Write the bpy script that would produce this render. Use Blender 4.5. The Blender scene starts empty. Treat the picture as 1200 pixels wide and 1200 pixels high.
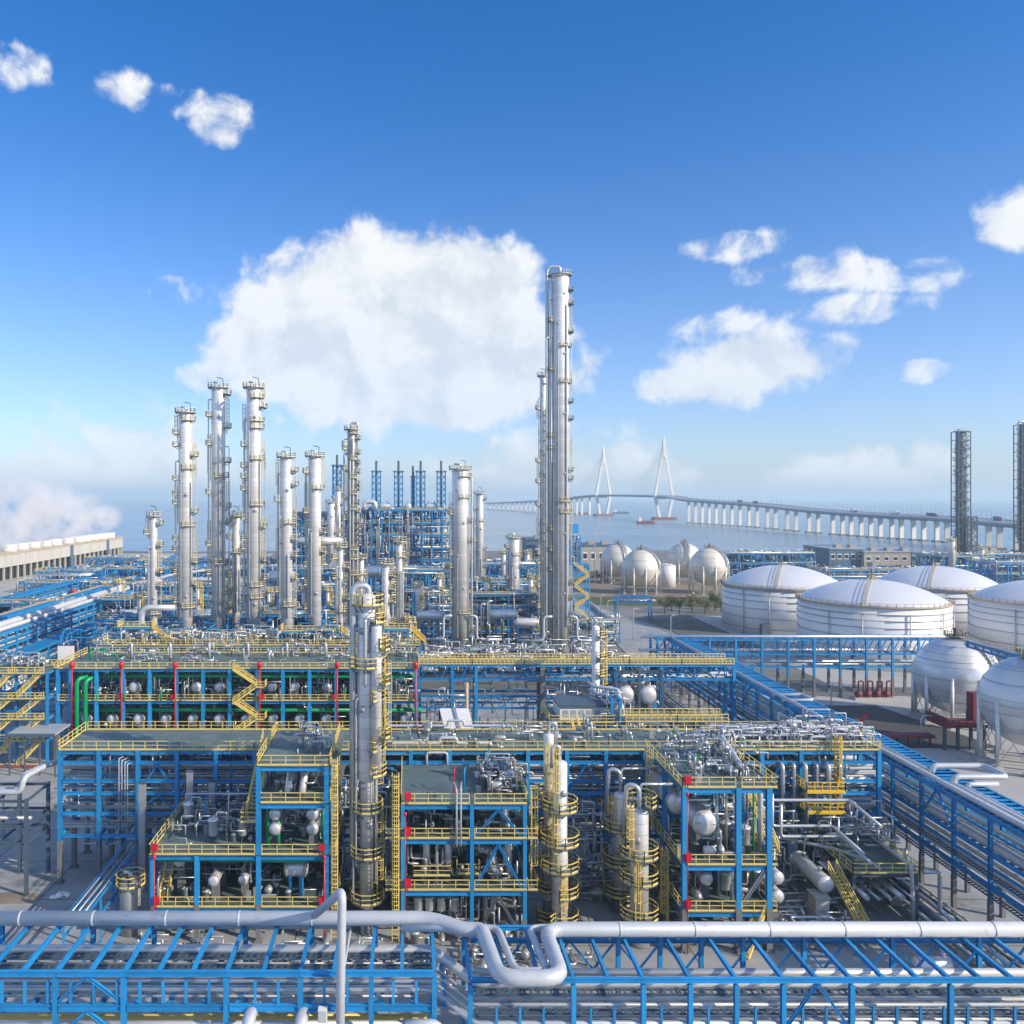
import bpy, math, random
from mathutils import Vector, Matrix
random.seed(11)
sc = bpy.context.scene
COL = sc.collection
R = math.radians

# ------------------------------------------------------------------ camera
CAM_H, FOC, CX, CY = 50.0, 1000.0, 480.0, 583.0      # eye height; focal length and principal point (photo pixels)
cam_d = bpy.data.cameras.new('camera')
cam = bpy.data.objects.new('camera', cam_d)
COL.objects.link(cam)
cam.location = (0, 0, CAM_H)
cam.rotation_euler = (R(90), 0, 0)
cam_d.sensor_width = 36
cam_d.lens = 30
cam_d.shift_x = (600 - CX) / 1200
cam_d.shift_y = -(600 - CY) / 1200
cam_d.clip_start = 1
cam_d.clip_end = 120000
sc.camera = cam

# ------------------------------------------------------------------ light
SUN_AZ, SUN_EL = 118.0, 27.0          # degrees clockwise from +Y (view direction), elevation
sun_d = bpy.data.lights.new('sun', 'SUN')
sun_d.energy = 4.3
sun_d.angle = R(0.5)
sun_d.color = (1.0, 0.83, 0.62)
sun = bpy.data.objects.new('sun', sun_d)
COL.objects.link(sun)
sdir = Vector((math.sin(R(SUN_AZ)) * math.cos(R(SUN_EL)), math.cos(R(SUN_AZ)) * math.cos(R(SUN_EL)), math.sin(R(SUN_EL))))
sun.rotation_euler = sdir.to_track_quat('Z', 'Y').to_euler()
sun.location = (300, -100, 300)

sc.view_settings.view_transform = 'Standard'
sc.view_settings.look = 'None'
sc.view_settings.exposure = 0.30
sc.view_settings.gamma = 1.0
sc.view_settings.use_curve_mapping = False
sc.cycles.use_denoising = True
sc.cycles.max_bounces = 5
sc.cycles.diffuse_bounces = 2
sc.cycles.glossy_bounces = 3
sc.cycles.transparent_max_bounces = 8
sc.cycles.volume_bounces = 4
sc.cycles.use_adaptive_sampling = True
sc.cycles.adaptive_threshold = 0.02
sc.cycles.caustics_reflective = False
sc.cycles.caustics_refractive = False
sc.cycles.sample_clamp_indirect = 4.0

# ------------------------------------------------------------------ world: sky with clouds
world = bpy.data.worlds.new('World')
sc.world = world
world.use_nodes = True
wn, wl = world.node_tree.nodes, world.node_tree.links
wn.clear()


def N(nodes, typ, **kw):
    n = nodes.new(typ)
    for k, v in kw.items():
        if k.startswith('i_'):
            key = k[2:]
            n.inputs[int(key) if key.isdigit() else key].default_value = v
        else:
            setattr(n, k, v)
    return n


def wmath(op, a, b=None, clamp=False):
    n = wn.new('ShaderNodeMath')
    n.operation = op
    n.use_clamp = clamp
    for i, s in enumerate((a, b)):
        if s is None:
            continue
        if isinstance(s, (int, float)):
            n.inputs[i].default_value = s
        else:
            wl.new(s, n.inputs[i])
    return n.outputs[0]


def smooth(v, a, b):
    n = wn.new('ShaderNodeMapRange')
    n.interpolation_type = 'SMOOTHSTEP'
    for i, s in ((0, v), (1, a), (2, b)):
        if isinstance(s, (int, float)):
            n.inputs[i].default_value = s
        else:
            wl.new(s, n.inputs[i])
    return n.outputs[0]


sky = N(wn, 'ShaderNodeTexSky', sky_type='NISHITA', sun_disc=False, sun_elevation=R(SUN_EL), sun_rotation=R(SUN_AZ),
        altitude=60, air_density=1.0, dust_density=0.6, ozone_density=2.4)
tc = wn.new('ShaderNodeTexCoord')
sep = wn.new('ShaderNodeSeparateXYZ')
wl.new(tc.outputs['Generated'], sep.inputs[0])
az = wmath('ARCTAN2', sep.outputs[0], sep.outputs[1])
el = wmath('ARCSINE', sep.outputs[2])
ae = wn.new('ShaderNodeCombineXYZ')
wl.new(az, ae.inputs[0]); wl.new(el, ae.inputs[1])
# domain-warped fractal noise gives the ragged cloud edges
warp = N(wn, 'ShaderNodeTexNoise', noise_dimensions='2D', i_Scale=9.0, i_Detail=3.0, i_Roughness=0.55)
wl.new(ae.outputs[0], warp.inputs['Vector'])
wv = N(wn, 'ShaderNodeVectorMath', operation='MULTIPLY_ADD')
wl.new(warp.outputs['Color'], wv.inputs[0])
wv.inputs[1].default_value = (0.05, 0.035, 0)
wl.new(ae.outputs[0], wv.inputs[2])
big = N(wn, 'ShaderNodeTexNoise', noise_dimensions='2D', i_Scale=15.0, i_Detail=7.0, i_Roughness=0.56, i_Lacunarity=2.1)
wl.new(wv.outputs[0], big.inputs['Vector'])
lit = N(wn, 'ShaderNodeVectorMath', operation='ADD')
lit.inputs[1].default_value = (0.016, 0.022, 0)
wl.new(wv.outputs[0], lit.inputs[0])
big2 = N(wn, 'ShaderNodeTexNoise', noise_dimensions='2D', i_Scale=15.0, i_Detail=4.0, i_Roughness=0.55, i_Lacunarity=2.1)
wl.new(lit.outputs[0], big2.inputs['Vector'])


def sky_angle(px, py):
    x, z = (px - CX) / FOC, (CY - py) / FOC
    return math.atan2(x, 1), math.atan2(z, math.hypot(x, 1))


# (photo px, py, half width px, half height px, weight): cumulus in view
BLOBS = [
    (458, 392, 205, 140, 2.6), (550, 425, 150, 82, 1.9), (335, 405, 108, 70, 1.4), (545, 335, 95, 70, 1.5), (300, 355, 60, 50, .8),
    (320, 440, 105, 42, 1.1), (510, 470, 120, 42, 1.4), (665, 430, 46, 40, .7),
    (885, 428, 118, 52, 1.25), (842, 385, 58, 34, .55), (965, 412, 62, 26, .42), (815, 455, 80, 30, .8),
    (960, 320, 120, 24, .46), (1070, 322, 95, 27, .5), (1010, 362, 92, 22, .46), (860, 288, 66, 22, .36),
    (200, 116, 96, 26, .5), (258, 138, 44, 40, .46), (15, 75, 52, 34, .42), (1200, 262, 58, 38, .7), (205, 342, 36, 20, .22),
    (150, 520, 150, 60, .72), (90, 570, 170, 62, .85), (215, 560, 95, 62, .6),
    (640, 555, 170, 52, .7), (735, 548, 66, 42, .7), (1010, 560, 130, 42, 1.0), (1085, 548, 55, 36, .85), (935, 568, 66, 30, .85),
    (1078, 435, 34, 14, .12),
]
rc = random.Random(5)
acc = None
for (px, py, rx, ry, w) in BLOBS:
    a0, e0 = sky_angle(px, py)
    a1, _ = sky_angle(px + rx, py)
    _, e1 = sky_angle(px, py - ry)
    mp = N(wn, 'ShaderNodeMapping', vector_type='TEXTURE'); wl.new(ae.outputs[0], mp.inputs[0])
    mp.inputs['Location'].default_value = (a0, e0, 0)
    mp.inputs['Scale'].default_value = (abs(a1 - a0), abs(e1 - e0), 1)
    ln = N(wn, 'ShaderNodeVectorMath', operation='LENGTH'); wl.new(mp.outputs[0], ln.inputs[0])
    q = wn.new('ShaderNodeMath'); q.operation = 'MULTIPLY_ADD'; wl.new(ln.outputs['Value'], q.inputs[0])
    k_ = w if w > .6 else 0.75            # wisps: a low plateau with a steep rim, so the noise tears them
    q.inputs[1].default_value = -k_; q.inputs[2].default_value = k_
    if w <= .6:
        cp = wn.new('ShaderNodeMath'); cp.operation = 'MINIMUM'; cp.inputs[1].default_value = w * .6
        wl.new(q.outputs[0], cp.inputs[0]); q = cp
    if acc is None:
        acc = q.outputs[0]
    else:
        mx = wn.new('ShaderNodeMath'); mx.operation = 'SMOOTH_MAX'; mx.inputs[2].default_value = 0.10
        wl.new(acc, mx.inputs[0]); wl.new(q.outputs[0], mx.inputs[1]); acc = mx.outputs[0]
# the same kind of cloud goes on all round, outside the view
allround = N(wn, 'ShaderNodeTexNoise', noise_dimensions='2D', i_Scale=3.2, i_Detail=1.0)
wl.new(ae.outputs[0], allround.inputs['Vector'])
side = smooth(wmath('ABSOLUTE', wmath('SUBTRACT', az, 0.1)), 0.62, 0.8)
more = wmath('SUBTRACT', wmath('MULTIPLY', wmath('SUBTRACT', allround.outputs[0], 0.52), 5.0), wmath('SUBTRACT', 4.0, wmath('MULTIPLY', side, 4.0)))
acc = wmath('MAXIMUM', acc, more)
nz = wmath('MULTIPLY', wmath('SUBTRACT', big.outputs[0], 0.5), 1.55)
dens = wmath('ADD', acc, nz)
cover = smooth(dens, 0.04, 0.50)
cover = wmath('MULTIPLY', cover, smooth(el, -0.01, 0.03))
hz = smooth(el, 0.30, 0.02)             # distant clouds pale towards the horizon
cover = wmath('MULTIPLY', cover, wmath('SUBTRACT', 0.97, wmath('MULTIPLY', hz, 0.25)))
lobes = N(wn, 'ShaderNodeTexNoise', noise_dimensions='2D', i_Scale=7.0, i_Detail=3.0, i_Roughness=0.5)
wl.new(wv.outputs[0], lobes.inputs['Vector'])
shade = wmath('ADD', wmath('MULTIPLY', wmath('SUBTRACT', big.outputs[0], big2.outputs[0]), 3.2), wmath('ADD', 0.35, wmath('MULTIPLY', smooth(lobes.outputs[0], 0.28, 0.62), 0.5)), clamp=True)
ccol = N(wn, 'ShaderNodeMix', data_type='RGBA')
ccol.inputs[6].default_value = (4.6, 4.95, 5.35, 1)
ccol.inputs[7].default_value = (5.9, 6.0, 6.1, 1)
wl.new(shade, ccol.inputs[0])
mixs = N(wn, 'ShaderNodeMix', data_type='RGBA')
wl.new(cover, mixs.inputs[0])
# the air itself: a deep polarised blue aloft, paler low down
tint = N(wn, 'ShaderNodeMix', data_type='RGBA', blend_type='MULTIPLY')
tint.inputs[0].default_value = 1.0
wl.new(sky.outputs[0], tint.inputs[6])
tcol = N(wn, 'ShaderNodeMix', data_type='RGBA')
wl.new(smooth(el, -0.04, 0.56), tcol.inputs[0])
tcol.inputs[6].default_value = (0.84, 0.92, 1.22, 1)
tcol.inputs[7].default_value = (0.10, 0.60, 1.10, 1)
wl.new(tcol.outputs[2], tint.inputs[7])
wl.new(tint.outputs[2], mixs.inputs[6]); wl.new(ccol.outputs[2], mixs.inputs[7])
bg = N(wn, 'ShaderNodeBackground', i_Strength=0.135)
wl.new(mixs.outputs[2], bg.inputs[0])
world.cycles.sampling_method = 'MANUAL'
world.cycles.sample_map_resolution = 512
wo = wn.new('ShaderNodeOutputWorld')
wl.new(bg.outputs[0], wo.inputs[0])

# ------------------------------------------------------------------ measuring: photo pixel + distance -> place
def PX(px, d): return (px - CX) * d / FOC
def PZ(py, d): return CAM_H - (py - CY) * d / FOC
def P(px, py, d): return Vector((PX(px, d), d, PZ(py, d)))
V3 = lambda *a: Vector(a)
ORD = ['first', 'second', 'third', 'fourth', 'fifth', 'sixth', 'seventh', 'eighth', 'ninth', 'tenth', 'eleventh', 'twelfth', 'thirteenth',
       'fourteenth', 'fifteenth', 'sixteenth', 'seventeenth', 'eighteenth', 'nineteenth', 'twentieth']

# ------------------------------------------------------------------ materials
M = {}


def mat(name, col, rough=.5, metal=0.0, var=.12, scale=.35, bump=0.0, stretch=(1, 1, 1), fine=None, stain=None, spec=.5, bands=None, objvar=0.0, plates=None):
    m = bpy.data.materials.new(name)
    m.use_nodes = True
    nt = m.node_tree
    n, l = nt.nodes, nt.links
    b = n['Principled BSDF']
    b.inputs['Roughness'].default_value = rough
    b.inputs['Metallic'].default_value = metal
    b.inputs['Specular IOR Level'].default_value = spec
    geo = n.new('ShaderNodeNewGeometry')
    vec = geo.outputs['Position']
    if stretch != (1, 1, 1):
        mp = N(n, 'ShaderNodeVectorMath', operation='MULTIPLY')
        mp.inputs[1].default_value = stretch
        l.new(vec, mp.inputs[0]); vec = mp.outputs[0]
    nz = N(n, 'ShaderNodeTexNoise', i_Scale=scale, i_Detail=4.0, i_Roughness=.6)
    l.new(vec, nz.inputs['Vector'])
    mx = N(n, 'ShaderNodeMix', data_type='RGBA')
    l.new(nz.outputs[0], mx.inputs[0])
    lo = [c * (1 - var * 1.6) for c in col]
    hi = [min(1, c * (1 + var * 1.6)) for c in col]
    mx.inputs[6].default_value = (*lo, 1); mx.inputs[7].default_value = (*hi, 1)
    out = mx.outputs[2]
    if stain:                                   # dirt or rust with a shape of its own
        scol, amt, ssc, thr = stain
        s2 = N(n, 'ShaderNodeTexNoise', i_Scale=ssc, i_Detail=5.0, i_Roughness=.7)
        l.new(vec, s2.inputs['Vector'])
        mr = N(n, 'ShaderNodeMapRange'); mr.inputs[1].default_value = thr; mr.inputs[2].default_value = thr + .12; mr.inputs[4].default_value = amt
        l.new(s2.outputs[0], mr.inputs[0])
        m2 = N(n, 'ShaderNodeMix', data_type='RGBA'); l.new(mr.outputs[0], m2.inputs[0]); l.new(out, m2.inputs[6])
        m2.inputs[7].default_value = (*scol, 1); out = m2.outputs[2]
    if bands:                                   # sheet-metal courses: each ring of cladding a touch different, thin seam between
        axis, pitch, amt = bands
        sp = n.new('ShaderNodeSeparateXYZ'); l.new(geo.outputs['Position'], sp.inputs[0])
        dv = N(n, 'ShaderNodeMath', operation='DIVIDE'); l.new(sp.outputs[axis], dv.inputs[0]); dv.inputs[1].default_value = pitch
        fl = N(n, 'ShaderNodeMath', operation='FLOOR'); l.new(dv.outputs[0], fl.inputs[0])
        wn_ = N(n, 'ShaderNodeTexWhiteNoise', noise_dimensions='1D'); l.new(fl.outputs[0], wn_.inputs['W'])
        fr = N(n, 'ShaderNodeMath', operation='FRACT'); l.new(dv.outputs[0], fr.inputs[0])
        seam = N(n, 'ShaderNodeMath', operation='LESS_THAN'); l.new(fr.outputs[0], seam.inputs[0]); seam.inputs[1].default_value = .06
        sm = N(n, 'ShaderNodeMath', operation='MULTIPLY_ADD'); l.new(seam.outputs[0], sm.inputs[0]); sm.inputs[1].default_value = -.3; sm.inputs[2].default_value = 1
        vr = N(n, 'ShaderNodeMath', operation='MULTIPLY_ADD'); l.new(wn_.outputs[0], vr.inputs[0]); vr.inputs[1].default_value = amt; vr.inputs[2].default_value = 1 - amt
        ml = N(n, 'ShaderNodeMath', operation='MULTIPLY'); l.new(sm.outputs[0], ml.inputs[0]); l.new(vr.outputs[0], ml.inputs[1])
        m3 = N(n, 'ShaderNodeVectorMath', operation='SCALE'); l.new(out, m3.inputs[0]); l.new(ml.outputs[0], m3.inputs['Scale']); out = m3.outputs[0]
        rr = N(n, 'ShaderNodeMath', operation='MULTIPLY_ADD'); l.new(wn_.outputs[0], rr.inputs[0]); rr.inputs[1].default_value = .16; rr.inputs[2].default_value = rough - .06
        l.new(rr.outputs[0], b.inputs['Roughness'])
    if objvar:                                  # each member a slightly different paint age
        oi = n.new('ShaderNodeObjectInfo')
        ov = N(n, 'ShaderNodeMath', operation='MULTIPLY_ADD'); l.new(oi.outputs['Random'], ov.inputs[0]); ov.inputs[1].default_value = objvar * 2; ov.inputs[2].default_value = 1 - objvar
        m4 = N(n, 'ShaderNodeVectorMath', operation='SCALE'); l.new(out, m4.inputs[0]); l.new(ov.outputs[0], m4.inputs['Scale']); out = m4.outputs[0]
    if plates:                                  # floor plates or slabs of slightly different age
        sx_, sy_, amt = plates
        dv = N(n, 'ShaderNodeVectorMath', operation='MULTIPLY'); dv.inputs[1].default_value = (1 / sx_, 1 / sy_, 0); l.new(geo.outputs['Position'], dv.inputs[0])
        fl = N(n, 'ShaderNodeVectorMath', operation='FLOOR'); l.new(dv.outputs[0], fl.inputs[0])
        wn2 = N(n, 'ShaderNodeTexWhiteNoise', noise_dimensions='2D'); l.new(fl.outputs[0], wn2.inputs['Vector'])
        pv = N(n, 'ShaderNodeMath', operation='MULTIPLY_ADD'); l.new(wn2.outputs['Value'], pv.inputs[0]); pv.inputs[1].default_value = amt * 2; pv.inputs[2].default_value = 1 - amt
        m5 = N(n, 'ShaderNodeVectorMath', operation='SCALE'); l.new(out, m5.inputs[0]); l.new(pv.outputs[0], m5.inputs['Scale']); out = m5.outputs[0]
    l.new(out, b.inputs['Base Color'])
    if bump:
        f2 = N(n, 'ShaderNodeTexNoise', i_Scale=fine or 3.0, i_Detail=4.0)
        l.new(vec, f2.inputs['Vector'])
        bp = N(n, 'ShaderNodeBump', i_Strength=bump); bp.inputs['Distance'].default_value = .1
        l.new(f2.outputs[0], bp.inputs['Height']); l.new(bp.outputs[0], b.inputs['Normal'])
    M[name] = m
    return m


mat('blue', (.018, .28, .62), .45, var=.2, scale=.5, stain=((.10, .12, .14), .55, .9, .6), objvar=.16)
mat('blue_far', (.015, .25, .58), .5, var=.3, scale=.15, objvar=.12)
mat('grey_steel', (.075, .12, .17), .55, var=.2, scale=.5)
mat('fireproof', (.17, .185, .2), .85, var=.2, scale=.6)
mat('yellow', (.86, .65, .19), .5, var=.14, scale=.7)
mat('cream', (.74, .66, .42), .55, var=.15, scale=.5)
mat('yellow_strong', (.78, .52, .04), .5, var=.12, scale=.7)
mat('clad', (.86, .86, .85), .36, .34, var=.07, scale=.25, bands=(2, 1.25, .14), stain=((.45, .38, .28), .45, .5, .68), stretch=(1, 1, .4))
mat('clad_h', (.80, .81, .82), .36, .5, var=.14, scale=.45, stain=((.3, .26, .2), .35, .6, .66))
mat('pipe', (.56, .61, .65), .38, .55, var=.12, scale=.6)
mat('pipe_white', (.54, .58, .63), .42, .15, var=.1, scale=.4, stain=((.30, .29, .27), .5, .9, .6))
mat('steel_dark', (.20, .25, .30), .5, .3, var=.25, scale=.4, bands=(2, 2.5, .3))
mat('pipe_dull', (.45, .47, .48), .5, .5, var=.2, scale=.6)
mat('deck', (.11, .168, .172), .5, var=.3, scale=.45, stain=((.19, .2, .2), .5, .35, .55), bump=.1, fine=6, plates=(2.4, 1.2, .13))
mat('grate', (.20, .23, .25), .6, .3, var=.2, scale=1.0)
mat('green', (.0, .30, .11), .4, var=.15, scale=.6)
mat('red', (.62, .012, .035), .4, var=.1)
mat('red_dull', (.19, .032, .05), .6, var=.2)
mat('brown', (.24, .09, .07), .7, var=.2)
mat('white', (.82, .82, .82), .45, var=.05, scale=.2)
mat('tank_white', (.84, .85, .86), .38, var=.05, scale=.12, stain=((.62, .62, .6), .5, .25, .66), stretch=(1, 1, .18))
mat('dome', (.80, .82, .85), .35, .15, var=.05, scale=.12, stain=((.55, .57, .58), .45, .2, .64))
mat('sphere', (.72, .75, .78), .36, .45, var=.08, scale=.16, bands=(2, 2.6, .05), stain=((.5, .5, .5), .35, .22, .62))
mat('sphere_cream', (.80, .76, .68), .42, .15, var=.08, scale=.16, bands=(2, 2.4, .1), stain=((.55, .5, .44), .4, .3, .6), stretch=(1, 1, .3))
mat('concrete', (.44, .44, .43), .85, var=.14, scale=.06, bump=.15, fine=2.0, stain=((.24, .23, .22), .6, .09, .58))
mat('concrete_wall', (.50, .48, .45), .85, var=.1, scale=.1, stretch=(1, 1, .25), stain=((.36, .34, .31), .5, .2, .6))
mat('paving', (.33, .35, .37), .8, var=.16, scale=.08, stain=((.13, .14, .14), .75, .13, .56), bump=.15, fine=2, plates=(5.5, 5.5, .09))
mat('asphalt', (.075, .08, .082), .85, var=.25, scale=.1)
mat('gravel', (.13, .135, .12), .95, var=.35, scale=.15, bump=.4, fine=3)
mat('grass', (.075, .09, .035), .95, var=.4, scale=.12, bump=.4, fine=2)
mat('earth', (.24, .2, .16), .95, var=.3, scale=.12, bump=.3, fine=2)
mat('land', (.20, .205, .2), .9, var=.35, scale=.035, stain=((.1, .115, .08), .8, .02, .52))
mat('louvre', (.52, .51, .47), .75, var=.1, scale=.1, stretch=(1, 1, .3), stain=((.36, .35, .32), .5, .12, .58))
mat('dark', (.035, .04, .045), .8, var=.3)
mat('tan', (.50, .42, .30), .8, var=.15)
mat('roof_grey', (.36, .42, .48), .6, var=.12)
mat('wall_blue', (.08, .16, .24), .6, var=.12)
mat('wall_grey', (.40, .38, .35), .7, var=.12)
mat('bridge', (.78, .78, .76), .7, var=.06, scale=.05)
mat('bridge_deck', (.30, .33, .37), .7, var=.08, scale=.05)
mat('leaf', (.045, .085, .02), .7, var=.5, scale=.6)
mat('leaf_dry', (.11, .1, .03), .7, var=.4, scale=.6)
mat('bark', (.09, .065, .045), .9, var=.2)
mat('glass', (.03, .05, .07), .08, var=.1, spec=.8)
mat('brass', (.55, .50, .42), .45, .6, var=.2)


# ------------------------------------------------------------------ mesh builder
class MB:
    def __init__(s): s.v, s.f, s.sm = [], [], []

    def quadbox(s, c, ax, ay, az):
        b = len(s.v)
        for dz in (-1, 1):
            for dx, dy in ((-1, -1), (1, -1), (1, 1), (-1, 1)):
                s.v.append(c + ax * dx + ay * dy + az * dz)
        for q in ((0, 3, 2, 1), (4, 5, 6, 7), (0, 1, 5, 4), (1, 2, 6, 5), (2, 3, 7, 6), (3, 0, 4, 7)):
            s.f.append(tuple(b + i for i in q)); s.sm.append(False)
        return s

    def box(s, x0, x1, y0, y1, z0, z1):
        return s.quadbox(V3((x0 + x1) / 2, (y0 + y1) / 2, (z0 + z1) / 2), V3((x1 - x0) / 2, 0, 0), V3(0, (y1 - y0) / 2, 0), V3(0, 0, (z1 - z0) / 2))

    def beam(s, p, q, w, h=None):
        h = h or w
        d = q - p
        L = d.length
        if L < 1e-6: return s
        d /= L
        x = d.cross(V3(0, 0, 1))
        x = V3(1, 0, 0) if x.length < 1e-4 else x.normalized()
        y = d.cross(x)
        return s.quadbox((p + q) / 2, x * (w / 2), y * (h / 2), d * (L / 2))

    def sweep(s, pts, rads, n=8, cap=True):
        rings = []
        k = len(pts)
        t0 = (pts[1] - pts[0]).normalized()
        u = t0.cross(V3(0, 0, 1))
        u = V3(1, 0, 0) if u.length < 1e-3 else u.normalized()
        for i, p in enumerate(pts):
            if i == 0: t = pts[1] - pts[0]
            elif i == k - 1: t = pts[-1] - pts[-2]
            else: t = (pts[i + 1] - p).normalized() + (p - pts[i - 1]).normalized()
            t = t.normalized() if t.length > 1e-6 else t0
            u = u - t * u.dot(t)
            u = u.normalized() if u.length > 1e-4 else t.orthogonal().normalized()
            w = t.cross(u)
            r = rads[i] if isinstance(rads, (list, tuple)) else rads
            b = len(s.v)
            for j in range(n):
                a = 2 * math.pi * j / n
                s.v.append(p + u * (r * math.cos(a)) + w * (r * math.sin(a)))
            rings.append(b)
        for a, b in zip(rings, rings[1:]):
            for j in range(n):
                j2 = (j + 1) % n
                s.f.append((a + j, a + j2, b + j2, b + j)); s.sm.append(True)
        if cap:
            s.f.append(tuple(rings[0] + j for j in reversed(range(n)))); s.sm.append(False)
            s.f.append(tuple(rings[-1] + j for j in range(n))); s.sm.append(False)
        return s

    def tube(s, p, q, r, n=8): return s.sweep([p, q], r, n)

    def pipe(s, pts, r, n=8, bend=None, k=4):
        pts = [Vector(p) for p in pts]
        br = bend or 2.2 * r
        out = [pts[0]]
        for a, b, c in zip(pts, pts[1:], pts[2:]):
            e = min(br, (a - b).length * .48, (c - b).length * .48)
            p0 = b + (a - b).normalized() * e
            p1 = b + (c - b).normalized() * e
            for i in range(k + 1):
                t = i / k
                out.append(p0 * (1 - t) ** 2 + b * (2 * t * (1 - t)) + p1 * t ** 2)
        out.append(pts[-1])
        cl = [out[0]]
        for p in out[1:]:
            if (p - cl[-1]).length > 1e-4: cl.append(p)
        return s.sweep(cl, r, n)

    def lathe(s, c, axis, prof, n=24):
        """prof: (distance along axis, radius)"""
        return s.sweep([c + axis * t for t, _ in prof], [max(r, .002) for _, r in prof], n)

    def ring(s, c, r0, r1, z0, z1, a0=0, a1=2 * math.pi, n=20):
        k = max(3, int(n * (a1 - a0) / (2 * math.pi)) + 1)
        full = a1 - a0 > 6.27
        b = len(s.v)
        for i in range(k):
            a = a0 + (a1 - a0) * i / (k if full else k - 1)
            ca, sa = math.cos(a), math.sin(a)
            for r, z in ((r0, z0), (r1, z0), (r1, z1), (r0, z1)):
                s.v.append(V3(c.x + r * ca, c.y + r * sa, c.z + z))
        for i in range(k if full else k - 1):
            a, d = b + 4 * i, b + 4 * ((i + 1) % k)
            for j in range(4):
                s.f.append((a + j, a + (j + 1) % 4, d + (j + 1) % 4, d + j)); s.sm.append(j in (1, 3) and r1 - r0 < .2)
        if not full:
            s.f.append((b, b + 3, b + 2, b + 1)); s.sm.append(False)
            e = b + 4 * (k - 1)
            s.f.append((e, e + 1, e + 2, e + 3)); s.sm.append(False)
        return s

    def poly(s, pts):
        b = len(s.v)
        s.v.extend(Vector(p) for p in pts)
        s.f.append(tuple(range(b, b + len(pts)))); s.sm.append(False)
        return s

    def prism(s, pts, z0, z1):
        k = len(pts)
        b = len(s.v)
        for z in (z0, z1):
            for p in pts: s.v.append(V3(p[0], p[1], z))
        s.f.append(tuple(b + i for i in reversed(range(k)))); s.f.append(tuple(b + k + i for i in range(k)))
        s.sm += [False, False]
        for i in range(k):
            j = (i + 1) % k
            s.f.append((b + i, b + j, b + k + j, b + k + i)); s.sm.append(False)
        return s

    def rail(s, pts, h=1.1, step=1.55, t=.075, toe=True):
        for p, q in zip(pts, pts[1:]):
            L = (q - p).length
            if L < .05: continue
            up = V3(0, 0, 1)
            s.beam(p + up * h, q + up * h, t); s.beam(p + up * h * .55, q + up * h * .55, t * .8)
            if toe: s.beam(p + up * .1, q + up * .1, .03, .2)
            k = max(1, round(L / step))
            for i in range(k + 1):
                a = p.lerp(q, i / k)
                s.beam(a, a + up * h, t)
        return s

    def ladder(s, p, h, face, w=.5, cage=True, t=.07):
        """vertical ladder from p upwards; face = unit vector away from the wall"""
        side = V3(-face.y, face.x, 0)
        for k in (-1, 1): s.beam(p + side * (k * w / 2), p + side * (k * w / 2) + V3(0, 0, h), t)
        n = int(h / .45)
        for i in range(1, n):
            z = V3(0, 0, i * h / n)
            s.beam(p - side * (w / 2) + z, p + side * (w / 2) + z, t * .7)
        if cage and h > 3:
            for i in range(int((h - 2.2) / 1.1) + 1):
                c = p + V3(0, 0, 2.2 + i * 1.1)
                pr = None
                for j in range(6):
                    a = math.pi * j / 5
                    q = c + side * (.4 * math.cos(a)) + face * (.75 * math.sin(a))
                    if pr is not None: s.beam(pr, q, t * .7)
                    pr = q
            for j in (1, 2, 3, 4):
                a = math.pi * j / 5
                o = side * (.4 * math.cos(a)) + face * (.75 * math.sin(a))
                s.beam(p + o + V3(0, 0, 2.2), p + o + V3(0, 0, h), t * .6)
        return s

    def mesh(s, name, m, off):
        me = bpy.data.meshes.new(name)
        me.from_pydata([(v.x - off.x, v.y - off.y, v.z - off.z) for v in s.v], [], s.f)
        me.polygons.foreach_set('use_smooth', s.sm)
        me.materials.append(M[m])
        return me


def wloc(o):
    v = Vector((0, 0, 0))
    while o is not None:
        v += o.location; o = o.parent
    return v


def tag(o, label, cat, group=None, kind=None):
    if label: o['label'] = label
    if cat: o['category'] = cat
    if group: o['group'] = group
    if kind: o['kind'] = kind
    return o


def thing(name, label, cat, loc, group=None):
    o = bpy.data.objects.new(name, None)
    o.empty_display_size = .5
    COL.objects.link(o)
    o.location = loc
    return tag(o, label, cat, group)


def part(mb, name, m, parent, stuff=False, label=None):
    o = bpy.data.objects.new(name, mb.mesh(name, m, wloc(parent)))
    COL.objects.link(o)
    o.parent = parent
    if stuff: o['kind'] = 'stuff'
    if label: o['label'] = label
    return o


def solid(mb, name, m, label, cat, loc, group=None, kind=None):
    loc = Vector(loc)
    o = bpy.data.objects.new(name, mb.mesh(name, m, loc))
    o.location = loc
    COL.objects.link(o)
    return tag(o, label, cat, group, kind)


def structure(mb, name, m):
    o = bpy.data.objects.new(name, mb.mesh(name, m, V3(0, 0, 0)))
    COL.objects.link(o); o['kind'] = 'structure'
    return o


# shared rolled-steel section: unit I-beam along Z, flanges on +-Y
UNIT = {}


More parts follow.
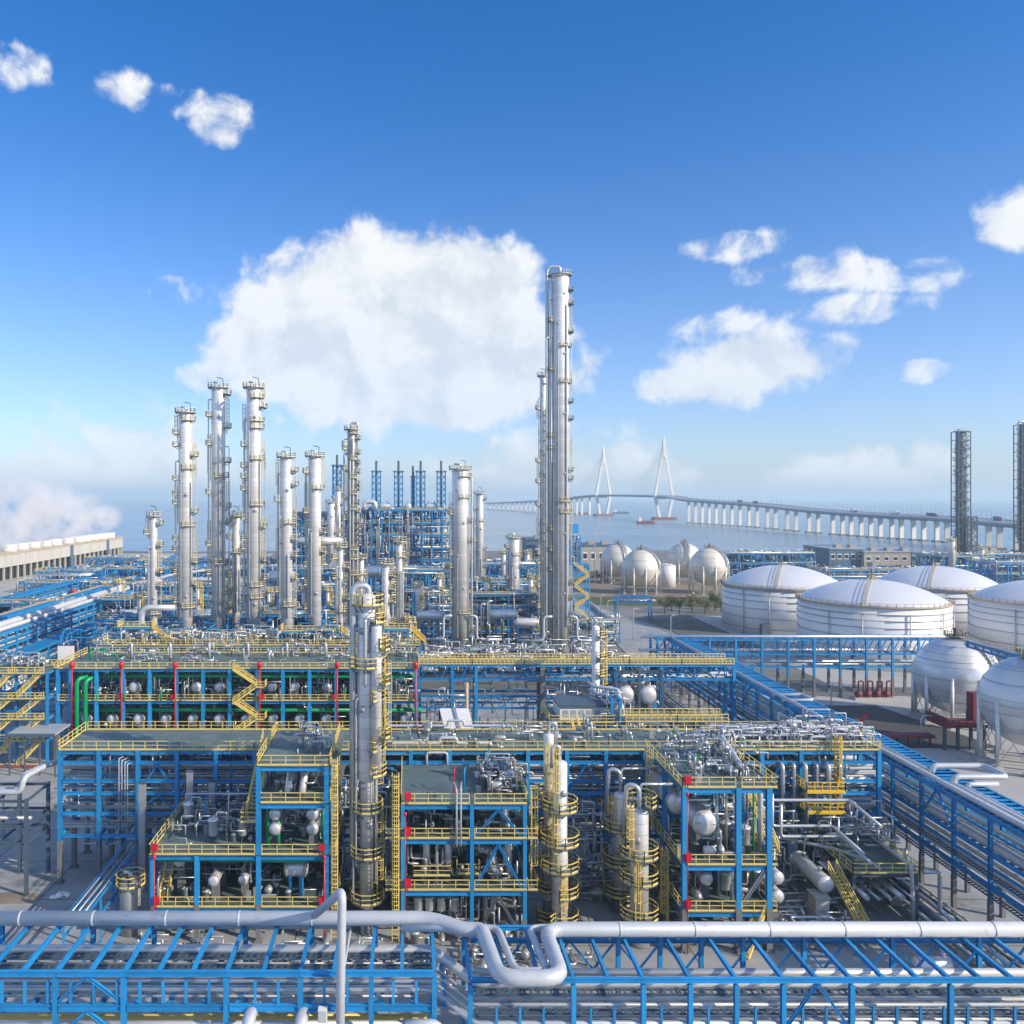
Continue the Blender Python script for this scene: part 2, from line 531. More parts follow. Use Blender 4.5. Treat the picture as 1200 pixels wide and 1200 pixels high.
def unit_beam(m):
    if m not in UNIT:
        me = bpy.data.meshes.new('i_beam')
        t, w = .16, .11
        prof = [(-.5, -.5), (.5, -.5), (.5, -.5 + t), (w, -.5 + t), (w, .5 - t), (.5, .5 - t), (.5, .5), (-.5, .5), (-.5, .5 - t), (-w, .5 - t), (-w, -.5 + t), (-.5, -.5 + t)]
        vs = [(x, y, z) for z in (0, 1) for x, y in prof]
        fs = [(i, (i + 1) % 12, 12 + (i + 1) % 12, 12 + i) for i in range(12)]
        for o in (0, 12):
            fs += [(o, o + 1, o + 2, o + 11), (o + 10, o + 3, o + 4, o + 9), (o + 8, o + 5, o + 6, o + 7)]
        me.from_pydata(vs, [], fs)
        me.materials.append(M[m])
        UNIT[m] = me
    return UNIT[m]


def steel(name, p, q, w, h, m, parent):
    d = q - p
    L = d.length
    d = d / L
    x = d.cross(V3(0, 0, 1))
    x = V3(1, 0, 0) if x.length < 1e-4 else x.normalized()
    y = d.cross(x)
    o = bpy.data.objects.new(name, unit_beam(m))
    COL.objects.link(o)
    o.parent = parent
    o.matrix_basis = Matrix.LocRotScale(p - wloc(parent), Matrix((x, y, d)).transposed().to_quaternion(), V3(w, h, L))
    return o


def pipe_thing(label, pts, r, m='pipe', group=None, n=10, bend=None, name='steel_pipe', bands=0):
    pts = [Vector(p) for p in pts]
    o = solid(MB().pipe(pts, r, n, bend), name, m, label, 'pipe', pts[0], group)
    if bands:
        for a, b in zip(pts, pts[1:]):
            L = (b - a).length
            for i in range(1, int(L / bands)):
                c = a.lerp(b, i * bands / L)
                d = (b - a).normalized()
                part(MB().lathe(c - d * .09, d, [(0, r * 1.02), (.01, r * 1.05), (.17, r * 1.05), (.18, r * 1.02)], n), 'band', m, o)
    return o
UP = V3(0, 0, 1)

# ------------------------------------------------------------------ builders for plant equipment
def dish(r, k=.5, up=True):
    """profile of a 2:1 dished head, from rim to crown"""
    return [(r * k * math.sin(a), r * math.cos(a)) for a in (0, .35, .7, 1.0, 1.25, 1.45, 1.57)]


def platform(th, c, z, r0, r1, a0, a1, m='grate', rail='yellow', t=.075):
    c = V3(c.x, c.y, z)
    full = a1 - a0 > 6.2
    pm = MB().ring(c, r0, r1, -.12, 0, a0, a1, 28)
    k = max(2, int((a1 - a0) / .9))
    for i in range(k + 1):
        a = a0 + (a1 - a0) * i / k
        u = V3(math.cos(a), math.sin(a), 0)
        pm.beam(c + u * r0 + V3(0, 0, -.9), c + u * r1 * .97 + V3(0, 0, -.1), .1)
    pl = part(pm, 'platform', m, th)
    n = max(3, int((a1 - a0) * r1 / 1.1))
    arc = [c + V3(math.cos(a0 + (a1 - a0) * i / n) * r1, math.sin(a0 + (a1 - a0) * i / n) * r1, 0) for i in range(n + 1)]
    if not full:
        arc = [c + V3(math.cos(a0), math.sin(a0), 0) * r0] + arc + [c + V3(math.cos(a1), math.sin(a1), 0) * r0]
    part(MB().rail(arc, 1.15, 1.2, t), 'railing', rail, pl, stuff=True)
    return pl


def column(name, label, x, y, segs, plats=(), ladders=(), risers=(), over=None, group=None, cat='column', skin='clad', skirt=3.0, n=28, z0=0.0, davit=True, rail='yellow', t=.075, manways=0, head=.5):
    """segs: (radius, top z) from the ground up; plats: (z, a0, a1, reach); ladders: (angle, z0, z1); risers: (angle, offset, r, z0, z1)"""
    c = V3(x, y, z0)
    th = thing(name, label, cat, c, group)
    up = V3(0, 0, 1)
    prof = []
    zz = z0 + skirt
    for i, (r, zt) in enumerate(segs):
        if i and abs(segs[i - 1][0] - r) > .02: zz += abs(segs[i - 1][0] - r) * 1.6
        prof += [(zz - z0, r), (zt - z0, r)]
        zz = zt
    rt = segs[-1][0]
    prof += [(prof[-1][0] + t_, r_) for t_, r_ in dish(rt, head)[1:]]
    part(MB().lathe(c, up, prof, n), 'shell', skin, th)
    if skirt: part(MB().lathe(c, up, [(0, segs[0][0] * 1.12), (.25, segs[0][0] * 1.12), (.26, segs[0][0] * 1.01), (skirt, segs[0][0] * 1.01)], n), 'skirt', 'fireproof', th)

    def rad(z):
        for r, zt in segs:
            if z <= zt: return r
        return rt
    for (z, a0, a1, reach) in plats:
        r = rad(z)
        platform(th, c, z, r * 1.01, r + reach, R(a0), R(a1), rail=rail, t=t)
    for (a, za, zb) in ladders:
        u = V3(math.cos(R(a)), math.sin(R(a)), 0)
        part(MB().ladder(c + u * (rad(za) + .35) + up * (za - z0), zb - za, u, t=t), 'ladder', rail, th, stuff=True)
    for (a, off, r, za, zb) in risers:
        u = V3(math.cos(R(a)), math.sin(R(a)), 0)
        o = u * (rad((za + zb) / 2) + off)
        part(MB().pipe([c + u * rad(za) * .9 + up * (za - z0), c + o + up * (za - z0), c + o + up * (zb - z0), c + u * rad(zb) * .9 + up * (zb - z0)], r, 8), 'riser_pipe', 'pipe', th)
    ztop = segs[-1][1] - z0 + rt * head
    if over:
        a, off, r, zb, rise = over
        u = V3(math.cos(R(a)), math.sin(R(a)), 0)
        q = c + up * ztop
        pp = [q - up * .2, q + up * rise, q + up * rise + u * off, c + u * off + up * (zb - z0)]
        part(MB().pipe(pp, r, 12, bend=off * .5, k=7), 'overhead_pipe', 'pipe', th)
    else:
        part(MB().pipe([c + up * (ztop - .1), c + up * (ztop + 1.1), c + up * (ztop + 1.1) + V3(-rt * .7, .2, 0)], .12 + rt * .08, 8), 'vent_pipe', 'pipe', th)
    if davit:
        a = V3(rt * .6, rt * .3, ztop - .3)
        part(MB().pipe([c + a - up * .6, c + a + up * 2.4, c + a + up * 2.7 + V3(-1.5, 0, 0)], .09, 6), 'davit', 'grey_steel', th)
    for i in range(manways):
        z = 6 + (ztop - 8) * (i + .5) / manways
        a = R(-90 + (20 if i % 2 else -25))
        u = V3(math.cos(a), math.sin(a), 0)
        b = c + up * z + u * rad(z + z0) * .96
        part(MB().lathe(b, u, [(0, .3), (.22, .3), (.23, .4), (.32, .4), (.33, .02)], 14), 'manway', 'pipe_dull', th)
    return th


def drum(label, c, r, L, axis='y', skin='clad_h', group=None, saddle=1.0, cat='vessel', name='horizontal_drum', nozzles=2, legs='fireproof', n=20):
    c = Vector(c)
    ax = V3(0, 1, 0) if axis == 'y' else V3(1, 0, 0)
    sd = V3(1, 0, 0) if axis == 'y' else V3(0, 1, 0)
    th = thing(name, label, cat, c - V3(0, 0, r + saddle), group)
    h = dish(r, .42)
    prof = [(-L / 2 - t_, q) for t_, q in reversed(h)] + [(L / 2 + t_, q) for t_, q in h]
    part(MB().lathe(c, ax, prof, n), 'shell', skin, th)
    for k in (-1, 1):
        b = c + ax * (k * L * .3)
        part(MB().quadbox(b - V3(0, 0, r * .5 + (saddle + r * .5) / 2), sd * r * .75, ax * .16, V3(0, 0, (saddle + r * .5) / 2)), 'saddle', legs, th)
        part(MB().lathe(c + ax * (k * (L / 2) - .06), ax, [(0, r * 1.0), (.01, r * 1.07), (.13, r * 1.07), (.14, r)], n), 'flange', 'pipe_dull', th)
    for k in range(nozzles):
        b = c + ax * (L * (.3 - .6 * k / max(1, nozzles - 1)))
        part(MB().lathe(b, V3(0, 0, 1), [(r * .9, r * .2), (r * 1.35, r * .2), (r * 1.36, r * .3), (r * 1.5, r * .3)], 10), 'nozzle', 'pipe', th)
    return th


def pump(label, c, s=1.0, group=None, rz=0.0, tint='pipe_dull'):
    c = Vector(c)
    th = thing('pump', label, 'pump', c, group)
    d = V3(math.cos(rz), math.sin(rz), 0); e = V3(-d.y, d.x, 0); up = V3(0, 0, 1)
    part(MB().quadbox(c + up * .12 * s, d * 1.0 * s, e * .45 * s, up * .12 * s), 'base_plate', 'fireproof', th)
    part(MB().lathe(c + d * -.9 * s + up * .62 * s, d, [(0, .1), (.02, .3 * s), (.12 * s, .36 * s), (.85 * s, .36 * s), (.95 * s, .25 * s), (1.2 * s, .12 * s)], 12), 'motor', tint, th)
    part(MB().lathe(c + d * .35 * s + up * .62 * s, d, [(0, .2 * s), (.05, .48 * s), (.4 * s, .48 * s), (.45 * s, .2 * s)], 14), 'casing', 'pipe', th)
    part(MB().pipe([c + d * .55 * s + up * .9 * s, c + d * .55 * s + up * 2.3 * s, c + d * .55 * s + e * .9 * s + up * 2.3 * s, c + d * .55 * s + e * .9 * s + up * .1], .11 * s, 8), 'discharge_pipe', 'pipe', th)
    return th


def filter_vessel(label, c, s=1.0, group=None, skin='clad_h', name='vertical_vessel'):
    c = Vector(c); up = V3(0, 0, 1)
    th = thing(name, label, 'vessel', c, group)
    r = .55 * s
    part(MB().lathe(c, up, [(.55 * s, .02), (.6 * s, r * .6), (.8 * s, r), (2.3 * s, r), (2.32 * s, r * 1.15), (2.45 * s, r * 1.15), (2.5 * s, r * .9), (2.75 * s, .02)], 14), 'shell', skin, th)
    for k in range(3):
        a = 2.1 * k + .4
        u = V3(math.cos(a) * r * .85, math.sin(a) * r * .85, 0)
        part(MB().beam(c + u, c + u + up * 1.0 * s, .1), 'leg', 'grey_steel', th)
    part(MB().pipe([c + V3(r * .6, 0, 2.6 * s), c + V3(r * .6, 0, 3.2 * s), c + V3(1.5 * s, 0, 3.2 * s), c + V3(1.5 * s, 0, .05)], .09 * s, 6), 'outlet_pipe', 'pipe', th)
    return th


def valve_set(label, c, rg, s=1.0, group=None, col='pipe'):
    """control-valve station: a looped run of pipe with valve bodies and handwheels"""
    c = Vector(c); up = V3(0, 0, 1)
    th = thing('valve_station', label, 'valves', c, group)
    d = V3(1, 0, 0) if rg.random() < .6 else V3(0, 1, 0)
    e = V3(-d.y, d.x, 0)
    L = rg.uniform(1.3, 2.4) * s
    hh = rg.uniform(.9, 1.9) * s
    r = rg.uniform(.07, .13) * s
    part(MB().pipe([c - d * L, c - d * L + up * hh, c + d * L * .2 + up * hh, c + d * L * .2 + up * hh * .5, c + d * L + up * hh * .5, c + d * L], r, 7), 'pipe_loop', col, th)
    part(MB().pipe([c - d * L * .6 + e * .4, c - d * L * .6 + e * .4 + up * hh * 1.35, c + d * L * .6 + e * .4 + up * hh * 1.35, c + d * L * .6 + e * .4], r * .8, 7), 'bypass_pipe', 'pipe', th)
    for k in range(2):
        b = c + d * (-.5 + .9 * k) * L + up * hh * (1 if k == 0 else .5)
        part(MB().lathe(b - d * .3 * s, d, [(0, .1), (.04, .26 * s), (.1, .26 * s), (.12, .14 * s), (.3 * s, .24 * s), (.48 * s, .14 * s), (.5 * s, .26 * s), (.56 * s, .26 * s), (.6 * s, .1)], 10), 'valve_body', rg.choice(['pipe', 'pipe_dull', 'clad_h']), th)
        part(MB().tube(b, b + up * .7 * s, .06 * s, 6).ring(b + up * .7 * s, .2 * s, .27 * s, -.02, .05, n=12), 'handwheel', rg.choice(['wall_blue', 'grey_steel', 'pipe_dull', 'pipe_dull', 'green', 'red_dull']), th, stuff=True)
    return th


def fire_box(label, c, s=1.0, group='red fire equipment boxes on the railings'):
    c = Vector(c)
    th = thing('fire_box', label, 'fire box', c, group)
    part(MB().box(c.x - .42 * s, c.x + .42 * s, c.y - .2, c.y + .2, c.z + .5, c.z + 1.55 * s), 'cabinet', 'red', th)
    part(MB().box(c.x - .36 * s, c.x + .36 * s, c.y - .235, c.y - .203, c.z + .57, c.z + 1.47 * s), 'door', 'red', th)
    part(MB().tube(c, c + V3(0, 0, .5), .06, 6), 'post', 'red', th)
    return th


def fire_riser(label, p, q, s=1.0, group='red fire water risers'):
    p, q = Vector(p), Vector(q)
    th = thing('fire_water_riser', label, 'riser pipe', p, group)
    part(MB().tube(p, q, .09 * s, 8), 'pipe', 'red', th)
    part(MB().lathe(q - V3(0, 0, .1), V3(0, 0, 1), [(0, .09), (.05, .2 * s), (.4 * s, .27 * s), (.6 * s, .2 * s), (.7 * s, .05)], 12), 'hydrant_head', 'red', th)
    return th


def stair(th, p, q, w=.9, m='yellow', t=.07):
    """flight from p (low) to q (high)"""
    d = V3(q.x - p.x, q.y - p.y, 0)
    e = V3(-d.y, d.x, 0).normalized() * (w / 2)
    up = V3(0, 0, 1)
    f = MB()
    for k in (-1, 1):
        f.beam(p + e * k, q + e * k, .07, .28)
    n = max(3, int((q.z - p.z) / .3))
    for i in range(1, n):
        a = p.lerp(q, i / n)
        f.beam(a - e, a + e, .26, .05)
    st = part(f, 'stair_flight', m, th, stuff=True)
    g = MB()
    for k in (-1, 1):
        a, b = p + e * k, q + e * k
        g.beam(a + up * 1.05, b + up * 1.05, t); g.beam(a + up * .55, b + up * .55, t * .8)
        nn = max(2, int((b - a).length / 1.3))
        for i in range(nn + 1):
            c = a.lerp(b, i / nn)
            g.beam(c, c + up * 1.05, t)
    part(g, 'stair_railing', m, th, stuff=True)
    return st


def deck(th, x0, x1, y0, y1, z, m='deck', t=.12):
    return part(MB().box(x0, x1, y0, y1, z - t, z), 'deck', m, th)


def rails(th, pts, m='yellow', t=.075, step=1.55):
    for p, q in zip(pts, pts[1:]):
        part(MB().rail([Vector(p), Vector(q)], 1.15, step, t), 'railing', m, th, stuff=True)


def frame(th, xs, ys, zs, ztop=None, cw=.42, bw=.28, bh=.45, m='blue', fire=5.0, base=0.0, cols=True, ybeams=True, drop=.14):
    """steel frame: one object for each column and beam; ztop(i) caps the height of column line i"""
    zt = ztop or (lambda i: max(zs))
    if cols:
        for i, x in enumerate(xs):
            for y in ys:
                h = zt(i) - .02
                if fire > base:
                    steel('column', V3(x, y, fire), V3(x, y, h), cw, cw, m, th)
                    part(MB().box(x - cw * .56, x + cw * .56, y - cw * .56, y + cw * .56, base, fire).box(x - cw * .9, x + cw * .9, y - cw * .9, y + cw * .9, base, base + .25), 'column_base', 'fireproof', th)
                else:
                    steel('column', V3(x, y, base), V3(x, y, h), cw, cw, m, th)
    for z in zs:
        zc = z - drop - bh / 2
        for y in ys:
            for i in range(len(xs) - 1):
                if min(zt(i), zt(i + 1)) + .1 < z: continue
                steel('beam', V3(xs[i] + cw * .5, y, zc), V3(xs[i + 1] - cw * .5, y, zc), bw, bh, m, th)
        if ybeams:
            for i, x in enumerate(xs):
                if zt(i) + .1 < z: continue
                for a, b in zip(ys, ys[1:]):
                    steel('cross_beam', V3(x, a + cw * .5, zc), V3(x, b - cw * .5, zc), bw * .9, bh * .9, m, th)


def brace(th, p, q, w=.26, m='blue'):
    return steel('brace', Vector(p), Vector(q), w, w, m, th)


def process_block(label, x0, x1, y0, y1, zs, rg, bay=6.0, m='blue_far', pipes=14, verts=10, w=.38, name='process_structure', rail=True, slabs=True, pm='pipe', cat='steel structure', rz='yellow', dense=1.0):
    """a distant open steel structure: members too small to pick apart stay joined"""
    th = thing(name, label, cat, V3((x0 + x1) / 2, (y0 + y1) / 2, 0))
    nx, ny = max(1, round((x1 - x0) / bay)), max(1, round((y1 - y0) / 8))
    xs = [x0 + (x1 - x0) * i / nx for i in range(nx + 1)]
    ys = [y0 + (y1 - y0) * i / ny for i in range(ny + 1)]
    zt = max(zs)
    f = MB()
    for x in xs:
        for y in ys: f.beam(V3(x, y, 0), V3(x, y, zt), w)
    for z in zs:
        for y in ys: f.beam(V3(x0, y, z - .3), V3(x1, y, z - .3), w * .8, w * 1.25)
        for x in xs: f.beam(V3(x, y0, z - .3), V3(x, y1, z - .3), w * .7, w)
        sub = bay / 3
        for i in range(int((x1 - x0) / sub)):
            x = x0 + i * sub
            f.beam(V3(x, y0, z - .25), V3(x, y1, z - .25), w * .45, w * .6)
    lv = [0] + sorted(zs)
    for i in range(nx):
        if rg.random() < .45:
            k = rg.randrange(len(lv) - 1)
            a, b = lv[k], lv[k + 1] - .4
            xm = (xs[i] + xs[i + 1]) / 2
            f.beam(V3(xs[i], y0, a), V3(xm, y0, b), w * .6); f.beam(V3(xs[i + 1], y0, a), V3(xm, y0, b), w * .6)
    part(f, 'frame', m, th, stuff=True)
    g = MB()
    for k in range(pipes):
        z = rg.choice(zs) + rg.choice([.3, .5, -1.2, -2.0])
        y = rg.uniform(y0 + .2, y1 - .2) if rg.random() < .6 else y0 + rg.uniform(-.3, .8)
        a, b = sorted((rg.uniform(x0, x1), rg.uniform(x0, x1)))
        if rg.random() < .6: a, b = x0, x1
        r = rg.choice([.12, .16, .2, .28, .38])
        if b - a < 3: continue
        pts = [V3(a, y, z), V3(b, y, z)]
        if rg.random() < .5: pts = [V3(a, y, z - rg.uniform(2, 5))] + pts
        if rg.random() < .4: pts.append(V3(b, y, z + rg.uniform(1, 3)))
        g.pipe(pts, r, 6, k=2)
    for k in range(verts):
        x = rg.uniform(x0, x1); y = y0 - rg.uniform(.2, .8)
        za = rg.uniform(.5, zt * .5); zb = rg.uniform(zt * .5, zt + 1.5)
        r = rg.choice([.1, .14, .2, .3])
        g.pipe([V3(x, y, za), V3(x, y, zb), V3(x + rg.uniform(-3, 3), y + .5, zb)], r, 6, k=2)
    if g.v: part(g, 'pipework', pm, th, stuff=True)
    vol = (x1 - x0) * zt
    clutter(th, x0, x1, y0 - .6, y1, .5, zt + 1.2, rg, int(min(200, vol * .10 * dense)), 'pipe', .07 + .0003 * y0, .16 + .0006 * y0, 6)
    clutter(th, x0, x1, y0, y1, .5, zt + .6, rg, int(min(360, vol * .2 * dense)), m, .1 + .0003 * y0, .2 + .0004 * y0, 8, 'secondary_steel')
    for z in zs: odds(th, x0, x1, y0 + .5, y1 - .5, z, rg, int((x1 - x0) / 4.5 * dense), 1.4, rg.choice(['pipe', 'clad_h', 'pipe_dull']))
    if slabs:
        for z in zs:
            if rg.random() < .3:
                part(MB().box(x0, x1, y0 + .3, y1 - .3, z - .09, z), 'deck', 'grate', th)
    if rail:
        q = MB()
        for z in zs:
            if z == zt or rg.random() < .6:
                q.rail([V3(x0, y0, z), V3(x1, y0, z)], 1.15, 2.0, .11)
        q.rail([V3(x0, y0, zt), V3(x0, y1, zt)], 1.15, 2.0, .11); q.rail([V3(x1, y0, zt), V3(x1, y1, zt)], 1.15, 2.0, .11)
        part(q, 'railing', rz, th, stuff=True)
    return th


def clutter(th, x0, x1, y0, y1, z0, z1, rg, n, m='pipe', r0=.05, r1=.13, L=3.5, name='small_bore_piping'):
    """a tangle of small-bore piping, too fine to pick apart: random right-angled routes inside a box"""
    g = MB()
    for _ in range(n):
        p = V3(rg.uniform(x0, x1), rg.uniform(y0, y1), rg.uniform(z0, z1))
        pts = [p]
        ax = rg.choice([0, 2, 2, 1])
        for k in range(rg.choice([2, 3, 3, 4])):
            q = pts[-1].copy()
            q[ax] += rg.choice([-1, 1]) * rg.uniform(.5, L)
            q.x = min(max(q.x, x0), x1); q.y = min(max(q.y, y0), y1); q.z = min(max(q.z, z0), z1)
            if (q - pts[-1]).length > .25: pts.append(q)
            ax = rg.choice([a for a in (0, 1, 2) if a != ax])
        if len(pts) > 1: g.pipe(pts, rg.uniform(r0, r1), 6, k=2)
    return part(g, name, m, th, stuff=True)


def odds(th, x0, x1, y0, y1, z, rg, n, s=1.0, m='pipe_dull', name='small_fittings'):
    """small strainers, instrument pots and boxes standing on a deck, a few pixels each"""
    g = MB()
    for _ in range(n):
        c = V3(rg.uniform(x0, x1), rg.uniform(y0, y1), z)
        k = rg.random()
        if k < .5:
            r, h = rg.uniform(.12, .4) * s, rg.uniform(.6, 1.9) * s
            g.lathe(c, UP, [(0, r), (h * .8, r), (h * .82, r * 1.25), (h * .9, r * 1.25), (h, r * .3)], 8)
        elif k < .8:
            r, h = rg.uniform(.2, .5) * s, rg.uniform(.5, 1.2) * s
            d = rg.choice([V3(1, 0, 0), V3(0, 1, 0)])
            g.lathe(c + UP * (h + r) * .7, d, [(-h, .02), (-h * .9, r * .7), (-h * .6, r), (h * .6, r), (h * .9, r * .7), (h, .02)], 8)
            g.beam(c, c + UP * h, r * .5)
        else:
            w = rg.uniform(.2, .45) * s
            g.box(c.x - w, c.x + w, c.y - w * .6, c.y + w * .6, z, z + rg.uniform(.6, 1.5) * s)
    return part(g, name, m, th, stuff=True)

# ================================================================== the setting
structure(MB().poly([(-14000, -800, -2), (14000, -800, -2), (14000, 27000, -2), (-14000, 27000, -2)]), 'sea', 'dark')
sea_m = bpy.data.materials.new('sea_water'); sea_m.use_nodes = True
_n, _l = sea_m.node_tree.nodes, sea_m.node_tree.links
_b = _n['Principled BSDF']
_b.inputs['Roughness'].default_value = .22
_g = _n.new('ShaderNodeNewGeometry')
_mp = N(_n, 'ShaderNodeVectorMath', operation='MULTIPLY'); _mp.inputs[1].default_value = (.0022, .009, 1); _l.new(_g.outputs['Position'], _mp.inputs[0])
_z = N(_n, 'ShaderNodeTexNoise', i_Scale=1.0, i_Detail=5.0); _l.new(_mp.outputs[0], _z.inputs['Vector'])
_mx = N(_n, 'ShaderNodeMix', data_type='RGBA'); _l.new(_z.outputs[0], _mx.inputs[0])
_mx.inputs[6].default_value = (.03, .12, .22, 1); _mx.inputs[7].default_value = (.30, .40, .47, 1)
_l.new(_mx.outputs[2], _b.inputs['Base Color'])
_w = N(_n, 'ShaderNodeTexNoise', i_Scale=.25, i_Detail=4.0); _l.new(_g.outputs['Position'], _w.inputs['Vector'])
_bp = N(_n, 'ShaderNodeBump', i_Strength=.35); _bp.inputs['Distance'].default_value = 1.0
_l.new(_w.outputs[0], _bp.inputs['Height']); _l.new(_bp.outputs[0], _b.inputs['Normal'])
bpy.data.objects['sea'].data.materials[0] = sea_m

shore = [(-1500, -400), (1500, -400), (1500, 700), (700, 735), (520, 770), (330, 800), (150, 812), (60, 795), (-80, 805), (-200, 790), (-330, 800), (-1500, 780)]
structure(MB().prism(shore, -4, 0), 'ground', 'land')
structure(MB().prism([(-118, 30), (74, 30), (74, 215), (-118, 215)], -.3, .05), 'plant_yard', 'paving')
structure(MB().prism([(74, 60), (215, 60), (215, 215), (74, 215)], -.3, .045), 'storage_yard', 'concrete')
structure(MB().prism([(86, 170), (118, 170), (112, 205), (80, 205)], .05, .06), 'asphalt_patch', 'asphalt')
structure(MB().prism([(84, 100), (96, 100), (96, 160), (84, 160)], .05, .058), 'service_lane', 'asphalt')
road = [(66, 215), (92, 215), (92, 262), (116, 262), (240, 236), (240, 244), (120, 274), (97, 288), (95, 330), (82, 420), (66, 420), (74, 330), (70, 280)]
structure(MB().prism(road, -.3, .06), 'road', 'paving')
structure(MB().prism([(99, 290), (118, 277), (118, 352), (97, 352)], -.3, .15), 'gravel_bed', 'gravel')
structure(MB().prism([(70, 430), (230, 430), (230, 520), (70, 520)], -.3, .04), 'sphere_yard', 'earth')
structure(MB().prism([(72, 400), (230, 372), (230, 428), (70, 428)], -.3, .05), 'grass_verge', 'grass')
structure(MB().prism([(112, 225), (260, 225), (260, 360), (119, 360)], -.3, .03), 'tank_bund_floor', 'concrete')
structure(MB().prism([(-420, 300), (-120, 300), (-120, 760), (-420, 760)], -.3, .03), 'utility_yard', 'concrete')
structure(MB().prism([(-118, 215), (66, 215), (66, 560), (-118, 560)], -.3, .03), 'process_yard', 'gravel')
kb = MB()
for a, b in zip(road, road[1:] + road[:1]):
    a, b = Vector((*a, .06)), Vector((*b, .06))
    kb.beam(a, b, .35, .3)
structure(kb, 'road_kerb', 'concrete')
kb = MB()
for x in (74, 96.3):
    kb.beam(V3(x, 60, .1), V3(x, 206, .1), .3, .24)
structure(kb, 'yard_kerb', 'concrete')
# paving slab joints, drain channels and oil stains in the yard
jm = MB()
for i in range(16): jm.box(-117, 73, 40 + i * 11, 40.12 + i * 11, .05, .054)
for i in range(17): jm.box(-112 + i * 11, -111.88 + i * 11, 31, 214, .05, .0555)
structure(jm, 'paving_joints', 'asphalt')
structure(MB().prism([(-58, 104.5), (-46.5, 105), (-46, 107.4), (-50, 108), (-57, 107)], .05, .09), 'earth_heap', 'earth')

hz_o = structure(MB().box(-14900, 14900, -1000, 27500, -3.2, 196), 'haze', 'dark')
hz_o['kind'] = 'stuff'
hz_m = bpy.data.materials.new('haze_air'); hz_m.use_nodes = True
_t = hz_m.node_tree; _t.nodes.clear()
_v = _t.nodes.new('ShaderNodeVolumePrincipled')
_v.inputs['Density'].default_value = .00014
_v.inputs['Color'].default_value = (.74, .92, 1.0, 1)
_v.inputs['Anisotropy'].default_value = .1
_o = _t.nodes.new('ShaderNodeOutputMaterial'); _t.links.new(_v.outputs[0], _o.inputs['Volume'])
hz_o.data.materials[0] = hz_m

# ------------------------------------------------------------------ bridge
BR = [(571, 3850, 25), (632, 3030, 38.8), (670, 2564, 50), (707, 2380, 57), (778, 2000, 54), (807, 1742, 46.5), (887, 1470, 39), (948, 1260, 32.7),
      (1020, 1111, 29), (1082, 1020, 27.5), (1110, 980, 27), (1172, 852, 26), (1235, 760, 25)]
BRP = [V3(PX(p, d), d, z) for p, d, z in BR]


def catmull(pts, k=8):
    out = []
    for i in range(len(pts) - 1):
        p0, p1, p2, p3 = pts[max(0, i - 1)], pts[i], pts[i + 1], pts[min(len(pts) - 1, i + 2)]
        for j in range(k):
            t = j / k
            out.append(.5 * ((2 * p1) + (p2 - p0) * t + (2 * p0 - 5 * p1 + 4 * p2 - p3) * t * t + (3 * p1 - p0 - 3 * p2 + p3) * t ** 3))
    out.append(pts[-1])
    return out


path = catmull(BRP)


def at_px(px):
    for a, b in zip(path, path[1:]):
        pa, pb = CX + a.x / a.y * FOC, CX + b.x / b.y * FOC
        if pa <= px <= pb:
            t = (px - pa) / (pb - pa)
            return a.lerp(b, t), (b - a).normalized()
    return path[-1], (path[-1] - path[-2]).normalized()


bridge = thing('bridge', 'long white cable-stayed bridge with two pylons crossing the sea', 'bridge', (PX(778, 2000), 2000, -2))


def ribbon(mb, off0, off1, z0, z1):
    k = len(path)
    b = len(mb.v)
    for i, p in enumerate(path):
        t = (path[min(i + 1, k - 1)] - path[max(i - 1, 0)]); t.z = 0; t.normalize()
        s = V3(t.y, -t.x, 0)
        for o, z in ((off0, z0), (off1, z0), (off1, z1), (off0, z1)):
            mb.v.append(p + s * o + UP * z)
    for i in range(k - 1):
        a, d = b + 4 * i, b + 4 * i + 4
        for j in range(4):
            mb.f.append((a + j, a + (j + 1) % 4, d + (j + 1) % 4, d + j)); mb.sm.append(False)
    return mb


dk = part(ribbon(MB(), -17, 17, -2.6, 0), 'deck', 'bridge_deck', bridge)
part(ribbon(MB(), -17.4, -16.9, -.4, 1.3), 'parapet', 'bridge', dk)
part(ribbon(MB(), 16.9, 17.4, -.4, 1.3), 'parapet', 'bridge', dk)
part(ribbon(MB(), -9, 9, -4.6, -2.6), 'girder', 'bridge_deck', bridge)
pier_px = [807, 815, 823, 831, 839.3, 848.3, 857.7, 867, 877.7, 887.3, 899.3, 909, 922.7, 933, 948, 958.7, 976, 987.3, 997.3, 1009, 1020.3, 1031.7, 1045, 1056, 1070.3, 1082.3, 1097.7, 1109.7, 1141, 1158.7, 1171.7, 1192.7]
pier_px += [670, 676, 682, 691] + [574 + 5.3 * i for i in range(11)]
for px in pier_px:
    c, t = at_px(px)
    u = V3(t.y, -t.x, 0).normalized()
    tt = V3(t.x, t.y, 0).normalized()
    m = MB().quadbox(V3(c.x, c.y, (c.z - 4 - 2) / 2), u * 2.7, tt * 1.3, UP * ((c.z - 4 + 2) / 2))
    m.quadbox(V3(c.x, c.y, c.z - 4.9), u * 4.2, tt * 1.5, UP * 1.0)
    pr = part(m, 'pier', 'bridge', bridge)
    part(MB().quadbox(V3(c.x, c.y, -1.2), u * 5, tt * 3, UP * 1.0), 'pile_cap', 'fireproof', pr)
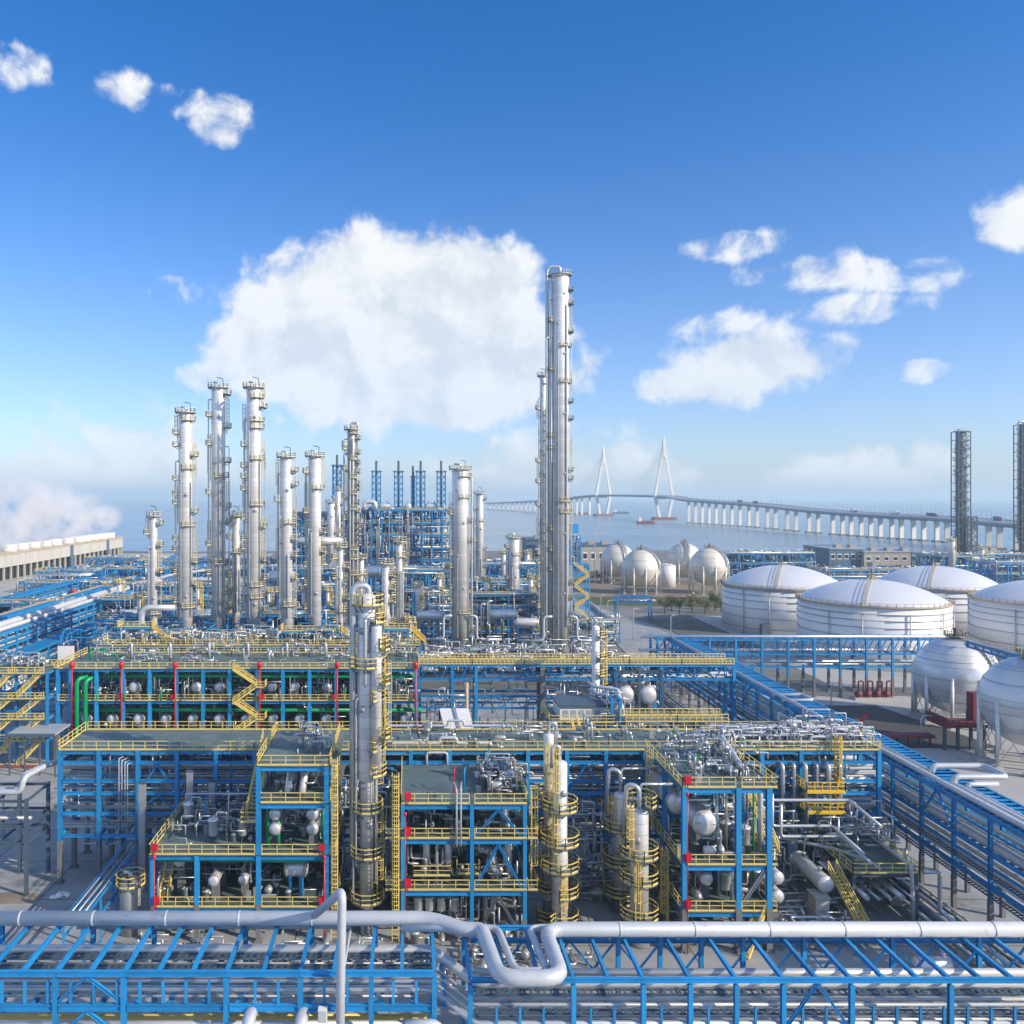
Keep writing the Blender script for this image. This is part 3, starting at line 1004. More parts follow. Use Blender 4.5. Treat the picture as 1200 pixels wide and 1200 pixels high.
for px in (707, 778):
    c, t = at_px(px)
    t = V3(t.x, t.y, 0).normalized()
    u = V3(t.y, -t.x, 0)
    g0 = V3(c.x, c.y, 0)
    m = MB()
    top = 183.0
    for k in (-1, 1):
        m.beam(g0 + u * k * 10 - UP * 1, g0 + u * k * 21 + UP * c.z, 6.0, 6.5)
        m.beam(g0 + u * k * 21 + UP * c.z, g0 + u * k * 2.2 + UP * (top - 22), 5.0, 5.5)
    m.quadbox(g0 + UP * (top - 18), u * 3.2, t * 3.2, UP * 20)
    m.quadbox(g0 + UP * (top + 7), u * 1.2, t * 1.2, UP * 7)
    m.beam(g0 - u * 19 + UP * (c.z - 6), g0 + u * 19 + UP * (c.z - 6), 4, 4)
    m.beam(g0 - u * 8 + UP * (top - 50), g0 + u * 8 + UP * (top - 50), 3, 3)
    py = part(m, 'pylon', 'bridge', bridge)
    part(MB().quadbox(g0 + UP * 1.0, u * 26, t * 12, UP * 3.0), 'pylon_footing', 'brown', py)
    cb = MB()
    for side in (-1, 1):
        for i in range(1, 13):
            for k in (-1, 1):
                # deck point at distance along the bridge
                dist = side * i * 17
                q = c + t * dist
                best = min(path, key=lambda p: (V3(p.x, p.y, 0) - V3(q.x, q.y, 0)).length)
                cb.beam(g0 + UP * (top - 4 - (12 - i) * 3), V3(q.x, q.y, best.z) + u * k * 15, .2)
    part(cb, 'stay_cables', 'bridge', py, stuff=True)
lamp = MB()
for i in range(90):
    c, t = at_px(720 + i * 5.4)
    u = V3(t.y, -t.x, 0).normalized()
    lamp.beam(c - u * 16.6, c - u * 16.6 + UP * 10, .28)
part(lamp, 'lamp_posts', 'bridge_deck', bridge, stuff=True)
rg = random.Random(3)
for i, px in enumerate((862, 880, 993, 1041, 1084, 1158, 1184)):
    c, t = at_px(px)
    u = V3(t.y, -t.x, 0).normalized(); t = t.normalized()
    c = c - u * 8
    tr = thing('truck', 'lorry crossing the bridge, ' + ORD[i] + ' from the pylon towards the right edge', 'truck', c, 'lorries on the bridge')
    part(MB().quadbox(c + UP * 2.7, t * 6, u * 1.3, UP * 1.6), 'cargo_box', rg.choice(['wall_blue', 'white', 'grey_steel']), tr)
    part(MB().quadbox(c + t * 7.6 + UP * 2.0, t * 1.2, u * 1.25, UP * 1.3), 'cab', rg.choice(['red_dull', 'white', 'wall_blue']), tr)
    for k in (-4, 0, 4, 7.4):
        part(MB().lathe(c + t * k + UP * .55 - u * 1.25, u, [(0, .1), (.01, .55), (2.5, .55), (2.51, .1)], 10), 'wheel', 'dark', tr)
for i, (px, py, L, mm, lab) in enumerate(((757, 614, 34, 'red_dull', 'small red ship on the water left of the nearer bridge pylon'), (682, 603, 48, 'brown', 'distant low ship beside the farther bridge pylon'),
                                         (728, 602, 55, 'grey_steel', 'grey barge on the water between the two pylons'))):
    d = 52000 / (py - CY)
    c = V3(PX(px, d), d, -2)
    s = thing('ship', lab, 'ship', c)
    hull = [(-L / 2, -5), (L * .38, -5), (L / 2, 0), (L * .38, 5), (-L / 2, 5)]
    part(MB().prism([(c.x + x, c.y + y) for x, y in hull], -2.5, 3.2), 'hull', mm, s)
    part(MB().box(c.x - L * .45, c.x - L * .28, c.y - 4, c.y + 4, 3.2, 10.5), 'deckhouse', 'white', s)
    part(MB().box(c.x - L * .24, c.x + L * .36, c.y - 3.6, c.y + 3.6, 3.2, 4.6), 'hatch_cover', 'brown', s)
    part(MB().beam(c + V3(-L * .36, 0, 12), c + V3(-L * .36, 0, 18), .5), 'mast', 'white', s)

# ------------------------------------------------------------------ cooling tower
ct = thing('cooling_tower', 'long grey cooling tower block with white fan stacks at the left', 'cooling tower', (-252, 520, 0))
YC = [302 + i * 18.3 for i in range(24)]
part(MB().box(-262, -243.4, YC[0], YC[-1], 8.2, 15.6), 'core', 'louvre', ct)
part(MB().box(-263, -242.4, YC[0] - 1, YC[-1] + 1, 15.6, 16.2), 'fan_deck', 'tan', ct)
part(MB().box(-258, -246, YC[0], YC[-1], 0, 8.2), 'basin_shade_block', 'dark', ct)  # near-black block: the shade inside the open base, put in as colour
for a, b in zip(YC, YC[1:]):
    part(MB().box(-243.4, -242.95, a + .25, b - .25, 8.0, 15.5), 'wall_panel', 'louvre', ct)
    for k in range(2):
        y = a + (b - a) * k / 2
        part(MB().box(-244.2, -243.2, y - .5, y + .5, 0, 8.1), 'pillar', 'concrete_wall', ct)
part(MB().box(-262, -243.4, YC[-1], YC[-1] + .4, 0, 15.5), 'end_wall', 'concrete_wall', ct)
for i in (17, 21):
    part(MB().box(-242.9, -242.2, YC[i] - 2.2, YC[i] + 2.2, 0, 15.9), 'stair_shaft', 'wall_blue', ct)
part(MB().rail([V3(-242.5, YC[0], 16.2), V3(-242.5, YC[-1], 16.2)], 1.2, 3, .14), 'railing', 'tan', ct, stuff=True)
for px in (11, 25, 39, 52, 65, 79, 91, 100, 110, 119, 128):
    y = 252.0 / (480 - px) * 1000
    c = V3(-252, y, 16.2)
    fs = part(MB().lathe(c, UP, [(0, 4.9), (1.2, 4.4), (2.4, 4.3), (4.2, 4.8), (4.21, 4.6), (2.4, 4.1), (2.3, .3)], 28), 'fan_stack', 'white', ct)
    part(MB().lathe(c + UP * .02, UP, [(2.35, 1.0), (2.9, .9), (3.1, .05)], 12), 'fan_hub', 'grey_steel', fs)

# steam drifting off the stacks: soft plumes, each with its own volume that thins out towards its edge
st_m = bpy.data.materials.new('steam_vapour'); st_m.use_nodes = True
_t = st_m.node_tree; _t.nodes.clear()
_v = _t.nodes.new('ShaderNodeVolumePrincipled'); _v.inputs['Color'].default_value = (1, 1, 1, 1)
_tc = _t.nodes.new('ShaderNodeTexCoord')
_s = N(_t.nodes, 'ShaderNodeVectorMath', operation='SUBTRACT'); _s.inputs[1].default_value = (.5, .5, .5); _t.links.new(_tc.outputs['Generated'], _s.inputs[0])
_ln = N(_t.nodes, 'ShaderNodeVectorMath', operation='LENGTH'); _t.links.new(_s.outputs[0], _ln.inputs[0])
_fo = N(_t.nodes, 'ShaderNodeMapRange', interpolation_type='SMOOTHSTEP'); _fo.inputs[1].default_value = .49; _fo.inputs[2].default_value = .12
_t.links.new(_ln.outputs['Value'], _fo.inputs[0])
_g = _t.nodes.new('ShaderNodeNewGeometry')
_nz = N(_t.nodes, 'ShaderNodeTexNoise', i_Scale=.06, i_Detail=3.0, i_Roughness=.62); _t.links.new(_g.outputs['Position'], _nz.inputs['Vector'])
_mr = N(_t.nodes, 'ShaderNodeMapRange'); _mr.inputs[1].default_value = .43; _mr.inputs[2].default_value = .66; _mr.inputs[4].default_value = .11
_t.links.new(_nz.outputs[0], _mr.inputs[0])
_ml = N(_t.nodes, 'ShaderNodeMath', operation='MULTIPLY'); _t.links.new(_fo.outputs[0], _ml.inputs[0]); _t.links.new(_mr.outputs[0], _ml.inputs[1])
_t.links.new(_ml.outputs[0], _v.inputs['Density'])
_o = _t.nodes.new('ShaderNodeOutputMaterial'); _t.links.new(_v.outputs[0], _o.inputs['Volume'])
for i, (px, py, y, rx, rz) in enumerate(((6, 618, 535, 26, 26), (40, 616, 572, 24, 24), (78, 614, 628, 24, 22), (112, 612, 690, 22, 18), (22, 588, 560, 38, 24), (72, 592, 640, 36, 20), (125, 606, 705, 16, 14))):
    c = P(px, py, y)
    sm = MB().lathe(c - UP * rz, UP, [(rz * (1 - math.cos(a)), rx * math.sin(a)) for a in [math.pi * i_ / 12 for i_ in range(13)]], 20)
    st_o = solid(sm, 'steam_plume', 'dark', 'white steam plume over the cooling tower stacks, ' + ORD[i] + ' of seven', 'steam', c, 'steam plumes over the cooling tower', kind='stuff')
    st_o.data.materials[0] = st_m

# ------------------------------------------------------------------ domed tanks
TANKS = [(917, 325, 21.7, 'leftmost domed white storage tank of the four, partly behind the nearest one'),
         (1022, 265, 21.2, 'nearest domed white storage tank in the middle of the four'),
         (1097, 322, 21.5, 'domed white storage tank at the back right of the four'),
         (1232, 265, 21.4, 'domed white storage tank cut by the right picture edge')]
for (px, d, r, lab) in TANKS:
    c = V3(PX(px, d), d, 0)
    th = thing('storage_tank', lab, 'storage tank', c, 'domed white storage tanks')
    zr = 18.3 if d < 300 else 17.0
    rise = 6.2 if d < 300 else 7.2
    part(MB().lathe(c, UP, [(0, r), (zr, r)], 72), 'shell', 'tank_white', th)
    rd = (r * r + rise ** 2) / (2 * rise)
    a1 = math.asin(r / rd)
    part(MB().lathe(c + UP * zr, UP, [(rd * math.cos(a1 * (1 - i / 14)) - rd * math.cos(a1), rd * math.sin(a1 * (1 - i / 14))) for i in range(15)], 72), 'dome_roof', 'dome', th)
    for z in (2.2, 6.0, 9.5, 12.3, 14.4, 16.2):
        part(MB().ring(c, r, r + .26, z, z + .1, n=72), 'wind_girder', 'grate', th)
    part(MB().ring(c, r - .1, r + .6, zr - .1, zr + .12, n=72), 'rim_walkway', 'tan', th)
    nn = 60
    part(MB().rail([c + V3(math.cos(6.2832 * i / nn) * (r + .5), math.sin(6.2832 * i / nn) * (r + .5), zr + .1) for i in range(nn + 1)], 1.1, 2.4, .09), 'rim_railing', 'tan', th, stuff=True)
    vent = part(MB().lathe(c + UP * (zr + rise - .2), UP, [(0, 1.2), (1.0, 1.2), (1.2, 1.7), (1.5, .1)], 16), 'roof_vent', 'tan', th)
    # radial roof stair facing the viewer
    g = MB()
    to = V3(-c.x, -c.y, 0).normalized()
    to = V3(to.x * .995 - to.y * -.1, to.y * .995 + to.x * -.1, 0).normalized()
    pr = None
    for i in range(15):
        a = a1 * i / 14
        p = c + UP * (zr + rd * math.cos(a) - rd * math.cos(a1) + .12) + to * (rd * math.sin(a))
        if pr is not None:
            g.beam(pr, p, 1.1, .16)
            for k in (-1, 1):
                e = V3(-to.y, to.x, 0) * (.5 * k)
                g.beam(pr + e + UP, p + e + UP, .1); g.beam(p + e, p + e + UP, .1)
        pr = p
    part(g, 'roof_stair', 'concrete_wall', th, stuff=True)
    for a in (-150, -125, -92, -62, -40):
        u = V3(math.cos(R(a)), math.sin(R(a)), 0)
        part(MB().tube(c + u * (r + .45), c + u * (r + .45) + UP * 16.5, .17, 8), 'down_pipe', 'pipe_dull', th)
    part(MB().box(c.x - r * .72, c.x - r * .72 + 3, c.y - r * .78 - 2, c.y - r * .78, 0, 4.5), 'valve_house', 'grey_steel', th)


# ------------------------------------------------------------------ spheres
def sphere(label, c, r, skin, stair_a, legs=10, group='spherical pressure tanks'):
    c = Vector(c)
    th = thing('storage_sphere', label, 'spherical tank', V3(c.x, c.y, 0), group)
    sh = part(MB().lathe(c - UP * r, UP, [(r * (1 - math.cos(a)), r * math.sin(a)) for a in [math.pi * i / 28 for i in range(29)]], 48), 'shell', skin, th)
    for lat in (-35, 0, 28, 55):
        rr, z = r * math.cos(R(lat)), r * math.sin(R(lat))
        part(MB().ring(c + UP * z, rr - .02, rr + .05, -.07, .07, n=48), 'weld_seam', 'pipe_dull', sh)
    for i in range(legs):
        a = 2 * math.pi * (i + .5) / legs
        u = V3(math.cos(a), math.sin(a), 0)
        b = V3(c.x, c.y, 0) + u * (r * .985)
        lg = part(MB().tube(b, b + UP * (c.z + .6), r * .045, 10), 'leg', skin, th)
        part(MB().box(b.x - .7, b.x + .7, b.y - .7, b.y + .7, 0, .7), 'footing', 'concrete', lg)
    br = MB()
    for i in range(legs):
        a, a2 = 2 * math.pi * (i + .5) / legs, 2 * math.pi * (i + 1.5) / legs
        p = V3(c.x + r * .985 * math.cos(a), c.y + r * .985 * math.sin(a), 1); q = V3(c.x + r * .985 * math.cos(a2), c.y + r * .985 * math.sin(a2), 1)
        h = UP * (c.z * .72)
        br.beam(p, q + h, .1); br.beam(q, p + h, .1)
    part(br, 'brace_rods', 'pipe_dull', th, stuff=True)
    # top platform and curved stair with pipes over the crown
    top = c + UP * (r + .25)
    pl = part(MB().ring(top, .3, r * .24, 0, .15, n=20), 'top_platform', 'grate', th)
    nn = 14
    part(MB().rail([top + V3(math.cos(6.2832 * i / nn) * r * .24, math.sin(6.2832 * i / nn) * r * .24, .15) for i in range(nn + 1)], 1.1, 1.5, .09), 'railing', 'tan', pl, stuff=True)
    part(MB().lathe(top, UP, [(0, .3), (1.6, .3), (1.62, .5), (1.9, .5)], 10), 'relief_valve', 'brown', th)
    u = V3(math.cos(R(stair_a)), math.sin(R(stair_a)), 0)
    e = V3(-u.y, u.x, 0)
    g = MB(); pr = None
    for i in range(16):
        a = R(12 + (88 - 12) * i / 15)
        p = c + (u * math.sin(a) + UP * math.cos(a)) * (r + .45)
        if pr is not None:
            g.beam(pr, p, 1.0, .14)
            for k in (-1, 1): g.beam(pr + e * .5 * k + UP * .9, p + e * .5 * k + UP * .9, .09)
        for k in (-1, 1): g.beam(p + e * .5 * k, p + e * .5 * k + UP * .9, .08)
        pr = p
    part(g, 'crown_stair', 'pipe_dull', th, stuff=True)
    for k in range(3):
        o = e * (1.1 + .5 * k)
        pts = [c + (u * math.sin(R(a)) + UP * math.cos(R(a))) * (r + .35) + o for a in (8, 22, 36, 50, 64, 78, 90)]
        pts.append(V3(pts[-1].x, pts[-1].y, .3))
        part(MB().pipe(pts, .13, 8), 'drop_pipe', 'pipe', th)
    return th


sphere('large grey pressure sphere standing behind the blue rack at right', P(1119, 791, 191), 8.4, 'sphere', -62)
sphere('large grey pressure sphere cut by the right picture edge', P(1207, 822, 159), 8.3, 'sphere', -120)
sphere('cream pressure sphere nearest to the tall silver tower', P(751, 666, 446), 9.9, 'sphere_cream', -40)
sphere('cream pressure sphere half hidden behind the one nearest the tall tower', P(724, 657, 500), 9.9, 'sphere_cream', -80)
sphere('cream pressure sphere just left of the domed white tanks', P(831, 664, 446), 9.9, 'sphere_cream', -50)
sphere('cream pressure sphere behind the one beside the white tanks', P(802, 656, 500), 9.9, 'sphere_cream', -100)

# red platforms and pipes by the grey spheres
rp = thing('loading_platform', 'dark red steel platform on grey legs beside the grey spheres', 'platform', (104, 172, 0))
c0 = P(1128, 845, 172)
part(MB().box(c0.x - 6, c0.x + 2.5, 168, 174, 4.6, 5.0), 'deck', 'red_dull', rp)
part(MB().box(c0.x - 6.2, c0.x - 5.6, 167.6, 174, 5.0, 6.6), 'screen', 'red_dull', rp)
part(MB().box(c0.x + 2.2, c0.x + 6.5, 172, 174.2, 5.0, 10.5), 'cabinet', 'red_dull', rp)
for k in range(4): part(MB().beam(V3(c0.x - 5.5 + k * 2.6, 169, 0), V3(c0.x - 5.5 + k * 2.6, 169, 4.6), .5), 'leg', 'grey_steel', rp)
part(MB().rail([V3(c0.x - 6, 168, 5), V3(c0.x + 2.5, 168, 5)], 1.1, 1.4, .1), 'railing', 'red_dull', rp, stuff=True)
rt_ = thing('pipe_trench', 'long low dark red pipe bridge running left from the red platform', 'pipe bridge', (92, 172, 0))
part(MB().box(PX(1008, 172), c0.x - 6.4, 170.5, 173.0, 1.9, 2.4), 'deck', 'red_dull', rt_)
for k in range(7): part(MB().beam(V3(PX(1012, 172) + k * 2.2, 171.7, 0), V3(PX(1012, 172) + k * 2.2, 171.7, 1.9), .3), 'support', 'red_dull', rt_)
fm = P(1009, 850, 172)
fw = thing('fire_monitor', 'red fire water monitor on a stand beside the blue rack', 'fire monitor', (fm.x, fm.y, 0))
part(MB().pipe([V3(fm.x, fm.y, 0), V3(fm.x, fm.y, fm.z + 1), V3(fm.x + 1.2, fm.y, fm.z + 2.2)], .35, 8), 'nozzle', 'red', fw)
part(MB().tube(V3(fm.x, fm.y, 0), V3(fm.x, fm.y, 2), .6, 8), 'stand', 'red', fw)


# ------------------------------------------------------------------ buildings, poles and trees beyond
def shed(label, x0, x1, y0, y1, h, wall, roof, nwin=6, name='industrial_building', units=2):
    th = thing(name, label, 'building', ((x0 + x1) / 2, y0, 0))
    part(MB().box(x0, x1, y0, y1, 0, h), 'wall', wall, th)
    rf = part(MB().box(x0 - .6, x1 + .6, y0 - .6, y1 + .6, h, h + .9), 'roof', roof, th)
    for k in range(units):
        x = x0 + (x1 - x0) * (k + .6) / (units + .4)
        part(MB().box(x, x + 4.5, y0 + 3, y0 + 8, h + .9, h + 3.2), 'roof_unit', 'wall_grey', rf)
    for k in range(nwin):
        x = x0 + (x1 - x0) * (k + .5) / nwin
        w = part(MB().box(x - 1.6, x + 1.6, y0 - .12, y0 - .002, h * .45, h * .75), 'window', 'white', th)
        part(MB().box(x - 1.35, x + 1.35, y0 - .16, y0 - .122, h * .5, h * .7), 'pane', 'glass', w)
    part(MB().box(x0 + 2, x0 + 6, y0 - .14, y0 - .004, 0, 4), 'door', 'grey_steel', th)
    return th


shed('wide grey-blue industrial hall on the shore behind the white tanks', PX(972, 610), PX(1012, 610), 610, 650, 13, 'wall_blue', 'roof_grey', 5)
shed('grey panelled hall on the shore beside the blue hall', PX(1012.5, 606), PX(1076, 606), 606, 650, 11, 'wall_grey', 'roof_grey', 6, units=3)
shed('low white office block at the far right shore', PX(1148, 640), PX(1172, 640), 640, 660, 9, 'white', 'roof_grey', 6)
shed('low blue-roofed shed at the far right picture edge', PX(1170, 600), PX(1215, 600), 600, 630, 8, 'wall_blue', 'roof_grey', 6)
shed('dark blue-grey building left of the tallest silver tower', PX(617, 560), PX(641, 560), 560, 590, 22, 'wall_blue', 'wall_blue', 3, units=1)
shed('grey-brown box building right of the tallest silver tower', PX(681, 580), PX(719, 580), 580, 610, 17, 'wall_grey', 'wall_blue', 4, units=2)
shed('small grey hut on the shore right of the cream spheres', PX(842, 640), PX(872, 640), 640, 655, 7, 'wall_grey', 'roof_grey', 3, units=1)
cn = thing('yard_canopy', 'low pale flat canopy roof on posts at the yard edge on the left', 'canopy', (PX(42, 155), 155, 0))
part(MB().box(PX(14, 155), PX(70, 155), 153, 160, 7.3, 7.6), 'roof_sheet', 'roof_grey', cn)
part(MB().box(PX(14, 155), PX(70, 155), 152.8, 153, 7.1, 7.65), 'fascia', 'grey_steel', cn)
for k in range(4):
    for y in (153.4, 159.5): part(MB().beam(V3(PX(16 + 17.6 * k, 155), y, 0), V3(PX(16 + 17.6 * k, 155), y, 7.3), .25), 'post', 'grey_steel', cn)
tk = V3(PX(886, 520), 520, 0)
t2 = thing('storage_tank', 'small pale cylindrical tank between the cream spheres and blue racks', 'storage tank', V3(PX(781, 470), 470, 0))
cc = V3(PX(781, 478), 478, 0)
part(MB().lathe(cc, UP, [(0, 5), (12, 5), (12.8, 3), (13.2, .1)], 24), 'shell', 'tank_white', t2)
part(MB().rail([cc + V3(math.cos(.5236 * i) * 4.9, math.sin(.5236 * i) * 4.9, 12) for i in range(13)], 1.1, 2, .12), 'railing', 'tan', t2, stuff=True)

for i, (px, y, h, lab) in enumerate(((974, 200, 6.5, 'street lamp beside the storage yard left of the asphalt patch'), (1079, 172, 6, 'street lamp standing beside the dark red pipe bridge'),
                                   (742, 300, 11, 'tall street lamp on the road right of the tallest tower'), (752, 262, 9, 'street lamp beside the blue cross rack end'),
                                   (786, 290, 10, 'street lamp by the dark gravel bed'), (697, 480, 32, 'very tall mast lamp in front of the shore by the cream spheres'), (4, 126, 6.5, 'street lamp on the pale yard at the left edge'),
                                   (704, 360, 9, 'street lamp beside the blue stair tower'), (712, 340, 9, 'street lamp on the kerb in front of the cream spheres'))):
    b = V3(PX(px, y), y, 0)
    th = thing('street_lamp', lab, 'street lamp', b, 'street lamps')
    part(MB().pipe([b, b + UP * (h - .8), b + UP * h + V3(.5, 0, 0), b + UP * h + V3(1.6, 0, .05)], .11 + h * .004, 8), 'pole', 'pipe_white', th)
    part(MB().box(b.x + 1.3, b.x + 2.3, y - .2, y + .2, h - .02, h + .14), 'lamp_head', 'pipe_dull', th)


def tree(label, x, y, h, rg, group, leafm='leaf'):
    b = V3(x, y, 0)
    th = thing('tree', label, 'tree', b, group)
    t = MB().sweep([b, b + V3(.1, 0, h * .3), b + V3(-.1, .1, h * .62)], [h * .035, h * .025, h * .01], 7)
    for k in range(5):
        a = k * 1.3
        t.sweep([b + UP * h * (.3 + .06 * k), b + UP * h * (.5 + .06 * k) + V3(math.cos(a), math.sin(a), 0) * h * .22], [h * .014, h * .005], 5)
    part(t, 'trunk', 'bark', th)
    c = MB()
    lumps = [(V3(rg.uniform(-.28, .28), rg.uniform(-.28, .28), rg.uniform(.38, .85)) * h, rg.uniform(.13, .24) * h) for _ in range(9)]
    for _ in range(420):
        o, r = rg.choice(lumps)
        u = V3(rg.gauss(0, 1), rg.gauss(0, 1), rg.gauss(0, 1)).normalized()
        p = b + o + u * r * rg.uniform(.55, 1.08)
        s = h * rg.uniform(.025, .05)
        a = V3(rg.gauss(0, 1), rg.gauss(0, 1), rg.gauss(0, 1)).normalized() * s
        e = u.cross(a).normalized() * s
        c.poly([p - a, p + e * .6, p + a, p - e * .6])
    part(c, 'crown', leafm, th, stuff=True)


rt = random.Random(21)
for i, px in enumerate((779, 787, 796, 811, 826, 838, 845)):
    y = 372 + rt.uniform(-6, 8)
    tree('small green tree, ' + ORD[i] + ' from the left in the row below the cream spheres', PX(px, y), y, rt.uniform(6, 8.5), rt, 'trees in the row below the spheres', 'leaf' if i % 3 else 'leaf_dry')
for i, px in enumerate((697, 704, 712)):
    tree('dark round bush tree, ' + ORD[i] + ' from the left beside the farther cream sphere', PX(px, 505), 505, rt.uniform(7, 9), rt, 'bushes by the far sphere')

# ================================================================== foreground pipe racks
def tray(label, pts, w=.55, group=None):
    pts = [Vector(p) for p in pts]
    g = MB()
    for a, b in zip(pts, pts[1:]):
        d = (b - a).normalized()
        e = d.cross(UP).normalized() * (w / 2)
        for k in (-1, 1): g.beam(a + e * k, b + e * k, .05, .16)
        n = int((b - a).length / .55)
        for i in range(n):
            p = a.lerp(b, (i + .5) / n)
            g.beam(p - e, p + e, .2, .06)
    o = solid(g, 'cable_tray', 'grey_steel', label, 'cable tray', pts[0], group)
    return o


ZT, ZL1, ZL2 = 12.9, 10.3, 9.0
# left rack
r1 = thing('pipe_rack', 'nearest blue pipe rack along the bottom edge, left of the pipe loop', 'pipe rack', (PX(250, 71), 71, 0))
cbx = [-55, -15, 25, 65, 105, 145, 185, 225, 265, 308, 352, 391, 435, 471, 509]
colx = [-55, 65, 145, 265, 352, 435, 509]
Y0, Y1 = 67.0, 75.0
for px in colx:
    x = PX(px, Y0)
    for y in (Y0, Y1):
        steel('column', V3(x, y, 0), V3(x, y, ZT - .52), .38, .4, 'blue', r1)
for a, b in zip(colx, colx[1:]):
    xa, xb = PX(a, Y0), PX(b, Y0)
    for y in (Y0, Y1):
        steel('top_beam', V3(xa, y, ZT - .25), V3(xb, y, ZT - .25), .34, .42, 'blue', r1)
        steel('tier_beam', V3(xa + .24, y, ZL1 - .33), V3(xb - .24, y, ZL1 - .33), .3, .5, 'blue', r1)
        steel('tier_beam', V3(xa + .24, y, 7.3), V3(xb - .24, y, 7.3), .3, .45, 'blue', r1)
for i, px in enumerate(cbx):
    x = PX(px, Y0)
    steel('top_cross_beam', V3(x, Y0 + .22, ZT - .24), V3(x, Y1 - .22, ZT - .24), .27, .38, 'blue', r1)
    steel('tier_cross_beam', V3(x + .8, Y0 + .2, ZL1 - .3), V3(x + .8, Y1 - .2, ZL1 - .3), .26, .38, 'blue', r1)
for i in range(21):
    px = -25 + i * 27
    x = PX(px, Y0)
    if all(abs(x - PX(c, Y0)) > .5 for c in colx) and px < 505:
        steel('tray_post', V3(x, Y0 + .02, ZL1 - .02), V3(x, Y0 + .02, ZL1 + 1.75), .2, .2, 'blue', r1)
for (a, b) in ((65, 145), (145, 265)):
    xa, xb = PX(a, Y0), PX(b, Y0)
    xm = PX(102, Y0) if a == 65 else None
    if xm is None: continue
    brace(r1, V3(xm, Y0, ZT - .5), V3(xa + .2, Y0, ZL1 + .1), .24); brace(r1, V3(xm, Y0, ZT - .5), V3(xb - .2, Y0, ZL1 + .1), .24)
    brace(r1, V3(xm, Y0, ZL1 - .6), V3(xa + .2, Y0, 7.6), .24); brace(r1, V3(xm, Y0, ZL1 - .6), V3(xb - .2, Y0, 7.6), .24)
for a, b in ((225, 308), (435, 509)):
    xm = (PX(a, Y1) + PX(b, Y1)) / 2
    brace(r1, V3(xm, Y1, ZL1 - .5), V3(PX(a, Y1), Y1, 6), .24); brace(r1, V3(xm, Y1, ZL1 - .5), V3(PX(b, Y1), Y1, 6), .24)

# right rack
r2 = thing('pipe_rack', 'nearest blue pipe rack along the bottom edge, right of the pipe loop', 'pipe rack', (PX(860, 71), 71, 0))
cb2 = [551, 592, 632, 672, 713, 754, 809, 863, 918, 958, 998, 1037, 1077, 1114, 1150, 1188, 1228, 1268]
col2 = [551, 672, 754, 809, 863, 918, 998, 1114, 1228]
W0, W1 = 66.0, 74.0
for px in col2:
    x = PX(px, W0)
    for y in (W0, W1):
        steel('column', V3(x, y, 0), V3(x, y, ZT - .52), .36, .38, 'blue', r2)
for a, b in zip(col2, col2[1:] + [1300]):
    xa, xb = PX(a, W0), PX(b, W0)
    for y in (W0, W1):
        steel('top_beam', V3(xa, y, ZT - .22), V3(xb, y, ZT - .22), .3, .38, 'blue', r2)
        steel('tier_beam', V3(xa + .22, y, ZL2 - .3), V3(xb - .22, y, ZL2 - .3), .34, .55, 'blue', r2)
for px in cb2:
    x = PX(px, W0)
    steel('top_cross_beam', V3(x, W0 + .2, ZT - .22), V3(x, W1 - .2, ZT - .22), .25, .36, 'blue', r2)
    steel('tier_cross_beam', V3(x + .7, W0 + .2, ZL2 - .28), V3(x + .7, W1 - .2, ZL2 - .28), .24, .36, 'blue', r2)
for i in range(28):
    px = 582 + i * 27.6
    x = PX(px, W0)
    if all(abs(x - PX(c, W0)) > .5 for c in col2):
        steel('tray_post', V3(x, W0 + .02, ZL2 - .02), V3(x, W0 + .02, ZL2 + 1.6), .18, .18, 'blue', r2)
xm = (PX(918, W0) + PX(998, W0)) / 2
brace(r2, V3(xm, W0, ZT - .45), V3(PX(918, W0) + .2, W0, ZL2), .22); brace(r2, V3(xm, W0, ZT - .45), V3(PX(998, W0) - .2, W0, ZL2), .22)
for i in range(12):
    xa, xb = PX(560 + i * 54, W1), PX(587 + i * 54, W1)
    brace(r2, V3(xa, W1, ZT - 1.4), V3(xb, W1, ZL2 + .1), .15); brace(r2, V3(xb + 1.9, W1, ZT - 1.4), V3(xb, W1, ZL2 + .1), .15)
steel('top_beam', V3(PX(551, W1), W1, ZT - 1.3), V3(PX(1300, W1), W1, ZT - 1.3), .3, .4, 'blue', r2)

# main white pipe with its kink and expansion loop
zc = 13.56
main = [V3(PX(-60, 74), 73.9, zc), V3(PX(505, 73.9), 73.9, zc), V3(PX(545, 72.2), 72.2, zc - .15), V3(6.1, 72.0, zc), V3(6.8, 64.7, zc), V3(11.6, 64.7, zc), V3(11.4, 72.0, zc), V3(PX(1290, 72), 72.0, zc)]
pipe_thing('thick white pipe across the whole foreground with a square expansion loop', main, .6, 'pipe_white', n=24, bend=1.5, bands=6.3)
in2 = [V3(PX(470, 74), 72.9, 13.22), V3(7.5, 72.9, 13.22), V3(8.2, 66.2, 13.24), V3(10.7, 66.2, 13.24), V3(10.2, 72.9, 13.22), V3(PX(700, 73), 73.1, 13.22), V3(PX(1290, 73), 73.1, 13.22)]
pipe_thing('thinner white pipe nested inside the foreground expansion loop', in2, .3, 'pipe_white', n=16, bend=.9)
pipe_thing('white pipe rising from the foreground pipe and dropping down in front of the left rack', [P(368, 1073, 73.9), V3(PX(401, 66.3), 66.3, PZ(1044, 66.3)), V3(PX(397, 65.5), 65.6, 2)], .34, 'pipe_white', n=16, bend=.9)
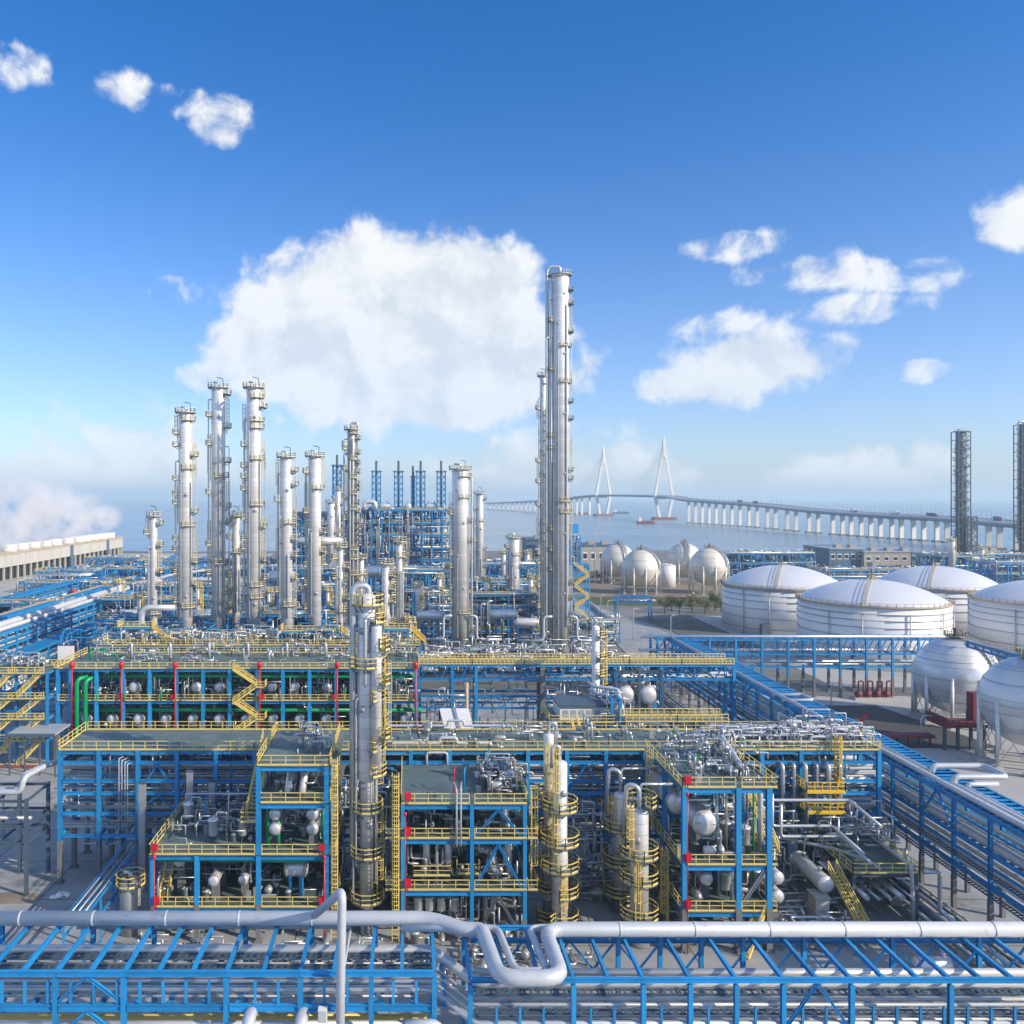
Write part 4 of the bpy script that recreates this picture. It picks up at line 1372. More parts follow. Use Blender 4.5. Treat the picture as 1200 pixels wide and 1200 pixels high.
pipe_thing('slender white pipe below the thick one, turning down beside the dropping pipe', [P(90, 1087, 74.6), P(411, 1087, 74.6), V3(PX(411, 74.6) - .2, 66.4, PZ(1087, 74.6) - .4), V3(PX(407, 66), 66.2, 2)], .12, 'pipe_white', n=10)
ps = MB()
for px in [25 + 80 * i for i in range(6)]:
    x = PX(px, 74)
    part(MB().box(x - .12, x + .12, 73.5, 74.3, ZT, ZT + .16), 'pipe_shoe', 'grey_steel', r1)
for px in [713 + 80 * i for i in range(7)]:
    x = PX(px, 72)
    part(MB().box(x - .12, x + .12, 71.6, 72.4, ZT, ZT + .16), 'pipe_shoe', 'grey_steel', r2)

# tier pipes: along the left rack, dropping through the gap, along the right rack
tierp = [(74.0, .44, 'clad_h', 'thickest silver pipe on the tier of the nearest racks'), (72.0, .17, 'pipe_dull', None), (70.9, .15, 'pipe', None), (70.3, .12, 'pipe_dull', None), (69.7, .16, 'pipe', None), (69.05, .12, 'pipe', None), (68.4, .2, 'pipe', None)]
for kk, (y, r, m, lab) in enumerate(tierp):
    yr = y - 2.6 if y > 71 else y - 2.2
    pts = [V3(PX(-70, 70), y, ZL1 + .02 + r), V3(PX(506, y), y, ZL1 + .02 + r), V3(PX(556, yr), yr, ZL2 + .02 + r), V3(PX(1310, 70), yr, ZL2 + .02 + r)]
    pipe_thing(lab or 'slim silver pipe on the tier of the two nearest racks, ' + ORD[6 - kk] + ' from the front', pts, r, m, group=None if lab else 'slim pipes on the foreground rack tier', n=12)
for k in range(5):
    y = (73.2, 72.5, 71.4, 70.6, 67.75)[k]
    pipe_thing('grey pipe packed between the trays of the left foreground rack, ' + ORD[k] + ' from the back', [V3(PX(-70, 70), y, ZL1 + .12), V3(PX(504, y), y, ZL1 + .12)], .1, 'pipe_dull', group='grey pipes of the left foreground rack', n=8)
    y = (72.2, 71.3, 69.6, 68.0, 66.8)[k]
    pipe_thing('grey pipe packed between the trays of the right foreground rack, ' + ORD[k] + ' from the back', [V3(PX(557, y), y, ZL2 + .16), V3(PX(1310, 70), y, ZL2 + .16)], .14, 'pipe_dull', group='grey pipes of the right foreground rack', n=8)
pipe_thing('second thick silver pipe on the right foreground rack tier', [V3(PX(556, 73), 72.9, ZL2 + .4), V3(PX(1310, 73), 72.9, ZL2 + .4)], .36, 'clad_h', n=14)
pipe_thing('thick silver pipe under the gap ending in an elbow at the left rack', [P(395, 1116, 76.6), P(475, 1116, 76.6), V3(PX(475, 76.6) + .2, 79, 6)], .42, 'clad_h', n=14)
tray('dark cable tray behind the slim pipes on the left foreground rack', [(PX(-60, 72), 73.0, ZL1 + .5), (PX(505, 72), 73.0, ZL1 + .5)], .7)
tray('dark cable tray in front of the thick pipe on the left foreground rack', [(PX(-60, 72), 71.5, ZL1 + .35), (PX(505, 72), 71.5, ZL1 + .35)], .6)
tray('dark cable tray along the right foreground rack', [(PX(556, 70), 70.4, ZL2 + .2), (PX(1290, 70), 70.4, ZL2 + .2)], .7)
tray('upper dark cable tray near the front of the right foreground rack', [(PX(556, 67), 67.2, ZL2 + .5), (PX(1290, 67), 67.2, ZL2 + .5)], .5)
for (y, r, m, lab) in ((69.4, .22, 'yellow', 'yellow pipe on the lowest tier of the left foreground rack'), (68.3, .3, 'clad_h', 'thick silver pipe on the lowest tier of the left foreground rack'), (70.8, .2, 'pipe', 'slim silver pipe on the lowest tier of the left foreground rack')):
    pipe_thing(lab, [V3(PX(-60, 70), y, 7.55 + r), V3(PX(500, 70), y, 7.55 + r)], r, m)
for k, (px, lab) in enumerate(((290, 'bulky silver elbow pipe at the bottom edge, left one of the two'), (352, 'bulky silver elbow pipe at the bottom edge, right one of the two'))):
    pipe_thing(lab, [V3(PX(px - 14, 65.6), 65.4, 4), V3(PX(px, 65.6), 65.4, 8.9), V3(PX(px, 65.6), 66.4, 9.6), V3(PX(px + 4, 66), 70.5, 9.3)], .5, 'clad_h', n=16, bend=1.2)
pipe_thing('short silver elbow at the right end of the left foreground rack', [V3(PX(475, 66), 66.3, 9.1), V3(PX(516, 66), 66.3, 9.1), V3(PX(520, 66), 66.3, 4)], .36, 'clad_h', n=14)
bx = P(378, 1190, 66)
bxo = thing('junction_box', 'white electrical box hanging on the left foreground rack', 'electrical box', bx - UP * .5)
part(MB().box(bx.x - .35, bx.x + .35, 65.9, 66.4, bx.z - .6, bx.z + .5), 'cabinet', 'white', bxo)
part(MB().box(bx.x - .3, bx.x + .3, 65.86, 65.898, bx.z - .5, bx.z + .4), 'door', 'pipe_white', bxo)

# ================================================================== long rack along the second row
r3 = thing('pipe_rack', 'long blue pipe rack with a railed deck spanning the second row', 'pipe rack', (8, 115, 0))
YA, YB = 110.6, 120.0
NB = 21
XA, XB = -45.3, 60.8
xs3 = [XA + (XB - XA) * i / NB for i in range(NB + 1)]
frame(r3, xs3, [YA, 115.3, YB], [17.3, 16.0, 13.6, 12.0, 9.4, 6.5], cw=.5, bw=.26, bh=.4, fire=5.5)
deck(r3, XA - .3, XB + .3, YA - .2, YB + .2, 17.3)
for a, b in ((0, 5), (5, 11), (11, 16), (16, 21)):
    rails(r3, [V3(xs3[a], YA - .15, 17.3), V3(xs3[b], YA - .15, 17.3)])
    rails(r3, [V3(xs3[a], YB + .15, 17.3), V3(xs3[b], YB + .15, 17.3)])
rails(r3, [V3(XA - .25, YA, 17.3), V3(XA - .25, YB, 17.3)]); rails(r3, [V3(XB + .25, YA, 17.3), V3(XB + .25, YB, 17.3)])
for i in (2, 9, 13, 18):
    xm = (xs3[i] + xs3[i + 1]) / 2
    for (za, zb) in ((12, 15.4), (9.4, 11.5)):
        brace(r3, V3(xs3[i] + .3, YA, za), V3(xm, YA, zb), .2); brace(r3, V3(xs3[i + 1] - .3, YA, za), V3(xm, YA, zb), .2)
rg = random.Random(8)
for z, tier in ((13.6, 'upper'), (12.0, 'upper middle'), (9.4, 'lower middle'), (6.5, 'lowest')):
    for k in range(9):
        r = rg.choice([.1, .13, .17, .22, .3, .38])
        y = YA + .6 + k * .98
        a, b = (XA - 1, XB + 1) if rg.random() < .7 else (XA - 1, rg.uniform(10, 40)) if rg.random() < .5 else (rg.uniform(-30, 0), XB + 1)
        pts = [V3(a, y, z + r), V3(b, y, z + r)]
        if b < XB: pts.append(V3(b, y, z - 3))
        if a > XA: pts = [V3(a, y, z - 2.5)] + pts
        pipe_thing(ORD[k] + ' pipe from the front, ' + tier + ' tier of the long second-row rack', pts, r, rg.choice(['pipe', 'clad_h', 'pipe_dull', 'pipe']), group='pipes on the ' + tier + ' tier of the second-row rack', n=8)
pipe_thing('thick silver pipe just under the deck of the long second-row rack', [V3(XA - 1, 112.4, 14.9), V3(XB, 112.4, 14.9)], .42, 'clad_h', n=14)
for k, px in enumerate((139, 142.5, 146, 149)):
    pipe_thing('thin white riser at the long rack left end, ' + ORD[k] + ' from the left', [V3(PX(px, 110), 110.1, 7.0), V3(PX(px, 110), 110.1, 16.3 - .25 * k), V3(PX(px, 110) + .6, 112, 16.3 - .25 * k)], .07, 'pipe_white', group='thin risers at the left end of the long rack')
for k, (px, ya, yb) in enumerate(((166, 919, 1010), (222, 905, 955), (248, 917, 950))):
    b = V3(PX(px, 108), 108.3, 0)
    th = thing('cable_duct', 'upright grey cable duct in front of the long rack, ' + ORD[k] + ' from the left', 'duct', b, 'grey cable ducts')
    part(MB().box(b.x - .42, b.x + .42, b.y - .25, b.y + .25, 0, PZ(ya, 108)), 'casing', 'pipe_dull', th)
    part(MB().box(b.x - .5, b.x + .5, b.y - .32, b.y + .32, PZ(ya, 108), PZ(ya, 108) + .15), 'cap', 'grey_steel', th)
for k in range(9):
    px = 868 + k * 4.2 if k < 3 else 918 + (k - 3) * 13.5
    r = (.12, .2, .12, .28, .2, .28, .14, .3, .22)[k]
    pipe_thing('upright silver pipe down the right front of the long rack, ' + ORD[k] + ' from the left', [V3(PX(px, 109.5), 109.7, (5, 8, 6, 7, 9, 8, 5, 9, 7)[k]), V3(PX(px, 109.5), 109.7, 15.6), V3(PX(px, 109.5), 113, 15.6)], r, 'pipe', group='upright pipes at the right of the long rack')
for k, zz in enumerate((13.0, 10.4)):
    cx0, cx1 = PX(943, 108), PX(988, 108)
    bal = thing('access_platform', ('upper' if k == 0 else 'lower') + ' yellow access platform hung on the right end of the long rack', 'platform', V3((cx0 + cx1) / 2, 108.5, zz))
    part(MB().box(cx0, cx1, 107.4, 110.1, zz - .12, zz), 'deck', 'grate', bal)
    part(MB().box(cx0, cx1, 107.3, 107.4, zz - .25, zz + .05), 'edge_beam', 'yellow_strong', bal)
    rails(bal, [V3(cx0, 110, zz), V3(cx0, 107.4, zz), V3(cx1, 107.4, zz), V3(cx1, 110, zz)], m='yellow_strong', t=.1, step=1.0)
    for x in (cx0 + .3, cx1 - .3): part(MB().beam(V3(x, 107.6, zz - .15), V3(x, 110.3, zz - 1.4), .14), 'bracket', 'yellow_strong', bal)
lad = thing('access_ladder', 'yellow caged ladder at the right end of the long rack', 'ladder', V3(PX(986, 109), 109.6, 10))
part(MB().ladder(V3(PX(986, 109), 109.9, 10.4), 9, V3(0, -1, 0), .8, True, .1), 'ladder_cage', 'yellow_strong', lad, stuff=True)

# deck clutter on the long rack
rg = random.Random(15)
for k, px in enumerate((505, 530, 600, 690, 735, 780, 815, 850, 868, 885, 902, 918, 935, 952, 968, 985, 1000, 1015)):
    valve_set('pipework loop with valves on the long second-row deck, ' + ORD[k] + ' from the left', (PX(px, 116), rg.uniform(113, 118.5), 17.3), rg, rg.uniform(.8, 1.25) * (1.2 if px > 840 else 1), 'valve loops on the long second-row deck', 'pipe')
for k, (y, z, a, b, r) in enumerate(((118.6, 18.0, 820, 1020, .16), (117.4, 18.6, 830, 1010, .13), (116.4, 18.1, 845, 1024, .2), (115.2, 19.0, 850, 990, .11), (114, 18.2, 860, 1020, .14), (118.9, 18.2, 450, 600, .18), (112.4, 17.8, 880, 1020, .2), (112.2, 17.7, 456, 575, .22))):
    xa, xb = PX(a, y), PX(b, y)
    pipe_thing('white pipe run on the long second-row deck, ' + ORD[k] + ' of eight from the back right', [V3(xa, y, 17.4), V3(xa, y, z), V3((xa + xb) / 2, y, z), V3((xa + xb) / 2, y, z + .7), V3((xa + xb) / 2 + 2.2, y, z + .7), V3((xa + xb) / 2 + 2.2, y, z), V3(xb, y, z), V3(xb, y, 17.4)], r, 'pipe_white', group='white pipe runs on the long deck ' + ('right' if a > 600 else 'centre'), n=8)
pipe_thing('white square pipe frame on the long rack just right of the central column', [P(500, 905, 110.4), P(500, 882, 110.4), P(524, 882, 110.4), P(524, 905, 110.4)], .16, 'pipe_white')
rg = random.Random(77)
for k in range(12):
    x0 = PX(846 + k * 15, 114); y0 = 112 + (k % 4) * 1.7
    hgt = rg.uniform(.8, 2.6)
    pipe_thing('white inverted U pipe in the right-end cluster of the long deck, ' + ORD[k] + ' from the left', [V3(x0, y0, 17.35), V3(x0, y0, 17.3 + hgt), V3(x0 + rg.uniform(1.2, 3), y0, 17.3 + hgt), V3(x0 + 2, y0 + rg.uniform(.2, 1.5), 17.35)], rg.uniform(.07, .14), 'pipe_white', group='small white pipes at the right end of the long deck', n=7)

# ================================================================== left block
c1 = thing('process_structure', 'blue two-part process structure with dark decks, left of the central silver column', 'steel structure', (-19, 103, 0))
D1 = 96.0
xs = [PX(178, D1), PX(231, D1), PX(303, D1), PX(383, D1)]
ys = [96.0, 103.3, 110.0]
lv = [4.0, 9.9, 15.7, 19.9]
frame(c1, xs[:3], ys, [4.0, 9.9], cw=.5, bh=.5, fire=4.3)
frame(c1, xs[2:], ys, [15.7, 19.9], cols=False, bh=.5)
frame(c1, xs[2:], ys, [4.0, 9.9], cols=False, bh=.5)
for x in xs[2:]:
    for y in ys: steel('column', V3(x, y, 9.9 if x == xs[2] else 4.3), V3(x, y, 19.75), .55, .5, 'blue', c1)
for y in ys: part(MB().box(xs[3] - .3, xs[3] + .3, y - .3, y + .3, 0, 4.3), 'column_base', 'fireproof', c1)
for z in (4.0, 9.9):
    deck(c1, xs[0] - .3, xs[2], ys[0] - .25, ys[2] + .1, z)
for z in lv: deck(c1, xs[2] + .02, xs[3] + .35, ys[0] - .25, ys[2] + .1, z)
e = ys[0] - .2
for z in (4.0, 9.9):
    rails(c1, [V3(xs[0] - .25, ys[2], z), V3(xs[0] - .25, e, z), V3(xs[2] - .4, e, z)])
    rails(c1, [V3(xs[2] + .4, e, z), V3(xs[3] - .4, e, z)])
    rails(c1, [V3(xs[3] + 1.0, e, z), V3(xs[3] + 1.0, ys[2], z)])
for z in (15.7, 19.9):
    rails(c1, [V3(xs[2] - .2, ys[2], z), V3(xs[2] - .2, e, z), V3(xs[3] + .3, e, z), V3(xs[3] + .3, ys[2], z)])
for z in lv:
    part(MB().box(xs[3] + .37, xs[3] + 1.1, ys[0], ys[2], z - .1, z), 'side_walkway', 'grate', c1)
part(MB().ladder(V3(xs[3] + .9, e - .1, .3), 20.6, V3(.0, -1, 0), .7, True, .09), 'ladder', 'yellow', c1, stuff=True)
part(MB().ladder(V3(xs[3] + .5, e + 5, 9.9), 11, V3(1, 0, 0), .7, True, .09), 'ladder', 'yellow', c1, stuff=True)
stair(c1, V3(xs[2] - 1.3, 98.5, 13.2), V3(xs[2] - 1.0, 108.5, 19.6), 1.2, t=.09)
lp = part(MB().box(xs[2] - 2.2, xs[2] - .3, 96.6, 98.6, 13.05, 13.2), 'landing', 'grate', c1)
part(MB().rail([V3(xs[2] - .4, 96.6, 13.2), V3(xs[2] - 2.2, 96.6, 13.2), V3(xs[2] - 2.2, 98.6, 13.2)], 1.15, 1, .08), 'railing', 'yellow', lp, stuff=True)
stair(c1, V3(xs[0] + .9, 97.4, 4.0), V3(xs[0] + .9, 103, 9.8), .9)
for k, (px, zz) in enumerate(((181, 9.9), (183, 4.0), (377, 9.9), (377, 4.0))):
    fire_box('red fire box on the left block, ' + ('upper' if zz > 5 else 'lower') + ' floor, ' + ('left' if px < 300 else 'right') + ' corner', V3(PX(px, 95.6), 95.65, zz), .8)
for k, px in enumerate((180.5, 380)):
    fire_riser('slim red riser at the ' + ('left' if k == 0 else 'right') + ' front corner of the left block', (PX(px, 95.4), 95.4, 0), (PX(px, 95.4), 95.4, 9.6), .8)
for k, (za, a, b) in enumerate(((9.1, 186, 378), (3.3, 186, 378))):
    pipe_thing('green header pipe under the ' + ('upper' if k == 0 else 'lower') + ' floor of the left block', [V3(PX(a, 97), 97.0, za - .2), V3(PX(b, 97), 97.0, za - .2)], .32, 'green', n=14)
for k, (px, zt_) in enumerate(((314, 15.4), (326, 13.3), (379, 15.4))):
    pipe_thing('upright green pipe in the tall bay of the left block, ' + ORD[k] + ' from the left', [V3(PX(px, 98), 98, 9.9), V3(PX(px, 98), 98, zt_)], .22, 'green')
# deck equipment of the left block
for k, (px, y) in enumerate(((250, 99.6), (285, 99.6))):
    filter_vessel(('left' if k == 0 else 'right') + ' one of the two silver filter pots on the dark left deck', (PX(px, y), y, 9.9), 1.05)
filter_vessel('white and green filter pot at the back of the dark left deck', (PX(221, 105), 105, 9.9), 1.0, skin='white')
for k, (px, y) in enumerate(((262, 101.8), (296, 101.5), (240, 107), (275, 107.5))):
    pump('small pump on the dark left deck, ' + ORD[k] + ' of four', (PX(px, y), y, 9.9), .75, 'pumps on the left block deck', rz=.4 * k)
pipe_thing('white pipe laid across the back of the dark left deck', [V3(PX(218, 106), 106, 10.5), V3(PX(218, 106), 106, 13.2), V3(PX(296, 106), 106, 13.2), V3(PX(296, 106), 106, 10)], .12, 'pipe_white')
pipe_thing('blue upright pipe on the dark left deck', [V3(PX(242, 103), 103, 9.95), V3(PX(242, 103), 103, 14)], .09, 'blue')
pipe_thing('white upright pipe on the dark left deck', [V3(PX(268, 102), 102, 9.95), V3(PX(268, 102), 102, 15)], .08, 'pipe_white')
for k, (px, y, z, r, L) in enumerate(((217, 101, 8.0, .62, 5), (257, 99.5, 6.6, .6, 6), (290, 100, 6.3, .55, 5), (234, 106, 6.5, .6, 4))):
    drum('silver exchanger end on the ground floor of the left block, ' + ORD[k] + ' of four', (PX(px, y), y, z), r, L, group='exchangers in the left block', saddle=z - r - 4.0)
for k, (px, y, z) in enumerate(((326, 100, 13.8), (326, 100, 12.1), (369, 100, 13.8), (369, 100, 12.1))):
    drum('silver exchanger stacked in the tall bay, ' + ('upper' if z > 13 else 'lower') + (' left' if px < 350 else ' right'), (PX(px, y), y, z), .66, 5, group='stacked exchangers in the tall bay', saddle=.35 if z > 13 else z - .66 - 9.9)
drum('fat silver drum on blue legs on the ground floor of the tall bay', (PX(347, 98.5), 98.5, 7.3), 1.0, 2.0, axis='x', saddle=7.3 - 1.0 - 4.0, legs='blue')
for k, px in enumerate((338, 355)):
    pipe_thing('bulky silver elbow on the upper floor of the tall bay, ' + ('left' if k == 0 else 'right'), [V3(PX(px, 98) - 1, 104, 18.4), V3(PX(px, 98), 104, 18.4), V3(PX(px, 98), 100.5, 18.0), V3(PX(px, 98) - .2, 98.5, 15.8)], .42, 'clad_h', n=14)
rg = random.Random(31)
for k, (px, y) in enumerate(((365, 107), (372, 104), (358, 108.6), (378, 100.8), (366, 102))):
    valve_set('valve loop on the top deck of the tall left bay, ' + ORD[k] + ' of five', (PX(px, y), y, 19.9), rg, 1.0, 'valve loops on the tall bay top')
for k, px in enumerate((248, 262, 277, 292, 315, 360)):
    valve_set('valve loop on the shaded ground floor of the left block, ' + ORD[k] + ' from the left', (PX(px, 104), 104 + (k % 2), 4.0), rg, 1.1, 'valve loops on the left block ground floor')
# small blue rack leading back beside the left block, and a grey pot
sb = thing('pipe_rack', 'small low blue rack running back beside the left block', 'pipe rack', (-37, 98, 0))
for y in (90, 95, 100, 105):
    for x in (-36.5, -34.4):
        steel('column', V3(x, y, 0), V3(x, y, 5.4), .2, .2, 'blue', sb)
    steel('cross_beam', V3(-36.4, y, 5.3), V3(-34.5, y, 5.3), .18, .22, 'blue', sb)
for x in (-36.5, -34.4):
    for z in (5.55, 3.6): steel('beam', V3(x, 90, z), V3(x, 110, z), .18, .22, 'blue', sb)
for k in range(3): pipe_thing('thin silver pipe on the small low rack, ' + ORD[k] + ' from the left', [V3(-36.1 + .7 * k, 89, 5.75), V3(-36.1 + .7 * k, 110, 5.75)], .1, 'pipe', group='thin pipes on the small low rack')
column('knockout_pot', 'short grey pot with a yellow railed top beside the left block', PX(153, 98), 98, [(1.15, 5.6)], plats=[(5.7, 0, 359.9, .5)], skin='pipe_dull', skirt=0, davit=False, cat='vessel', head=.2)

# ================================================================== centre block
c2 = thing('process_structure', 'blue chevron-braced process structure right of the central silver column', 'steel structure', (6, 103, 0))
xs = [PX(472, D1), PX(553, D1), PX(615, D1)]
ys = [96.0, 103.0, 109.6]
frame(c2, xs, ys, [5.9, 11.7, 15.6], cw=.42, bh=.5, fire=2.5)
for z in (5.9, 11.7, 15.6):
    deck(c2, xs[0] - .25, xs[2] + .3, ys[0] - .25, ys[2] + .1, z)
    rails(c2, [V3(xs[0] - .2, e, z), V3(xs[1] - .3, e, z)]); rails(c2, [V3(xs[1] + .3, e, z), V3(xs[2] + .3, e, z), V3(xs[2] + .3, ys[2], z)])
    rails(c2, [V3(xs[0] - .2, ys[2], z), V3(xs[0] - .2, e, z)])
    if z < 15:
        part(MB().box(xs[0] - 2.0, xs[0] - .27, ys[0] - .2, ys[1], z - .1, z), 'side_walkway', 'grate', c2)
        rails(c2, [V3(xs[0] - .3, e, z), V3(xs[0] - 2, e, z), V3(xs[0] - 2, ys[1], z)])
        part(MB().box(xs[2] + .32, xs[2] + 1.5, ys[0] - .2, ys[1], z - .1, z), 'side_walkway', 'grate', c2)
        rails(c2, [V3(xs[2] + .35, e, z), V3(xs[2] + 1.5, e, z), V3(xs[2] + 1.5, ys[1], z)])
for (za, zb) in ((11.8, 14.9), (6.0, 11.0), (.2, 5.2)):
    xm = (xs[1] + xs[2]) / 2
    mm = 'blue' if za > 5 else 'fireproof'
    brace(c2, V3(xs[1] + .3, 96, za), V3(xm, 96, zb), .26, mm); brace(c2, V3(xs[2] - .3, 96, za), V3(xm, 96, zb), .26, mm)
part(MB().ladder(V3(xs[0] - .8, e - .2, .2), 19, V3(0, -1, 0), .75, True, .09), 'ladder', 'yellow', c2, stuff=True)
part(MB().ladder(V3(xs[2] + .9, 97.2, 6), 11, V3(1, 0, 0), .75, True, .09), 'ladder', 'yellow', c2, stuff=True)
for k, zz in enumerate((15.6, 11.7, 5.9)):
    fire_box('red fire box at the left corner of the centre block, ' + ('top', 'middle', 'lower')[k] + ' floor', V3(PX(478, 95.6), 95.65, zz), .85)
fire_riser('slim red riser at the left front corner of the centre block', (PX(475, 95.3), 95.3, 0), (PX(475, 95.3), 95.3, 14.5), .7)
for k, px in enumerate((535, 540)):
    pipe_thing('white riser in front of the centre block, ' + ('left' if k == 0 else 'right') + ' of the pair', [V3(PX(px, 95.5), 95.5, 11), V3(PX(px, 95.5), 95.5, 17.3), V3(PX(px, 95.5) + (k - .5) * .4, 98, 17.3)], .11, 'pipe_white')
for k, (px, z) in enumerate(((500, 9.0), (525, 9.0), (592, 13.6), (578, 7.6), (596, 9.3))):
    pipe_thing('bulky silver elbow inside the centre block, ' + ORD[k] + ' of five', [V3(PX(px, 99) - 2.2, 100.5, z + 1.4), V3(PX(px, 99), 99.5, z + 1.2), V3(PX(px, 99), 98.8, 6.0 if z < 12 else 11.8)], .46, 'clad_h', n=14, group='bulky elbows in the centre block')
pipe_thing('grey pipe bend in the left bay of the centre block', [V3(PX(512, 97), 97.3, 6), V3(PX(512, 97), 97.3, 10.6), V3(PX(556, 97), 97.3, 10.6), V3(PX(556, 97), 99, 11)], .17, 'pipe')
vp = thing('access_platform', 'small angled yellow railed platform on the lower floor of the centre block', 'platform', V3(PX(510, 98), 97.2, 7))
for (a, b, zz) in ((484, 528, 7.1), (536, 562, 7.3)):
    part(MB().box(PX(a, 97), PX(b, 97), 96.7, 98.0, zz - .1, zz), 'deck', 'grate', vp)
    rails(vp, [V3(PX(a, 97), 98, zz), V3(PX(a, 97), 96.7, zz), V3(PX(b, 97), 96.7, zz), V3(PX(b, 97), 98, zz)])
rg = random.Random(44)
for k, (px, y) in enumerate(((590, 103.5), (602, 102), (583, 106), (609, 105), (596, 99.5), (575, 104))):
    valve_set('grey valve loop on the top deck of the centre block, ' + ORD[k] + ' of six', (PX(px, y), y, 15.6), rg, 1.15, 'valve loops on the centre block top', 'pipe_dull')
lift = thing('lifting_frame', 'pair of red and blue davit posts on the centre block top deck', 'davit', V3(PX(536, 99), 99, 15.6))
for px, m in ((532, 'red'), (544, 'blue')):
    part(MB().pipe([V3(PX(px, 99), 99, 15.6), V3(PX(px, 99), 99, 18.2), V3(PX(px, 99) + .2, 99.6, 18.6)], .09, 8), 'davit_post', m, lift)
mach = thing('machine_skid', 'grey compressor skid on the right of the centre block top deck', 'machine', V3(PX(593, 101), 101.5, 15.6))
part(MB().box(PX(585, 101), PX(605, 101), 99.5, 104, 15.6, 16.0), 'skid', 'grey_steel', mach)
part(MB().lathe(V3(PX(588, 101), 101, 17), V3(1, 0, 0), [(0, .1), (.05, .7), (1.4, .7), (1.5, .1)], 16), 'cylinder', 'pipe_dull', mach)
part(MB().box(PX(588, 101), PX(596, 101), 101.8, 103.5, 16, 18.0), 'motor', 'wall_blue', mach)
for k, px in enumerate((490, 503, 517, 533)):
    c = V3(PX(px, 97), 97.2, 3.3)
    filter_vessel('silver nozzle pot hanging under the lower floor of the centre block, ' + ORD[k] + ' from the left', c - UP * .9, .85, 'nozzle pots under the centre block')
for k, px in enumerate((569, 577)):
    pipe_thing('upright grey pipe under the right bay of the centre block, ' + ('left' if k == 0 else 'right'), [V3(PX(px, 98), 98.2, 0), V3(PX(px, 98), 98.2, 5.3)], .3, 'pipe_dull', n=12)
pump('large pump at the foot of the centre block', (PX(585, 92), 92, .05), 1.4)
pump('large pump between the centre block and the twin column', (PX(618, 92), 92.5, .05), 1.3, rz=1.2)

# ================================================================== right block
c3 = thing('process_structure', 'blue process structure holding a big silver drum, right of the twin vessels', 'steel structure', (35.5, 101, 0))
D3 = 94.0
xs = [PX(802, D3), PX(865, D3), PX(901, D3)]
ys = [94.0, 101.0, 108.4]
frame(c3, xs, ys, [4.5, 9.6, 18.1], cw=.58, bh=.5, fire=4.8)
e3 = ys[0] - .2
for z in (4.5, 9.6, 18.1):
    deck(c3, xs[0] - .3, xs[2] + 1.0, ys[0] - .25, ys[2] + .1, z)
    rails(c3, [V3(xs[0] - .25, ys[2], z), V3(xs[0] - .25, e3, z), V3(xs[1] - .35, e3, z)]); rails(c3, [V3(xs[1] + .35, e3, z), V3(xs[2] + .95, e3, z), V3(xs[2] + .95, ys[2], z)])
stair(c3, V3(xs[2] + 2.0, 97, 9.6), V3(xs[2] + .2, 104, 17.9), 1.0, t=.09)
stair(c3, V3(xs[2] - 3.2, 92.6, .1), V3(xs[2] - .6, 94.4, 4.4), 1.0, t=.09)
part(MB().ladder(V3(xs[0] - .7, 98, .2), 9.6, V3(-1, 0, 0), .75, True, .09), 'ladder', 'yellow', c3, stuff=True)
part(MB().ladder(V3(xs[0] - .7, 104, 9.6), 9.6, V3(-1, 0, 0), .75, True, .09), 'ladder', 'yellow', c3, stuff=True)
for k, zz in enumerate((18.1, 9.6, 4.5)):
    fire_box('red fire box at the left corner of the right block, ' + ('top', 'middle', 'lower')[k] + ' floor', V3(PX(806, 93.6), 93.65, zz), .85)
fire_riser('slim red riser at the left front corner of the right block', (PX(805.5, 93.3), 93.3, 0), (PX(805.5, 93.3), 93.3, 17.4), .7)
drum('big silver drum facing the viewer inside the right block', (PX(822, 97.5), 101, 13.2), 1.42, 9, saddle=13.2 - 1.42 - 9.6, nozzles=3, n=28)
drum('small silver drum on the lower floor of the right block', (PX(825, 97), 98.5, 7.0), .72, 4.5, saddle=7.0 - .72 - 4.5)
pump('silver pump unit below the big drum in the right block', (PX(836, 96), 95.8, 9.6), 1.3, tint='white')
for k, z in enumerate((7.2, 5.1)):
    drum('silver exchanger on the right flank of the right block, ' + ('upper' if k == 0 else 'lower'), (PX(911, 96), 98.5, z), .72, 5, saddle=.4 if k == 0 else z - .72)
pipe_thing('sloping white pipe with a capped end on the top deck of the right block', [V3(PX(850, 106), 107.5, 18.3), V3(PX(850, 106), 107.5, 20.0), V3(PX(868, 98), 98, 19.2), V3(PX(868, 98), 98, 18.2)], .32, 'pipe_white', n=14)
rg = random.Random(52)
for k, (px, y) in enumerate(((812, 106), (822, 104.5), (835, 106), (846, 103), (796, 99), (838, 99), (858, 105), (880, 104), (815, 97.5), (872, 97))):
    valve_set('valve loop on the top deck of the right block, ' + ORD[k] + ' of ten', (PX(px, y), y, 18.1), rg, rg.uniform(.8, 1.2), 'valve loops on the right block top')
for k, (px, y, z) in enumerate(((850, 99, 9.6), (872, 97.5, 9.6), (880, 101, 9.6), (850, 97.5, 4.5), (868, 99, 4.5), (885, 98, 4.5))):
    filter_vessel('silver pot standing on the ' + ('middle' if z > 8 else 'lower') + ' floor of the right block, ' + ORD[k % 3] + ' from the left', (PX(px, y), y, z), 1.15, 'pots in the right block')
